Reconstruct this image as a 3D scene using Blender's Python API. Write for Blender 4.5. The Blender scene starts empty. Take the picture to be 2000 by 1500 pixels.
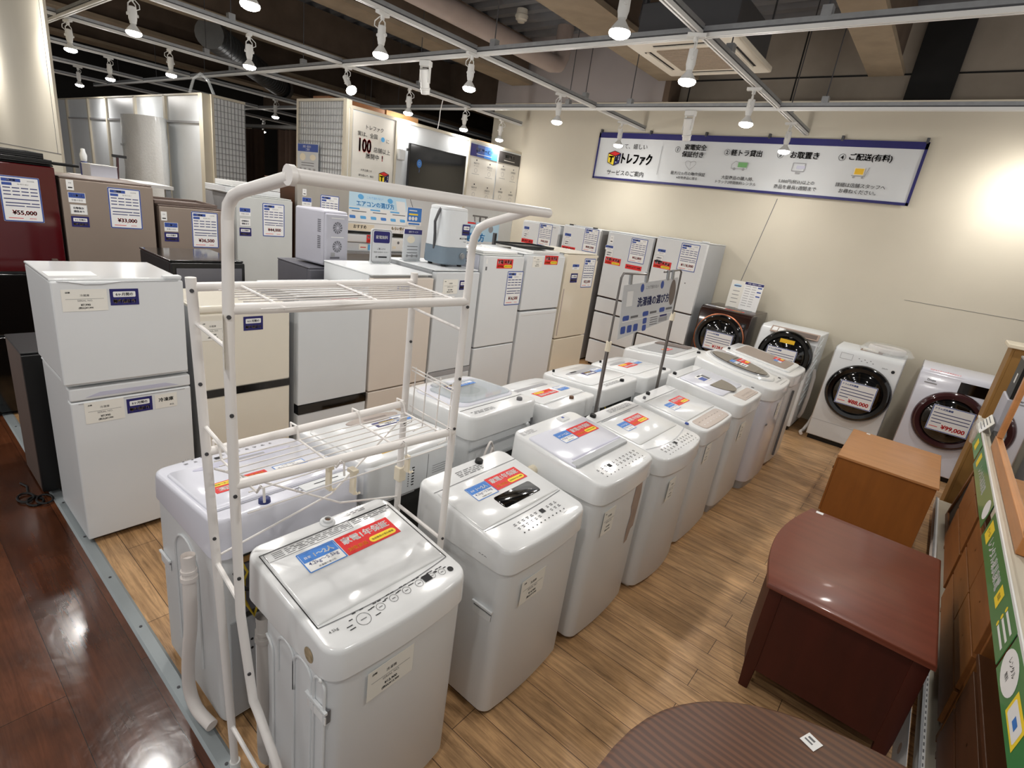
import bpy, math, random
from mathutils import Matrix, Vector
random.seed(7)
S = bpy.context.scene
C = S.collection
PI = math.pi
# ---------------------------------------------------------------- camera, light, exposure
Rw = ((0.761157, 0.634174, 0.135883), (0.301758, -0.160828, -0.939722), (-0.574093, 0.756279, -0.313782))
cam = bpy.data.cameras.new('camera'); co = bpy.data.objects.new('camera', cam); C.objects.link(co)
cam.sensor_width = 36.0; cam.lens = 36.0 * 1023.48 / 2000.0; cam.clip_start = 0.05; cam.clip_end = 80
mw = Matrix.Identity(4)
for i in range(3):
    mw[i][0] = Rw[0][i]; mw[i][1] = -Rw[1][i]; mw[i][2] = -Rw[2][i]
mw[0][3], mw[1][3], mw[2][3] = 0.0, 0.0, 1.95
co.matrix_world = mw
S.camera = co
S.view_settings.view_transform = 'Standard'; S.view_settings.look = 'None'
S.view_settings.gamma = 1.0; S.view_settings.use_curve_mapping = False
S.view_settings.exposure = 0.0
W = bpy.data.worlds.new('store_ambient'); S.world = W; W.use_nodes = True
bgn = W.node_tree.nodes['Background']
bgn.inputs[0].default_value = (1.0, 0.985, 0.965, 1); bgn.inputs[1].default_value = 0.62
LAMP_W = 35.0
LAMP_SIDE_W = 4.5
LAMP_C = (1.0, 0.972, 0.94)
S.cycles.max_bounces = 8; S.cycles.diffuse_bounces = 6; S.cycles.glossy_bounces = 4; S.cycles.transmission_bounces = 6; S.cycles.transparent_max_bounces = 8
S.cycles.sample_clamp_indirect = 6.0
S.cycles.use_denoising = True
# ---------------------------------------------------------------- materials
M = {}
def lin(c):
    return tuple((x / 12.92 if x <= 0.04045 else ((x + 0.055) / 1.055) ** 2.4) for x in c)
def mat(key, col, rough=0.5, metal=0.0, coat=0.0, noise=0.0, nscale=6.0, bump=0.0, emit=None, alpha=1.0, trans=0.0, ior=1.45, spec=0.5, stretch=None):
    """principled surface with a little procedural variation; col is sRGB 0..1"""
    m = bpy.data.materials.new(key); m.use_nodes = True
    nt = m.node_tree; b = nt.nodes['Principled BSDF']
    c = lin(col)
    b.inputs['Base Color'].default_value = (*c, 1)
    b.inputs['Roughness'].default_value = rough
    b.inputs['Metallic'].default_value = metal
    b.inputs['Coat Weight'].default_value = coat
    b.inputs['Coat Roughness'].default_value = 0.08
    b.inputs['Specular IOR Level'].default_value = spec
    b.inputs['IOR'].default_value = ior
    if trans: b.inputs['Transmission Weight'].default_value = trans
    if alpha < 1: b.inputs['Alpha'].default_value = alpha
    if emit:
        b.inputs['Emission Color'].default_value = (*lin(emit[0]), 1); b.inputs['Emission Strength'].default_value = emit[1]
    if noise or bump:
        tc = nt.nodes.new('ShaderNodeTexCoord'); mp = nt.nodes.new('ShaderNodeMapping')
        if stretch: mp.inputs['Scale'].default_value = stretch
        nz = nt.nodes.new('ShaderNodeTexNoise'); nz.inputs['Scale'].default_value = nscale; nz.inputs['Detail'].default_value = 5
        nt.links.new(tc.outputs['Object'], mp.inputs[0]); nt.links.new(mp.outputs[0], nz.inputs[0])
        if noise:
            r = nt.nodes.new('ShaderNodeValToRGB')
            r.color_ramp.elements[0].position = 0.3; r.color_ramp.elements[1].position = 0.7
            r.color_ramp.elements[0].color = (*[x * (1 - noise) for x in c], 1)
            r.color_ramp.elements[1].color = (*[min(1, x * (1 + noise)) for x in c], 1)
            nt.links.new(nz.outputs[0], r.inputs[0]); nt.links.new(r.outputs[0], b.inputs['Base Color'])
        if bump:
            bp = nt.nodes.new('ShaderNodeBump'); bp.inputs['Strength'].default_value = bump; bp.inputs['Distance'].default_value = 0.01
            nt.links.new(nz.outputs[0], bp.inputs['Height']); nt.links.new(bp.outputs[0], b.inputs['Normal'])
    M[key] = m
    return m
def planks(key, cols, w, l, rough, grain, mortar=(0.05, 0.03, 0.02), msize=0.004, coat=0.0, bump=0.15, rot=0.0, blot=0.0):
    m = bpy.data.materials.new(key); m.use_nodes = True
    nt = m.node_tree; N = nt.nodes; L = nt.links; b = N['Principled BSDF']
    tc = N.new('ShaderNodeTexCoord'); mp = N.new('ShaderNodeMapping'); mp.inputs['Rotation'].default_value = (0, 0, rot)
    L.new(tc.outputs['Object'], mp.inputs[0])
    br = N.new('ShaderNodeTexBrick')
    br.inputs['Scale'].default_value = 1.0; br.inputs['Brick Width'].default_value = l; br.inputs['Row Height'].default_value = w
    br.inputs['Mortar Size'].default_value = msize; br.inputs['Mortar Smooth'].default_value = 0.2; br.inputs['Bias'].default_value = 0.0
    br.offset = 0.37; br.offset_frequency = 2
    br.inputs['Color1'].default_value = (*lin(cols[0]), 1); br.inputs['Color2'].default_value = (*lin(cols[1]), 1); br.inputs['Mortar'].default_value = (*mortar, 1)
    L.new(mp.outputs[0], br.inputs[0])
    mp2 = N.new('ShaderNodeMapping'); mp2.inputs['Scale'].default_value = (1.1, 17, 1); L.new(mp.outputs[0], mp2.inputs[0])
    nz = N.new('ShaderNodeTexNoise'); nz.inputs['Scale'].default_value = 2.6; nz.inputs['Detail'].default_value = 10; nz.inputs['Roughness'].default_value = 0.72; nz.inputs['Distortion'].default_value = 0.9
    L.new(mp2.outputs[0], nz.inputs[0])
    rp = N.new('ShaderNodeValToRGB'); rp.color_ramp.elements[0].position = 0.36; rp.color_ramp.elements[1].position = 0.60
    g = 1 - grain
    rp.color_ramp.elements[0].color = (g, g * 0.94, g * 0.88, 1); rp.color_ramp.elements[1].color = (1.0, 1.0, 1.0, 1)
    L.new(nz.outputs[0], rp.inputs[0])
    mx = N.new('ShaderNodeMixRGB'); mx.blend_type = 'MULTIPLY'; mx.inputs[0].default_value = 1.0
    L.new(br.outputs[0], mx.inputs[1]); L.new(rp.outputs[0], mx.inputs[2])
    out = mx.outputs[0]
    if blot:
        nb = N.new('ShaderNodeTexNoise'); nb.inputs['Scale'].default_value = 5.0; nb.inputs['Detail'].default_value = 3
        L.new(mp.outputs[0], nb.inputs[0])
        rb = N.new('ShaderNodeValToRGB'); rb.color_ramp.elements[0].position = 0.35; rb.color_ramp.elements[1].position = 0.62
        k = 1 - blot; rb.color_ramp.elements[0].color = (k, k, k, 1); rb.color_ramp.elements[1].color = (1, 1, 1, 1)
        L.new(nb.outputs[0], rb.inputs[0])
        m2 = N.new('ShaderNodeMixRGB'); m2.blend_type = 'MULTIPLY'; m2.inputs[0].default_value = 1.0
        L.new(out, m2.inputs[1]); L.new(rb.outputs[0], m2.inputs[2]); out = m2.outputs[0]
    L.new(out, b.inputs['Base Color'])
    b.inputs['Roughness'].default_value = rough; b.inputs['Coat Weight'].default_value = coat; b.inputs['Coat Roughness'].default_value = 0.12
    bp = N.new('ShaderNodeBump'); bp.inputs['Strength'].default_value = bump; bp.inputs['Distance'].default_value = 0.004
    n3 = N.new('ShaderNodeTexNoise'); n3.inputs['Scale'].default_value = 14; n3.inputs['Detail'].default_value = 3; L.new(mp.outputs[0], n3.inputs[0])
    L.new(n3.outputs[0], bp.inputs['Height']); L.new(bp.outputs[0], b.inputs['Normal'])
    M[key] = m
    return m
planks('floor_light', ((0.88, 0.71, 0.52), (0.80, 0.63, 0.44)), 0.132, 0.95, 0.36, 0.52, mortar=(0.10, 0.055, 0.03), msize=0.0016, bump=0.1, blot=0.24)
planks('floor_dark', ((0.43, 0.25, 0.155), (0.34, 0.19, 0.115)), 0.24, 1.5, 0.2, 0.35, mortar=(0.02, 0.010, 0.006), msize=0.0012, coat=0.4, bump=0.35, blot=0.35)
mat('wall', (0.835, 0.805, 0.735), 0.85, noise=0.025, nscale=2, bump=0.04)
mat('wall_upper', (0.66, 0.63, 0.62), 0.9, noise=0.04, nscale=2)  # same wall higher up, its shadow put into a greyer colour
mat('concrete', (0.58, 0.54, 0.49), 0.9, noise=0.22, nscale=1.4, bump=0.2)
mat('deck', (0.44, 0.44, 0.45), 0.6, noise=0.1, nscale=3)
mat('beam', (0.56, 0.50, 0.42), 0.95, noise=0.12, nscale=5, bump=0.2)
mat('beam_side', (0.38, 0.32, 0.27), 0.95, noise=0.15, nscale=4, bump=0.2)  # same coating as beam, with the sides' shade put into the colour
mat('pipe_pink', (0.62, 0.56, 0.53), 0.6, noise=0.05)
mat('galv', (0.62, 0.63, 0.64), 0.42, metal=0.55, noise=0.08, nscale=20)
mat('galv_dark', (0.34, 0.34, 0.35), 0.5, metal=0.6)
mat('duct', (0.45, 0.46, 0.47), 0.45, metal=0.8, noise=0.1)
mat('dark', (0.05, 0.05, 0.052), 0.5, noise=0.1)
mat('near_black', (0.10, 0.095, 0.09), 0.8, noise=0.15)  # plain near-black for joints, and for shade painted in openings and far walls
mat('black_gloss', (0.025, 0.025, 0.027), 0.12, coat=0.5, noise=0.05)
mat('black_plastic', (0.055, 0.055, 0.058), 0.35, noise=0.05)
mat('black_satin', (0.09, 0.09, 0.095), 0.45, noise=0.05)
mat('white', (0.875, 0.885, 0.89), 0.30, noise=0.012, nscale=3)
mat('white_gloss', (0.905, 0.91, 0.91), 0.16, coat=0.4, noise=0.008)
mat('white_lilac', (0.885, 0.89, 0.93), 0.18, coat=0.35, noise=0.01)
mat('white_matt', (0.90, 0.90, 0.89), 0.6, noise=0.02)
mat('panel_white', (0.86, 0.875, 0.885), 0.35, noise=0.02)
mat('rack_white', (0.94, 0.925, 0.91), 0.35, noise=0.01)
mat('ivory', (0.93, 0.89, 0.80), 0.4, noise=0.02)
mat('cream', (0.90, 0.875, 0.815), 0.25, coat=0.2, noise=0.01)
mat('cream_gloss', (0.90, 0.86, 0.78), 0.08, coat=0.7, noise=0.01)
mat('beige', (0.86, 0.82, 0.775), 0.32, noise=0.012)
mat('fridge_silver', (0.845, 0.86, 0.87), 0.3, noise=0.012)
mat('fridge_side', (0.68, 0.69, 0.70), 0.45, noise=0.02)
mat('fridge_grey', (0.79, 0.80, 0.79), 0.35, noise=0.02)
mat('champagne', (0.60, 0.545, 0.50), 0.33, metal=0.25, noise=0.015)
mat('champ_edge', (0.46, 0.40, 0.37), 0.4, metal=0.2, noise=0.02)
mat('stainless', (0.70, 0.68, 0.65), 0.35, metal=0.55, noise=0.04, nscale=10, stretch=(1, 1, 0.1))
mat('burgundy', (0.30, 0.03, 0.055), 0.07, coat=0.8, noise=0.05)
mat('brown_side', (0.36, 0.30, 0.27), 0.5, noise=0.05)
mat('choco', (0.16, 0.09, 0.075), 0.12, coat=0.6, noise=0.06)
mat('copper', (0.72, 0.45, 0.33), 0.3, metal=0.9, noise=0.05)
mat('maroon_gloss', (0.24, 0.13, 0.14), 0.12, coat=0.5, noise=0.05)
mat('glass_black', (0.012, 0.012, 0.014), 0.05, coat=1.0, noise=0.05)
mat('glass_smoke', (0.36, 0.335, 0.315), 0.10, coat=0.7, noise=0.06)
mat('glass_grey', (0.60, 0.61, 0.62), 0.10, coat=0.7, noise=0.05)
mat('glass_clear', (0.80, 0.83, 0.84), 0.06, coat=0.6, alpha=0.45, noise=0.02)
mat('tub', (0.55, 0.56, 0.57), 0.35, noise=0.1)
mat('panel_beige', (0.75, 0.70, 0.665), 0.3, noise=0.02)
mat('panel_taupe', (0.60, 0.545, 0.51), 0.3, noise=0.03)
mat('taupe_dark', (0.43, 0.38, 0.355), 0.35, noise=0.03)
mat('grey_strip', (0.70, 0.71, 0.72), 0.3, noise=0.02)
mat('lilac_grey', (0.76, 0.76, 0.83), 0.3, noise=0.02)
mat('hose', (0.90, 0.875, 0.855), 0.5, noise=0.02)
mat('hose_grey', (0.72, 0.70, 0.68), 0.55, noise=0.03)
mat('mini_grey', (0.72, 0.72, 0.76), 0.4, noise=0.02)
mat('mini_dark', (0.40, 0.40, 0.43), 0.5, noise=0.05)
mat('slate', (0.47, 0.53, 0.58), 0.4, noise=0.02)
mat('red', (0.86, 0.16, 0.16), 0.45, noise=0.02)
mat('orange', (0.97, 0.58, 0.14), 0.45, noise=0.02)
mat('yellow', (0.98, 0.86, 0.22), 0.45, noise=0.02)
mat('amber', (0.93, 0.74, 0.12), 0.45, noise=0.02)
mat('blue', (0.24, 0.49, 0.80), 0.45, noise=0.02)
mat('blue_dark', (0.22, 0.32, 0.62), 0.45, noise=0.02)
mat('sky_blue', (0.36, 0.68, 0.90), 0.45, noise=0.02)
mat('pale_blue', (0.76, 0.88, 0.95), 0.45, noise=0.02)
mat('navy', (0.14, 0.13, 0.40), 0.45, noise=0.03)
mat('ink', (0.10, 0.10, 0.11), 0.6, noise=0.05)
mat('ink_soft', (0.42, 0.42, 0.43), 0.6, noise=0.05)
mat('ink_blue', (0.20, 0.23, 0.44), 0.5, noise=0.05)
mat('paper', (0.93, 0.93, 0.925), 0.55, noise=0.01)
mat('paper_note', (0.93, 0.92, 0.885), 0.6, noise=0.02)
mat('paper_grey', (0.80, 0.81, 0.82), 0.4, noise=0.02)
mat('banner_cloth', (0.86, 0.87, 0.875), 0.75, noise=0.02, nscale=3)
mat('poster_paper', (0.90, 0.885, 0.85), 0.55, noise=0.03, nscale=4)
mat('poster_dark', (0.24, 0.23, 0.23), 0.5, noise=0.03)
mat('sticker_grey', (0.62, 0.62, 0.63), 0.5, noise=0.05)
mat('rust_spot', (0.62, 0.55, 0.44), 0.7, noise=0.4, nscale=40)
mat('tape_mark', (0.66, 0.58, 0.53), 0.7, noise=0.12, nscale=12)
mat('curtain', (0.235, 0.175, 0.14), 0.9, noise=0.12, nscale=12)
mat('strip_alu', (0.62, 0.65, 0.66), 0.45, metal=0.35, noise=0.05)
mat('steel', (0.50, 0.485, 0.475), 0.3, metal=0.85, noise=0.06, nscale=15)
mat('frame_cream', (0.80, 0.77, 0.70), 0.45, noise=0.03)
mat('mesh_wire', (0.58, 0.59, 0.60), 0.4, metal=0.3, noise=0.04)
mat('mesh_back', (0.88, 0.89, 0.895), 0.6, noise=0.03)
mat('wood_crate', (0.74, 0.55, 0.36), 0.6, noise=0.18, nscale=6, stretch=(1, 0.3, 6))
mat('wood_red', (0.45, 0.235, 0.17), 0.36, coat=0.12, noise=0.10, nscale=3, stretch=(1, 8, 1))
mat('wood_red_dark', (0.26, 0.08, 0.045), 0.5, coat=0.0, noise=0.14, nscale=3, stretch=(6, 6, 1))
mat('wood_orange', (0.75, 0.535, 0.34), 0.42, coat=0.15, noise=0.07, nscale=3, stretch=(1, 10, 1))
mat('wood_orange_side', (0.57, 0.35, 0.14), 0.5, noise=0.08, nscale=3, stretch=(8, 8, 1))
mat('wood_honey', (0.74, 0.50, 0.29), 0.4, coat=0.15, noise=0.12, nscale=3, stretch=(8, 1, 8))
mat('wood_mid', (0.53, 0.335, 0.17), 0.45, noise=0.14, nscale=3, stretch=(8, 1, 8))
mat('wood_dark', (0.30, 0.18, 0.10), 0.4, noise=0.15, nscale=3, stretch=(8, 1, 8))
mat('bookcase_brown', (0.60, 0.45, 0.24), 0.55, noise=0.06, nscale=4)
mat('green', (0.27, 0.55, 0.32), 0.35, coat=0.4, noise=0.03)
mat('green_light', (0.45, 0.68, 0.42), 0.35, coat=0.4, noise=0.03)
mat('mirror', (0.92, 0.93, 0.93), 0.02, metal=1.0, noise=0.01)
mat('film', (0.93, 0.95, 0.96), 0.08, alpha=0.28, coat=1.0, bump=0.6, nscale=22)
mat('bubble', (0.87, 0.88, 0.885), 0.22, coat=0.5, noise=0.03, bump=0.5, nscale=38)
mat('ac_white', (0.86, 0.83, 0.77), 0.5, noise=0.02)
mat('ac_grille', (0.60, 0.54, 0.47), 0.8, noise=0.1, nscale=60)
mat('bulb', (1, 1, 1), 0.4, emit=((1.0, 0.97, 0.92), 45.0))
mat('lamp_white', (0.88, 0.88, 0.87), 0.4, noise=0.01)
mat('cable', (0.06, 0.06, 0.06), 0.5, noise=0.05)
mat('wire_yellow', (0.72, 0.62, 0.16), 0.5, noise=0.05)
mat('wire_brown', (0.50, 0.38, 0.22), 0.5, noise=0.05)
mat('rear_dark', (0.17, 0.175, 0.17), 0.5, noise=0.15, nscale=5)
mat('cap_blue', (0.16, 0.20, 0.42), 0.4, noise=0.03)
mat('ink_brown', (0.42, 0.30, 0.22), 0.5, noise=0.05)
def oak():
    m = bpy.data.materials.new('oak_table'); m.use_nodes = True; nt = m.node_tree; N = nt.nodes; L = nt.links; b = N['Principled BSDF']
    tc = N.new('ShaderNodeTexCoord'); mp = N.new('ShaderNodeMapping'); mp.inputs['Scale'].default_value = (0.55, 3.2, 1); mp.inputs['Rotation'].default_value = (0, 0, 0.15)
    L.new(tc.outputs['Object'], mp.inputs[0])
    wv = N.new('ShaderNodeTexWave'); wv.wave_type = 'BANDS'; wv.bands_direction = 'Y'; wv.inputs['Scale'].default_value = 4.5; wv.inputs['Distortion'].default_value = 9.0; wv.inputs['Detail'].default_value = 2; wv.inputs['Detail Scale'].default_value = 0.55
    L.new(mp.outputs[0], wv.inputs[0])
    mp3 = N.new('ShaderNodeMapping'); mp3.inputs['Scale'].default_value = (3, 70, 1); L.new(tc.outputs['Object'], mp3.inputs[0])
    nz = N.new('ShaderNodeTexNoise'); nz.inputs['Scale'].default_value = 2; nz.inputs['Detail'].default_value = 6; L.new(mp3.outputs[0], nz.inputs[0])
    mx0 = N.new('ShaderNodeMath'); mx0.operation = 'MULTIPLY'; L.new(wv.outputs['Fac'], mx0.inputs[0]); L.new(nz.outputs[0], mx0.inputs[1])
    r = N.new('ShaderNodeValToRGB'); r.color_ramp.elements[0].position = 0.10; r.color_ramp.elements[1].position = 0.42
    r.color_ramp.elements[0].color = (*lin((0.29, 0.165, 0.10)), 1); r.color_ramp.elements[1].color = (*lin((0.40, 0.25, 0.155)), 1)
    L.new(mx0.outputs[0], r.inputs[0]); L.new(r.outputs[0], b.inputs['Base Color'])
    b.inputs['Roughness'].default_value = 0.42; b.inputs['Coat Weight'].default_value = 0.08; b.inputs['Coat Roughness'].default_value = 0.3
    M['oak'] = m
oak()
# ---------------------------------------------------------------- mesh building
_tc = {}
def text_geo(s, bold):
    k = (s, bold)
    if k not in _tc:
        c = bpy.data.curves.new('glyphs', 'FONT'); c.body = s; c.size = 1; c.offset = bold; c.resolution_u = 2
        o = bpy.data.objects.new('glyphs', c)
        C.objects.link(o)
        dg = bpy.context.evaluated_depsgraph_get()
        m = bpy.data.meshes.new_from_object(o.evaluated_get(dg))
        vs = [(v.co.x, v.co.y) for v in m.vertices]; fs = [tuple(p.vertices) for p in m.polygons]
        bpy.data.objects.remove(o); bpy.data.meshes.remove(m); bpy.data.curves.remove(c)
        x0 = min(v[0] for v in vs); x1 = max(v[0] for v in vs); y0 = min(v[1] for v in vs); y1 = max(v[1] for v in vs)
        cx, cy = (x0 + x1) / 2, (y0 + y1) / 2
        _tc[k] = ([(x - cx, y - cy) for x, y in vs], fs, x1 - x0, y1 - y0)
    return _tc[k]
def frm(o, X, Y):
    X = Vector(X).normalized(); Y = Vector(Y).normalized(); Z = X.cross(Y)
    m = Matrix.Identity(4)
    for i in range(3):
        m[i][0] = X[i]; m[i][1] = Y[i]; m[i][2] = Z[i]; m[i][3] = o[i]
    return m
def rr(w, d, r, n=4, bow=0.0, nf=1, cx=0.0, cy=0.0):
    """rounded rectangle outline, anticlockwise; bow pushes the -y side outwards"""
    pts = []
    r = min(r, w / 2 - 1e-4, d / 2 - 1e-4)
    for i in range(nf + 1):
        x = -w / 2 + r + (w - 2 * r) * i / nf
        pts.append((x, -d / 2))
    def corner(x, y, a0):
        for i in range(1, n + 1):
            a = a0 + PI / 2 * i / n
            pts.append((x + r * math.cos(a), y + r * math.sin(a)))
    corner(w / 2 - r, -d / 2 + r, -PI / 2)
    pts.append((w / 2, d / 2 - r)); corner(w / 2 - r, d / 2 - r, 0)
    pts.append((-w / 2 + r, d / 2)); corner(-w / 2 + r, d / 2 - r, PI / 2)
    pts.append((-w / 2, -d / 2 + r))
    a = [( -w / 2 + r + r * math.cos(PI + PI / 2 * i / n), -d / 2 + r + r * math.sin(PI + PI / 2 * i / n)) for i in range(1, n)]
    pts += a
    out = []
    for x, y in pts:
        if bow and y < 0: y -= bow * (1 - (2 * x / w) ** 2) * min(1, (-y) / (d / 2)) ** 2
        out.append((x + cx, y + cy))
    return out
def ell(rx, ry, n=32, cx=0, cy=0, a0=0, a1=2 * PI):
    full = abs(a1 - a0 - 2 * PI) < 1e-6
    k = n if full else n + 1
    return [(cx + rx * math.cos(a0 + (a1 - a0) * i / n), cy + ry * math.sin(a0 + (a1 - a0) * i / n)) for i in range(k)]
class MB:
    def __init__(s, T=None):
        s.v = []; s.f = []; s.m = []; s.k = []; s.T = T or Matrix.Identity(4)
    def mi(s, key):
        if key not in s.k: s.k.append(key)
        return s.k.index(key)
    def add(s, vs, fs, key):
        n = len(s.v); i = s.mi(key)
        for v in vs: s.v.append(tuple(s.T @ Vector(v)))
        for f in fs: s.f.append(tuple(n + a for a in f)); s.m.append(i)
        return s
    def box(s, x0, x1, y0, y1, z0, z1, key):
        v = [(x0, y0, z0), (x1, y0, z0), (x1, y1, z0), (x0, y1, z0), (x0, y0, z1), (x1, y0, z1), (x1, y1, z1), (x0, y1, z1)]
        return s.add(v, [(0, 3, 2, 1), (4, 5, 6, 7), (0, 1, 5, 4), (1, 2, 6, 5), (2, 3, 7, 6), (3, 0, 4, 7)], key)
    def loft(s, rings, key, cap0=True, cap1=True):
        n = len(rings[0]); vs = [p for r in rings for p in r]; fs = []
        for j in range(len(rings) - 1):
            for i in range(n):
                a = j * n + i; b = j * n + (i + 1) % n
                fs.append((a, b, b + n, a + n))
        if cap0: fs.append(tuple(range(n - 1, -1, -1)))
        if cap1: fs.append(tuple((len(rings) - 1) * n + i for i in range(n)))
        return s.add(vs, fs, key)
    def prism(s, pts, z0, z1, key):
        return s.loft([[(x, y, z0) for x, y in pts], [(x, y, z1) for x, y in pts]], key)
    def slab(s, pts, z0, z1, key, inset=0.004):
        """prism with a softened upper edge"""
        cx = sum(p[0] for p in pts) / len(pts); cy = sum(p[1] for p in pts) / len(pts)
        xs = [p[0] for p in pts]; ys = [p[1] for p in pts]
        fx = 1 - 2 * inset / max(1e-3, max(xs) - min(xs)); fy = 1 - 2 * inset / max(1e-3, max(ys) - min(ys))
        q = [(cx + (x - cx) * fx, cy + (y - cy) * fy) for x, y in pts]
        h = min(inset, (z1 - z0) * 0.6)
        return s.loft([[(x, y, z0) for x, y in pts], [(x, y, z1 - h) for x, y in pts], [(x, y, z1) for x, y in q]], key)
    def tube(s, path, r, key, n=8, caps=True, closed=False):
        P = [Vector(p) for p in path]; rings = []; N = len(P); up = None
        for i in range(N):
            if closed: t = P[(i + 1) % N] - P[i - 1]
            else: t = P[min(i + 1, N - 1)] - P[max(i - 1, 0)]
            t.normalize()
            if up is None:
                up = Vector((0, 0, 1)) if abs(t.z) < 0.9 else Vector((1, 0, 0))
            a = t.cross(up)
            if a.length < 1e-5: a = t.orthogonal()
            a.normalize(); up = a.cross(t).normalized()
            rad = r[i] if isinstance(r, (list, tuple)) else r
            rings.append([tuple(P[i] + rad * (math.cos(2 * PI * j / n) * a + math.sin(2 * PI * j / n) * up)) for j in range(n)])
        if closed: rings.append(rings[0]); caps = False
        # orientation: outward
        return s.loft([list(reversed(q)) for q in rings], key, caps, caps)
    def cyl(s, p0, p1, r, key, n=16, r1=None):
        return s.tube([p0, p1], [r, r if r1 is None else r1], key, n)
    def lathe(s, prof, key, n=24, at=(0, 0, 0)):
        rings = [[(at[0] + r * math.cos(2 * PI * i / n), at[1] + r * math.sin(2 * PI * i / n), at[2] + z) for i in range(n)] for r, z in prof]
        return s.loft(rings, key, True, True)
    def rect(s, cx, cy, w, h, z, key):
        return s.add([(cx - w / 2, cy - h / 2, z), (cx + w / 2, cy - h / 2, z), (cx + w / 2, cy + h / 2, z), (cx - w / 2, cy + h / 2, z)], [(0, 1, 2, 3)], key)
    def flat(s, pts, z, key):
        return s.add([(x, y, z) for x, y in pts], [tuple(range(len(pts)))], key)
    def ring(s, cx, cy, r0, r1, z, key, n=20, ky=1.0):
        vs = []; fs = []
        for i in range(n):
            a = 2 * PI * i / n
            vs += [(cx + r0 * math.cos(a), cy + ky * r0 * math.sin(a), z), (cx + r1 * math.cos(a), cy + ky * r1 * math.sin(a), z)]
        for i in range(n):
            a = 2 * i; b = 2 * ((i + 1) % n); fs.append((a, a + 1, b + 1, b))
        return s.add(vs, fs, key)
    def line(s, p, q, t, z, key):
        dx, dy = q[0] - p[0], q[1] - p[1]; l = math.hypot(dx, dy) or 1; nx, ny = -dy / l * t / 2, dx / l * t / 2
        return s.add([(p[0] - nx, p[1] - ny, z), (q[0] - nx, q[1] - ny, z), (q[0] + nx, q[1] + ny, z), (p[0] + nx, p[1] + ny, z)], [(0, 1, 2, 3)], key)
    def outline(s, pts, t, z, key):
        for i in range(len(pts)): s.line(pts[i], pts[(i + 1) % len(pts)], t, z, key)
        return s
    def text(s, t, cx, cy, w, h, z, key, bold=0.0, rot=0.0, fill=False):
        vs, fs, tw, th = text_geo(t, 0.006 if bold else 0.0)
        if fill: kx, ky = w / tw, h / th
        else: kx = ky = min(w / tw, h / th)
        c, sn = math.cos(rot), math.sin(rot)
        b = bold * min(kx, ky)
        for dx, dy in (((0, 0),) if bold < 0.015 else ((-b, -b * .6), (b, -b * .6), (b, b * .6), (-b, b * .6))):
            s.add([(cx + dx + x * kx * c - y * ky * sn, cy + dy + x * kx * sn + y * ky * c, z) for x, y in vs], fs, key)
        return s
    def build(s, name, parent=None, smooth=True, bevel=0.0, seg=2, ang=35, loc=None):
        me = bpy.data.meshes.new(name); me.from_pydata(s.v, [], s.f)
        for k in s.k: me.materials.append(M[k])
        for p, i in zip(me.polygons, s.m): p.material_index = i
        me.validate(); me.update()
        if smooth and not bevel:
            for p in me.polygons: p.use_smooth = True
            me.set_sharp_from_angle(angle=math.radians(ang))
        o = bpy.data.objects.new(name, me); C.objects.link(o)
        if parent: o.parent = parent
        if loc: o.location = loc
        if bevel:
            b = o.modifiers.new('soft_edges', 'BEVEL'); b.width = bevel; b.segments = seg; b.limit_method = 'ANGLE'; b.angle_limit = math.radians(40)
            b.harden_normals = True
            for p in me.polygons: p.use_smooth = True
        return o
LABELS = {}
def tag(o, label, cat, group=None):
    o['label'] = label; o['category'] = cat
    if group: o['group'] = group
    LABELS.setdefault(label, []).append(o.name)
    return o
def thing(name, label, cat, loc=(0, 0, 0), rot=0.0, group=None):
    o = bpy.data.objects.new(name, None); C.objects.link(o); o.empty_display_size = 0.1
    o.location = loc; o.rotation_euler = (0, 0, rot)
    return tag(o, label, cat, group)
def struct(mb, name, **k):
    o = mb.build(name, None, **k); o['kind'] = 'structure'; return o
# ---------------------------------------------------------------- the setting
fl = struct(MB().box(-16, 4.2, 0.56, 12, -0.05, 0, 'floor_light'), 'floor', smooth=False)
fd = struct(MB().box(-16, 4.2, -3.2, 0.51, -0.05, 0, 'floor_dark'), 'floor_walkway', smooth=False)
st = MB().add([(-16, 0.505, 0), (4.2, 0.505, 0), (4.2, 0.565, 0), (-16, 0.565, 0), (-16, 0.515, 0.006), (4.2, 0.515, 0.006), (4.2, 0.555, 0.006), (-16, 0.555, 0.006), (-16, 0.505, -0.05), (4.2, 0.505, -0.05), (4.2, 0.565, -0.05), (-16, 0.565, -0.05)],
      [(0, 1, 5, 4), (4, 5, 6, 7), (7, 6, 2, 3), (8, 9, 1, 0), (3, 2, 10, 11)], 'strip_alu')
for i in range(40):
    st.cyl((-14 + i * 0.42, 0.535, 0.0055), (-14 + i * 0.42, 0.535, 0.0085), 0.006, 'galv_dark', 8)
struct(st, 'trim_1', smooth=False)
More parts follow.
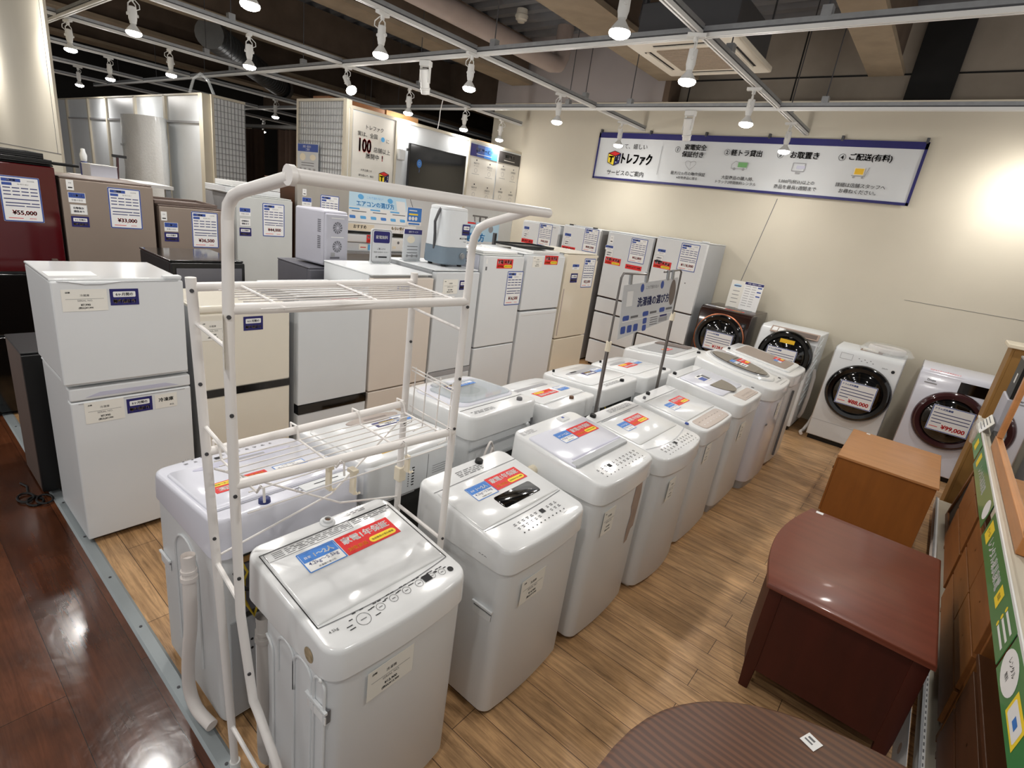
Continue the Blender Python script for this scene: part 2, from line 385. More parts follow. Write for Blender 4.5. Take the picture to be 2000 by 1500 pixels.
# cream partition wall behind the appliances, upper concrete set back above it
w = MB().box(-6.6, 4.2, 7.15, 7.28, 0, 3.56, 'wall')
for (xa, za, xb, zb) in ((-1.86, 2.5, -2.16, 0.6),):
    w.add([(xa - 0.004, 7.1485, za), (xa + 0.004, 7.1485, za), (xb + 0.004, 7.1485, zb), (xb - 0.004, 7.1485, zb)], [(0, 1, 2, 3)], 'ink_soft')
w.box(-0.3, 1.4, 7.1475, 7.15, 1.60, 1.603, 'ink_soft')
struct(w, 'wall_back', smooth=False)
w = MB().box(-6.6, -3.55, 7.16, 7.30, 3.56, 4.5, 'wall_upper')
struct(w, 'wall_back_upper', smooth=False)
w = MB().box(-3.55, 4.2, 7.42, 7.6, 3.4, 4.5, 'concrete')
for i in range(6): w.box(-3.4 + i * 1.3, -3.385 + i * 1.3, 7.415, 7.42, 3.4, 4.5, 'near_black')
w.box(-3.55, 4.2, 7.41, 7.42, 3.86, 3.875, 'near_black')
w.box(-0.95, -0.55, 7.36, 7.44, 3.4, 4.5, 'near_black')  # plain near-black strip on the concrete
struct(w, 'wall_back_concrete', smooth=False)
w = MB().box(-3.60, -3.52, 7.10, 7.44, 3.56, 4.5, 'beam_side')
struct(w, 'trim_2', smooth=False)
# big cream pillar at the left, behind the fridges
w = MB().box(-9.5, -5.80, 1.2, 1.218, 0, 4.2, 'wall')
w.box(-9.5, -5.80, 1.198, 1.2, 1.868, 1.873, 'ink_soft')
w.box(-5.905, -5.90, 1.198, 1.2, 1.873, 4.2, 'ink_soft')
struct(w, 'wall_pillar', smooth=False)
# far end of the store, its darkness put into the wall colour
w = MB().box(-16.2, -16, -3.2, 12, 0, 4.6, 'near_black'); struct(w, 'wall_left', smooth=False)
w = MB().box(-16, -6.6, 12, 12.2, 0, 4.6, 'near_black'); struct(w, 'wall_far', smooth=False)
w = MB().box(-6.7, -6.6, 7.28, 12, 0, 4.6, 'near_black'); struct(w, 'wall_return', smooth=False)
# corrugated steel deck
d = MB(); y = -3.2
while y < 12:
    a = [(y, 4.50), (y + 0.10, 4.50), (y + 0.135, 4.42), (y + 0.235, 4.42), (y + 0.27, 4.50)]
    for (y0, z0), (y1, z1) in zip(a[:-1], a[1:]):
        d.add([(-16, y0, z0), (4.2, y0, z0), (4.2, y1, z1), (-16, y1, z1)], [(0, 1, 2, 3)], 'deck')
    y += 0.27
d.box(-16, 4.2, -3.2, 12, 4.55, 4.6, 'deck')
struct(d, 'ceiling', smooth=False)
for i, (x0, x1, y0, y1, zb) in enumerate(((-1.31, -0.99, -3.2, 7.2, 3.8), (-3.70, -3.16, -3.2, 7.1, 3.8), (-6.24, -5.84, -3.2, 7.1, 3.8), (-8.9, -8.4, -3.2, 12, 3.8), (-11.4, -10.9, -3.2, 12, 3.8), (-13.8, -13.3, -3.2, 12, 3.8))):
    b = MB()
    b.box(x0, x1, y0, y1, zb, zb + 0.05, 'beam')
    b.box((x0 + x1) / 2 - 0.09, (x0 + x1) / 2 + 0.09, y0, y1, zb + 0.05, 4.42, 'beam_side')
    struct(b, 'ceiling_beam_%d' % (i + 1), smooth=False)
b = MB()
b.box(-16, -6.6, 7.9, 8.3, 3.7, 4.42, 'beam_side'); struct(b, 'ceiling_crossbeam', smooth=False)


# ---------------------------------------------------------------- pipes, duct, air conditioner, smoke detector
o = MB().tube([(-5.08, -3, 3.92), (-5.08, 6.55, 3.92), (-5.08, 6.68, 3.95), (-5.08, 6.74, 4.05), (-5.08, 6.75, 4.42)], 0.115, 'pipe_pink', 16).build('ceiling_pipe')
tag(o, 'thick pinkish lagged pipe running under the steel deck towards the cream wall', 'pipe')
duct = thing('ventilation_duct', 'grey round spiral duct with an open end high above the brown curtains', 'duct', (-11.70, 6.15, 3.66))
m = MB()
for k in range(26): m.cyl((2.9 - k * 0.105, -2.55 + k * 0.092, 0), (2.9 - k * 0.105 - 0.09, -2.55 + k * 0.092 + 0.079, 0), 0.19, 'duct', 18)
m.tube([(2.9, -2.55, 0), (0.1, -0.09, 0)], 0.183, 'duct', 18); m.build('duct_pipe', duct)
m = MB().tube([(0.12, -0.105, 0), (-0.06, 0.05, 0)], 0.23, 'galv', 20, caps=False); m.tube([(0.0, 0.0, 0), (-0.02, 0.017, 0)], 0.19, 'near_black', 18); m.build('duct_collar', duct)  # dark disc paints the shade inside the open end
m = MB().tube([(1.6, -1.41, 0.18), (1.6, -1.41, 0.8)], 0.012, 'galv_dark', 6); m.build('hanger_rod', duct)

ac = thing('ceiling_air_conditioner', 'cream four-way cassette air conditioner hung under the deck before the banner wall', 'air conditioner', (-2.23, 4.95, 3.40))
a = MB()
a.prism(rr(0.96, 0.96, 0.03), 0.0, 0.045, 'ac_white'); a.build('panel', ac, bevel=0.01)
a = MB().box(-0.42, 0.42, -0.42, 0.42, 0.045, 0.32, 'galv_dark'); a.build('unit_casing', ac, bevel=0.01)
a = MB().box(-0.28, 0.28, -0.28, 0.28, -0.008, 0.0, 'ac_grille')
for k in range(13): a.box(-0.27, 0.27, -0.262 + k * 0.043, -0.25 + k * 0.043, -0.0095, -0.008, 'ac_grille')
a.build('intake_grille', ac, smooth=False)
for k in range(4):
    T = Matrix.Rotation(k * PI / 2, 4, 'Z')
    a = MB(T).box(-0.26, 0.26, 0.345, 0.405, -0.002, 0.001, 'near_black'); a.box(-0.26, 0.26, 0.362, 0.385, -0.014, -0.002, 'ac_white'); a.build('air_vane', ac, smooth=False)  # dark strip paints the shade of the outlet slot
for sx in (-0.4, 0.4):
    for sy in (-0.4, 0.4): MB().tube([(sx, sy, 0.3), (sx, sy, 1.05)], 0.008, 'galv_dark', 6).build('hanger_rod', ac)
MB().tube([(-0.42, 0.1, 0.2), (-0.65, 0.1, 0.22), (-0.72, 0.14, 0.4), (-0.72, 0.2, 1.0)], 0.035, 'galv_dark', 10).build('refrigerant_pipe', ac)

sd = thing('smoke_detector', 'round cream smoke detector under the corrugated deck', 'smoke detector', (-5.30, 6.05, 4.30))
MB().lathe([(0.07, 0.12), (0.075, 0.06), (0.085, 0.05), (0.085, 0.03)], 'ac_white', 24).build('base', sd)
MB().lathe([(0.08, 0.03), (0.075, 0.0), (0.05, -0.012), (0.045, -0.03), (0.0, -0.034)], 'ac_white', 24).build('sensor_head', sd)

# ---------------------------------------------------------------- lighting rails
RZ = 3.20
CROSS = (-0.35, 1.76, 3.80, 5.85)
def rail(label, p0, p1, hooks):
    r = thing('lighting_rail', label, 'rail', (0, 0, 0), 0, 'steel lighting rails under the ceiling')
    alongx = abs(p1[0] - p0[0]) > abs(p1[1] - p0[1])
    z = p0[2]; m = MB()
    if alongx: m.T = frm((p0[0], p0[1], z), (1, 0, 0), (0, 1, 0)); L = p1[0] - p0[0]
    else: m.T = frm((p0[0], p0[1], z), (0, 1, 0), (-1, 0, 0)); L = p1[1] - p0[1]
    base = p0[0] if alongx else p0[1]
    cuts = [] if alongx else [c - base for c in CROSS if base < c < base + L]
    ends = [0.0]
    for c in cuts: ends += [c - 0.0235, c + 0.0235]
    ends.append(L)
    for a, b in zip(ends[::2], ends[1::2]):
        # upper channel, dark shadow slot and lower white track
        m.box(a, b, -0.022, 0.022, 0.022, 0.05, 'galv'); m.box(a, b, -0.014, 0.014, 0.012, 0.022, 'galv_dark')
        m.box(a, b, -0.02, -0.006, -0.014, 0.012, 'lamp_white'); m.box(a, b, 0.006, 0.02, -0.014, 0.012, 'lamp_white'); m.box(a, b, -0.006, 0.006, -0.002, 0.012, 'ink')
    m.build('rail_profile', r, smooth=False)
    for h in hooks:
        q = (h, p0[1]) if alongx else (p0[0], h)
        g = MB(); g.box(q[0] - 0.028, q[0] + 0.028, q[1] - 0.03, q[1] + 0.03, z + 0.045, z + 0.10, 'galv')
        g.tube([(q[0], q[1], z + 0.06), (q[0], q[1], 4.46)], 0.005, 'galv_dark', 6); g.build('hanger', r, smooth=False)
    return r
rail('long grey rail crossing the picture nearest the banner wall', (-15, 5.85, RZ), (2.5, 5.85, RZ), (-8.2, -4.2, -3.35, -1.35, 0.9))
rail('grey rail crossing above the second pair of ceiling rails, above the laundry rack end', (-15, 3.80, RZ), (2.5, 3.80, RZ), (-8.6, -6.7, -3.6, -1.0, 1.2))
rail('grey rail crossing nearest the camera at the top left corner', (-15, 1.76, RZ), (-4.8, 1.76, RZ), (-9.4, -7.0))
rail('grey rail running to the banner above the washing machines', (-1.74, 0.4, RZ + 0.012), (-1.74, 7.14, RZ + 0.012), (2.2, 4.35, 6.25))
rail('grey rail running to the cream wall above the row of fridges', (-3.80, 0.4, RZ + 0.012), (-3.80, 7.14, RZ + 0.012), (1.9, 5.6))
rail('grey rail running alongside the poster partition', (-5.87, 0.2, RZ + 0.012), (-5.87, 7.0, RZ + 0.012), (2.6, 4.9))
rail('grey rail running between the white partition and the curtains', (-7.93, 0.2, RZ + 0.012), (-7.93, 9.5, RZ + 0.012), (3.2, 6.2))
rail('distant grey rail left of the curtained doorway', (-10.0, 0.2, RZ + 0.012), (-10.0, 9.5, RZ + 0.012), (4.0, 7.0))
rail('second farthest grey rail, behind the cream pillar', (-12.06, 0.2, RZ + 0.012), (-12.06, 9.5, RZ + 0.012), (4.0, 7.0))
rail('farthest grey rail at the dark end of the store', (-14.1, 0.2, RZ + 0.012), (-14.1, 9.5, RZ + 0.012), (4.0, 8.0))

# ---------------------------------------------------------------- spotlights
LAMPG = 'white spotlights on the lighting rails'
def make_spot():
    r = thing('spotlight', 'x', 'spotlight', (0, 0, 0), 0, LAMPG)
    m = MB().box(-0.018, 0.018, -0.06, 0.06, -0.022, 0, 'lamp_white'); m.cyl((0, 0, -0.022), (0, 0, -0.05), 0.016, 'lamp_white', 12); m.build('rail_adapter', r, smooth=False)
    m = MB()
    for s in (-1, 1): m.tube([(0, 0, -0.045), (s * 0.026, 0, -0.07), (s * 0.033, 0, -0.15)], 0.005, 'lamp_white', 6)
    m.build('yoke', r)
    MB().tube([(0.02, 0.004, -0.03), (0.06, 0.012, -0.06), (0.062, 0.012, -0.09), (0.02, 0.004, -0.115)], 0.004, 'lamp_white', 6).build('cable', r)
    m = MB().lathe([(0.012, -0.085), (0.029, -0.092), (0.031, -0.18), (0.026, -0.20), (0.024, -0.215)], 'lamp_white', 18)
    for s in (-1, 1): m.cyl((s * 0.028, 0, -0.15), (s * 0.042, 0, -0.15), 0.012, 'lamp_white', 10)
    m.build('socket', r)
    b = MB().lathe([(0.018, -0.214), (0.022, -0.225), (0.050, -0.262), (0.057, -0.275)], 'lamp_white', 20).build('bulb_neck', r)
    MB().lathe([(0.056, -0.2745), (0.058, -0.284), (0.052, -0.296), (0.032, -0.306), (0.0, -0.309)], 'bulb', 20).build('bulb', r)
    return r
proto = make_spot()
pkids = list(proto.children)
pl = bpy.data.lights.new('lamp_light', 'SPOT'); pl.energy = LAMP_W; pl.color = LAMP_C; pl.spot_size = math.radians(168); pl.spot_blend = 1.0; pl.shadow_soft_size = 0.05
ps = bpy.data.lights.new('lamp_side_light', 'POINT'); ps.energy = LAMP_SIDE_W; ps.color = LAMP_C; ps.shadow_soft_size = 0.05
def spot(x, y, z, label, rot=0.0, tilt=None, first=[True], k=1.0):
    if first[0]:
        r = proto; first[0] = False; kids = pkids
    else:
        r = proto.copy(); C.objects.link(r); kids = []
        for c in pkids:
            d = c.copy(); C.objects.link(d); d.parent = r; kids.append(d)
    r.location = (x, y, z); r.rotation_euler = (0, 0, rot)
    tag(r, label, 'spotlight', LAMPG)
    lo = bpy.data.objects.new('lamp_light', pl); C.objects.link(lo); lo.parent = r; lo.location = (0, 0, -0.32)
    l2 = bpy.data.objects.new('lamp_side_light', ps); C.objects.link(l2); l2.parent = r; l2.location = (0, 0, -0.36)
    if tilt:
        T = Matrix.Translation((0, 0, -0.12)) @ Matrix.Rotation(tilt, 4, 'Y') @ Matrix.Translation((0, 0, 0.12))
        for c in kids:
            if c.name.split('.')[0] in ('socket', 'bulb_neck', 'bulb'): c.matrix_local = T
        lo.matrix_local = T @ Matrix.Translation((0, 0, -0.32)); l2.matrix_local = T @ Matrix.Translation((0, 0, -0.36))
    return r
ZL = RZ - 0.004
ord_ = ('nearest the banner wall', 'second from the banner wall', 'third from the banner wall', 'fourth from the banner wall', 'fifth from the banner wall', 'sixth from the banner wall')
for (x, ys, nm) in ((-1.74, (6.43, 5.07, 3.735, 2.79, 0.95), 'above the washing machine rows'),
                    (-3.80, (6.53, 5.13, 3.745, 2.78, 1.80, 0.90), 'above the white fridges'),
                    (-5.87, (6.53, 5.757, 4.755, 2.765, 1.80, 0.90), 'beside the poster partition'),
                    (-7.93, (2.79, 1.83, 0.95), 'before the white panelled partition')):
    for i, y in enumerate(ys):
        zz = ZL if not (x == -7.93) else ZL
        spot(x, y, zz, 'lit white spotlight on the rail %s, %s' % (nm, ord_[i]), rot=0.3 * i + x)
spot(-5.80, 3.80, RZ - 0.014, 'lit white spotlight tilted towards the mesh panel from the crossing rail', rot=0.0, tilt=-0.75)
spot(-10.0, 5.15, ZL, 'lit white spotlight just above the left end of the curtain rail', rot=0.6)
spot(-12.06, 2.85, ZL, 'leftmost lit white spotlight beside the cream pillar, above the white panels', rot=0.2)
spot(-10.0, 2.73, ZL, 'second lit spotlight from the cream pillar, above the white panels', rot=0.4)
spot(-14.1, 6.95, ZL, 'far lit spotlight seen between the brown curtains, upper one', rot=0.2)
spot(-14.1, 6.45, ZL, 'far lit spotlight seen between the brown curtains, lower one', rot=0.4)
# rails and lamps over the wooden furniture and the walkway, beside and behind the camera
rail('grey rail over the wooden furniture at the right', (0.33, -1.0, RZ + 0.012), (0.33, 7.14, RZ + 0.012), (1.9, 6.4))
for i, y in enumerate((6.45, 5.0, 3.1, 1.2)):
    spot(0.33, y, ZL, 'lit white spotlight on the rail over the wooden furniture, %s' % ord_[i], rot=PI / 2 if i == 0 else 0, tilt=-0.75 if i == 0 else None)
rail('grey rail over the dark walkway behind the camera', (-9.0, -0.35, RZ), (2.5, -0.35, RZ), (-5.5, -2.5, 0.8))
for i, x in enumerate((-6.4, -4.4, -2.4, -0.4)):
    spot(x, -0.35, ZL - 0.012, 'lit white spotlight over the walkway, %s' % ('leftmost of four', 'second from the left end', 'third from the left end', 'rightmost of four')[i])
# two unlit white devices clipped under the rails
def unit(x, y, z, label, rot):
    r = thing('rail_speaker', label, 'speaker', (x, y, z), rot, 'unlit white devices under the rails')
    MB().box(-0.055, 0.055, -0.035, 0.035, -0.05, 0, 'lamp_white').build('mount_box', r, bevel=0.006)
    m = MB().box(-0.05, -0.043, -0.02, 0.02, -0.19, -0.05, 'lamp_white'); m.box(0.043, 0.05, -0.02, 0.02, -0.19, -0.05, 'lamp_white'); m.build('yoke', r, smooth=False)
    m = MB(Matrix.Translation((0, 0, -0.17)) @ Matrix.Rotation(0.35, 4, 'X'))
    m.lathe([(0.03, 0.10), (0.042, 0.095), (0.044, -0.06), (0.05, -0.065), (0.05, -0.075), (0.044, -0.08), (0.043, -0.115), (0.036, -0.12)], 'lamp_white', 20)
    m.build('cylinder_body', r)
unit(-4.474, 3.80, RZ - 0.018, 'unlit white cylindrical device under the rail beside the pipe', 0.4)
unit(-2.606, 5.85, RZ - 0.018, 'unlit white cylindrical device hanging before the banner', 0.0)
# ---------------------------------------------------------------- stickers and cards (each is one part: backing plus print)
def pbase(T, w, h, key, t=0.0008, r=0.0):
    m = MB(T)
    if r: m.prism(rr(w, h, r), 0, t, key)
    else: m.box(-w / 2, w / 2, -h / 2, h / 2, 0, t, key)
    return m
Z1, Z2, Z3 = 0.0012, 0.0016, 0.0020
def s_warranty(par, T, w=0.2, h=0.084):
    m = pbase(T, w, h, 'red')
    m.text('家電1年保証', 0, h * 0.20, w * 0.86, h * 0.44, Z1, 'paper', 0.035)
    m.text('対象商品', -w * 0.27, -h * 0.27, w * 0.34, h * 0.30, Z1, 'orange', 0.03)
    m.flat(rr(w * 0.50, h * 0.30, h * 0.14, cx=w * 0.20, cy=-h * 0.27), Z1, 'yellow')
    m.text('当店独自の安心保証', w * 0.20, -h * 0.27, w * 0.42, h * 0.16, Z2, 'ink', 0.01)
    return m.build('warranty_sticker', par, smooth=False)
def s_capacity(par, T, w=0.125, h=0.085, t='1〜2人'):
    m = pbase(T, w, h, 'paper')
    m.outline([(-w * .485, -h * .48), (w * .485, -h * .48), (w * .485, h * .48), (-w * .485, h * .48)], h * 0.045, Z1, 'blue')
    m.rect(0, h * 0.22, w * 0.92, h * 0.46, Z1, 'blue')
    m.text('目安', -w * 0.30, h * 0.20, w * 0.16, h * 0.2, Z2, 'paper', 0.01); m.text(t, w * 0.12, h * 0.21, w * 0.5, h * 0.3, Z2, 'paper', 0.03)
    m.text('4.2kg〜5.5kg', 0, -h * 0.14, w * 0.8, h * 0.2, Z1, 'ink_blue', 0.01)
    m.text('洗濯機の選び方', 0, -h * 0.36, w * 0.45, h * 0.1, Z1, 'ink', 0.0)
    return m.build('capacity_sticker', par, smooth=False)
def s_navy(par, T, w=0.112, h=0.076):
    m = pbase(T, w, h, 'navy')
    m.flat(rr(w * 0.78, h * 0.34, h * 0.05, cy=h * 0.17), Z1, 'paper')
    m.text('6ヶ月間の', 0, h * 0.17, w * 0.6, h * 0.2, Z2, 'navy', 0.02)
    m.text('動作保証付', 0, -h * 0.25, w * 0.80, h * 0.28, Z1, 'yellow', 0.02)
    return m.build('guarantee_sticker', par, smooth=False)
def s_note(par, T, w=0.165, h=0.1, a='冷蔵庫', p='¥7,990'):
    m = pbase(T, w, h, 'paper_note')
    m.text('店頭', -w * 0.36, h * 0.36, w * 0.1, h * 0.1, Z1, 'ink', 0.02)
    m.text(a, 0, h * 0.22, w * 0.3, h * 0.11, Z1, 'ink', 0.0)
    m.rect(0, h * 0.06, w * 0.84, h * 0.012, Z1, 'ink_soft'); m.text('SERIAL NO.', 0, h * -0.02, w * 0.5, h * 0.08, Z1, 'ink_soft', 0.0)
    m.text(p, 0, -h * 0.22, w * 0.3, h * 0.11, Z1, 'ink', 0.02); m.text('(税込)' + p, 0, -h * 0.36, w * 0.42, h * 0.11, Z1, 'ink', 0.02)
    return m.build('product_note', par, smooth=False)
def s_blue(par, T, w=0.10, h=0.07):
    m = pbase(T, w, h, 'paper'); m.rect(0, h * 0.22, w * 0.94, h * 0.5, Z1, 'blue_dark'); m.text('一人暮らし', 0, h * 0.22, w * 0.74, h * 0.26, Z2, 'paper', 0.02)
    m.text('容量の目安', 0, -h * 0.25, w * 0.7, h * 0.18, Z1, 'ink_soft', 0.0)
    return m.build('size_sticker', par, smooth=False)
def s_white(par, T, w=0.10, h=0.07):
    m = pbase(T, w, h, 'paper'); m.text('自動製氷', 0, h * 0.15, w * 0.66, h * 0.22, Z1, 'ink_blue', 0.02); m.text('機能あり', 0, -h * 0.18, w * 0.66, h * 0.22, Z1, 'ink_blue', 0.02)
    m.outline([(-w * .48, -h * .48), (w * .48, -h * .48), (w * .48, h * .48), (-w * .48, h * .48)], h * 0.02, Z1, 'ink_soft')
    return m.build('feature_sticker', par, smooth=False)
def s_tag(par, T, w=0.042, h=0.07):
    m = pbase(T, w, h, 'paper'); m.text('管理', 0, h * 0.2, w * 0.5, h * 0.12, Z1, 'ink_soft', 0.0); m.rect(0, -h * 0.25, w * 0.6, h * 0.12, Z1, 'ink'); return m.build('barcode_tag', par, smooth=False)
def s_price(par, T, w=0.215, h=0.30, p='¥33,000', title='冷蔵庫', name='price_card'):
    m = pbase(T, w, h, 'paper', 0.0015, 0.006)
    a, b, c = 0.0019, 0.0024, 0.0028
    m.outline([(-w * .48, -h * .485), (w * .48, -h * .485), (w * .48, h * .485), (-w * .48, h * .485)], w * 0.035, a, 'blue_dark')
    m.rect(-w * 0.2, h * 0.41, w * 0.46, h * 0.07, a, 'blue_dark'); m.text(title, -w * 0.2, h * 0.41, w * 0.3, h * 0.05, b, 'paper', 0.02)
    m.text('2020年製', w * 0.28, h * 0.41, w * 0.24, h * 0.03, a, 'ink_soft', 0.0)
    m.rect(-w * 0.31, h * 0.325, w * 0.24, h * 0.06, a, 'blue_dark'); m.text('幅×奥行×高さ', w * 0.08, h * 0.33, w * 0.4, h * 0.03, a, 'ink_soft', 0.0)
    for r in range(3):
        for q in range(4): m.rect(-w * 0.33 + q * w * 0.22, h * (0.245 - 0.075 * r), w * 0.18, h * 0.022, a, 'ink_blue')
    m.rect(0, h * 0.0, w * 0.86, h * 0.022, a, 'ink_blue'); m.rect(-w * 0.1, -h * 0.085, w * 0.6, h * 0.022, a, 'ink_blue'); m.rect(w * 0.33, -h * 0.085, w * 0.2, h * 0.022, a, 'ink_blue')
    m.rect(-w * 0.18, -h * 0.15, w * 0.46, h * 0.02, a, 'ink_blue'); m.rect(w * 0.26, -h * 0.15, w * 0.34, h * 0.02, a, 'ink_blue')
    m.text(p, w * 0.03, -h * 0.30, w * 0.76, h * 0.11, a, 'red', 0.03)
    m.rect(-w * 0.2, -h * 0.42, w * 0.36, h * 0.014, a, 'red'); m.text('(税抜価格)', w * 0.22, -h * 0.42, w * 0.3, h * 0.03, a, 'red', 0.0)
    return m.build(name, par, smooth=False)
def s_price_wide(par, T, w=0.31, h=0.22, p='¥88,000', name='price_card'):
    m = pbase(T, w, h, 'paper', 0.002, 0.004)
    a = 0.0025
    m.outline([(-w * .485, -h * .48), (w * .485, -h * .48), (w * .485, h * .48), (-w * .485, h * .48)], w * 0.02, a, 'blue_dark')
    m.text('ドラム式洗濯機', -w * 0.22, h * 0.36, w * 0.42, h * 0.10, a, 'blue_dark', 0.03)
    for r in range(4): m.rect(w * 0.0 if r < 3 else -w * 0.3, h * (0.2 - 0.125 * r), w * 0.88 if r < 3 else w * 0.25, h * 0.03, a, 'ink_blue')
    m.rect(-w * 0.33, -h * 0.34, w * 0.2, h * 0.025, a, 'red'); m.text(p, w * 0.13, -h * 0.31, w * 0.56, h * 0.19, a, 'red', 0.03)
    return m.build(name, par, smooth=False)
def s_redstrip(par, T, w=0.22, h=0.06, t='高年式 美品'):
    m = pbase(T, w, h, 'red'); m.text(t, 0, 0, w * 0.84, h * 0.6, Z1, 'paper', 0.02); return m.build('red_strip_sticker', par, smooth=False)
def s_plain(par, T, w, h, key, name):
    return pbase(T, w, h, key).build(name, par, smooth=False)
# ---------------------------------------------------------------- washing machines
WG_A = 'washing machines in the front row'
WG_B = 'washing machines in the rear row'
class Machine: pass
def washer(label, xf, xb, y0, y1, hf, hb, group, bow=0.018, rc=0.05, base='black_plastic', body='white', top='white_gloss', skirt=0.028, cut=0.10, back_in=0.02):
    face = 1 if xf > xb else -1
    w = y1 - y0; d = abs(xf - xb)
    r = thing('washing_machine', label, 'washing machine', ((xf + xb) / 2, (y0 + y1) / 2, 0), PI / 2 * face, group)
    k = Machine(); k.r = r; k.w = w; k.d = d; k.hf = hf; k.hb = hb
    d = d - bow; oy = bow / 2
    out = lambda ins, dr=0: rr(w - 2 * ins, d - 2 * ins, max(0.01, rc - ins), 5, bow, 8, 0, oy)
    zc = hf - cut
    pull = lambda pts: [(x, min(y, oy + d / 2 - back_in)) for x, y in pts]
    m = MB().loft([[(x, y, skirt) for x, y in pull(out(0.012))], [(x, y, skirt + 0.012) for x, y in pull(out(0.007))], [(x, y, zc) for x, y in pull(out(0.007))], [(x, y, zc + 0.006) for x, y in pull(out(0.02))]], body)
    m.build('body', r)
    m = MB().loft([[(x, y, 0.0) for x, y in out(0.04)], [(x, y, skirt) for x, y in pull(out(0.022))]], base); m.build('base', r)
    zt = lambda y: hf + (hb - hf) * (y + d / 2 - oy) / d
    m = MB().loft([[(x, y, zc + 0.002) for x, y in out(0.009)], [(x, y, zc + 0.002) for x, y in out(0.001)], [(x, y, zc + 0.004) for x, y in out(-0.002)], [(x, y, zc + 0.010) for x, y in out(-0.002)], [(x, y, zt(y) - 0.016) for x, y in out(0.001)], [(x, y, zt(y) - 0.006) for x, y in out(0.0035)],
                   [(x, y, zt(y) - 0.0015) for x, y in out(0.0075)], [(x, y, zt(y)) for x, y in out(0.014)]], top)
    m.build('top_cover', r, ang=38)
    k.T = frm((0, -d / 2 + oy, hf), (1, 0, 0), (0, d, hb - hf)); k.D = math.hypot(d, hb - hf)
    k.zc = zc; k.yf = -d / 2 + oy - bow * 0.8; k.yb = d / 2 + oy - back_in + 0.004; k.bi = back_in; k.oy = oy; k.bow = bow
    return k
def up(k, u, v, z=0.0):
    """frame lying on the top cover at relative position u, v"""
    return k.T @ Matrix.Translation((u * k.w, v * k.D, z))
def front(k, u, z, out=0.001):
    x = u * k.w
    y = k.yf + k.bow * 0.8 - k.bow * (1 - (2 * u) ** 2) + 0.006 - out
    return frm((x, y, z), (1, 0, 0), (0, 0, 1))
def lid(k, u0, u1, v0, v1, key='white_gloss', t=0.009, r=0.02, bow=0.0, z0=0.0, name='lid', inset=0.004):
    w = (u1 - u0) * k.w; d = (v1 - v0) * k.D
    m = MB(up(k, (u0 + u1) / 2, (v0 + v1) / 2)); m.slab(rr(w, d, r, 5, bow, 8), z0, z0 + t, key, inset)
    return m.build(name, k.r, ang=50)
def groove(k, pts, t=0.003, key='ink_soft', z=0.0015, name='seam_line', parent=None):
    m = MB(k.T)
    for a, b in zip(pts[:-1], pts[1:]): m.line((a[0] * k.w, a[1] * k.D), (b[0] * k.w, b[1] * k.D), t, z, key)
    return m.build(name, parent or k.r, smooth=False)
def knob(k, u, v, key, name='inlet_cap', r=0.018, h=0.014, ring=None, z=0.0):
    m = MB(up(k, u, v, z))
    if ring: m.lathe([(r * 2.0, 0), (r * 1.9, 0.004), (r * 1.35, 0.006)], ring, 20); m.lathe([(r * 1.25, 0.005), (r * 1.2, h), (r * 0.8, h + 0.002), (r * 0.75, h - 0.006), (0, h - 0.006)], ring, 20); m.lathe([(r * 0.74, h - 0.005), (0, h - 0.004)], key, 16)
    else: m.lathe([(r * 1.05, 0), (r, h), (r * 0.8, h + 0.003), (0, h + 0.003)], key, 20)
    return m.build(name, k.r)
def panel_grid(k, u0, u1, v, disp, z=0.0015, rows=2, key='ink_soft', name='control_panel'):
    m = MB(k.T); rnd = random.Random(int(1000 * k.hf + 10 * disp))
    n = 11
    for i in range(n):
        u = u0 + (u1 - u0) * i / (n - 1)
        for j in range(rows):
            if abs(u - disp) < 0.03: continue
            for q in range(2): m.rect(u * k.w, (v + 0.045 * j + 0.014 * q) * k.D + 0.02 * (u - 0) * 0, 0.014 * rnd.uniform(0.5, 1.2), 0.0035, z, key)
        m.rect(u * k.w, (v - 0.045) * k.D, 0.007, 0.005, z, 'ink')
    m.rect(disp * k.w, (v + 0.04) * k.D, 0.026, 0.022, z + 0.0003, 'ink')
    m.text('スタート', (u1 - 0.02) * k.w, (v - 0.075) * k.D, 0.03, 0.008, z, key)
    return m.build(name, k.r, smooth=False)
def caution(k, u0, u1, v0, v1, rows=4, z=0.0015, key='ink_soft', name='caution_print'):
    m = MB(k.T); rnd = random.Random(int(100 * v0 + 10 * k.hb * 100)); w = (u1 - u0) * k.w
    for i in range(rows):
        y = (v0 + (v1 - v0) * (i + 0.5) / rows) * k.D; x = u0 * k.w
        while x < u1 * k.w - 0.012:
            l = rnd.uniform(0.01, 0.045); l = min(l, u1 * k.w - x)
            m.rect(x + l / 2, y, l, (v1 - v0) * k.D / rows * 0.36, z, key); x += l + 0.008
    return m.build(name, k.r, smooth=False)
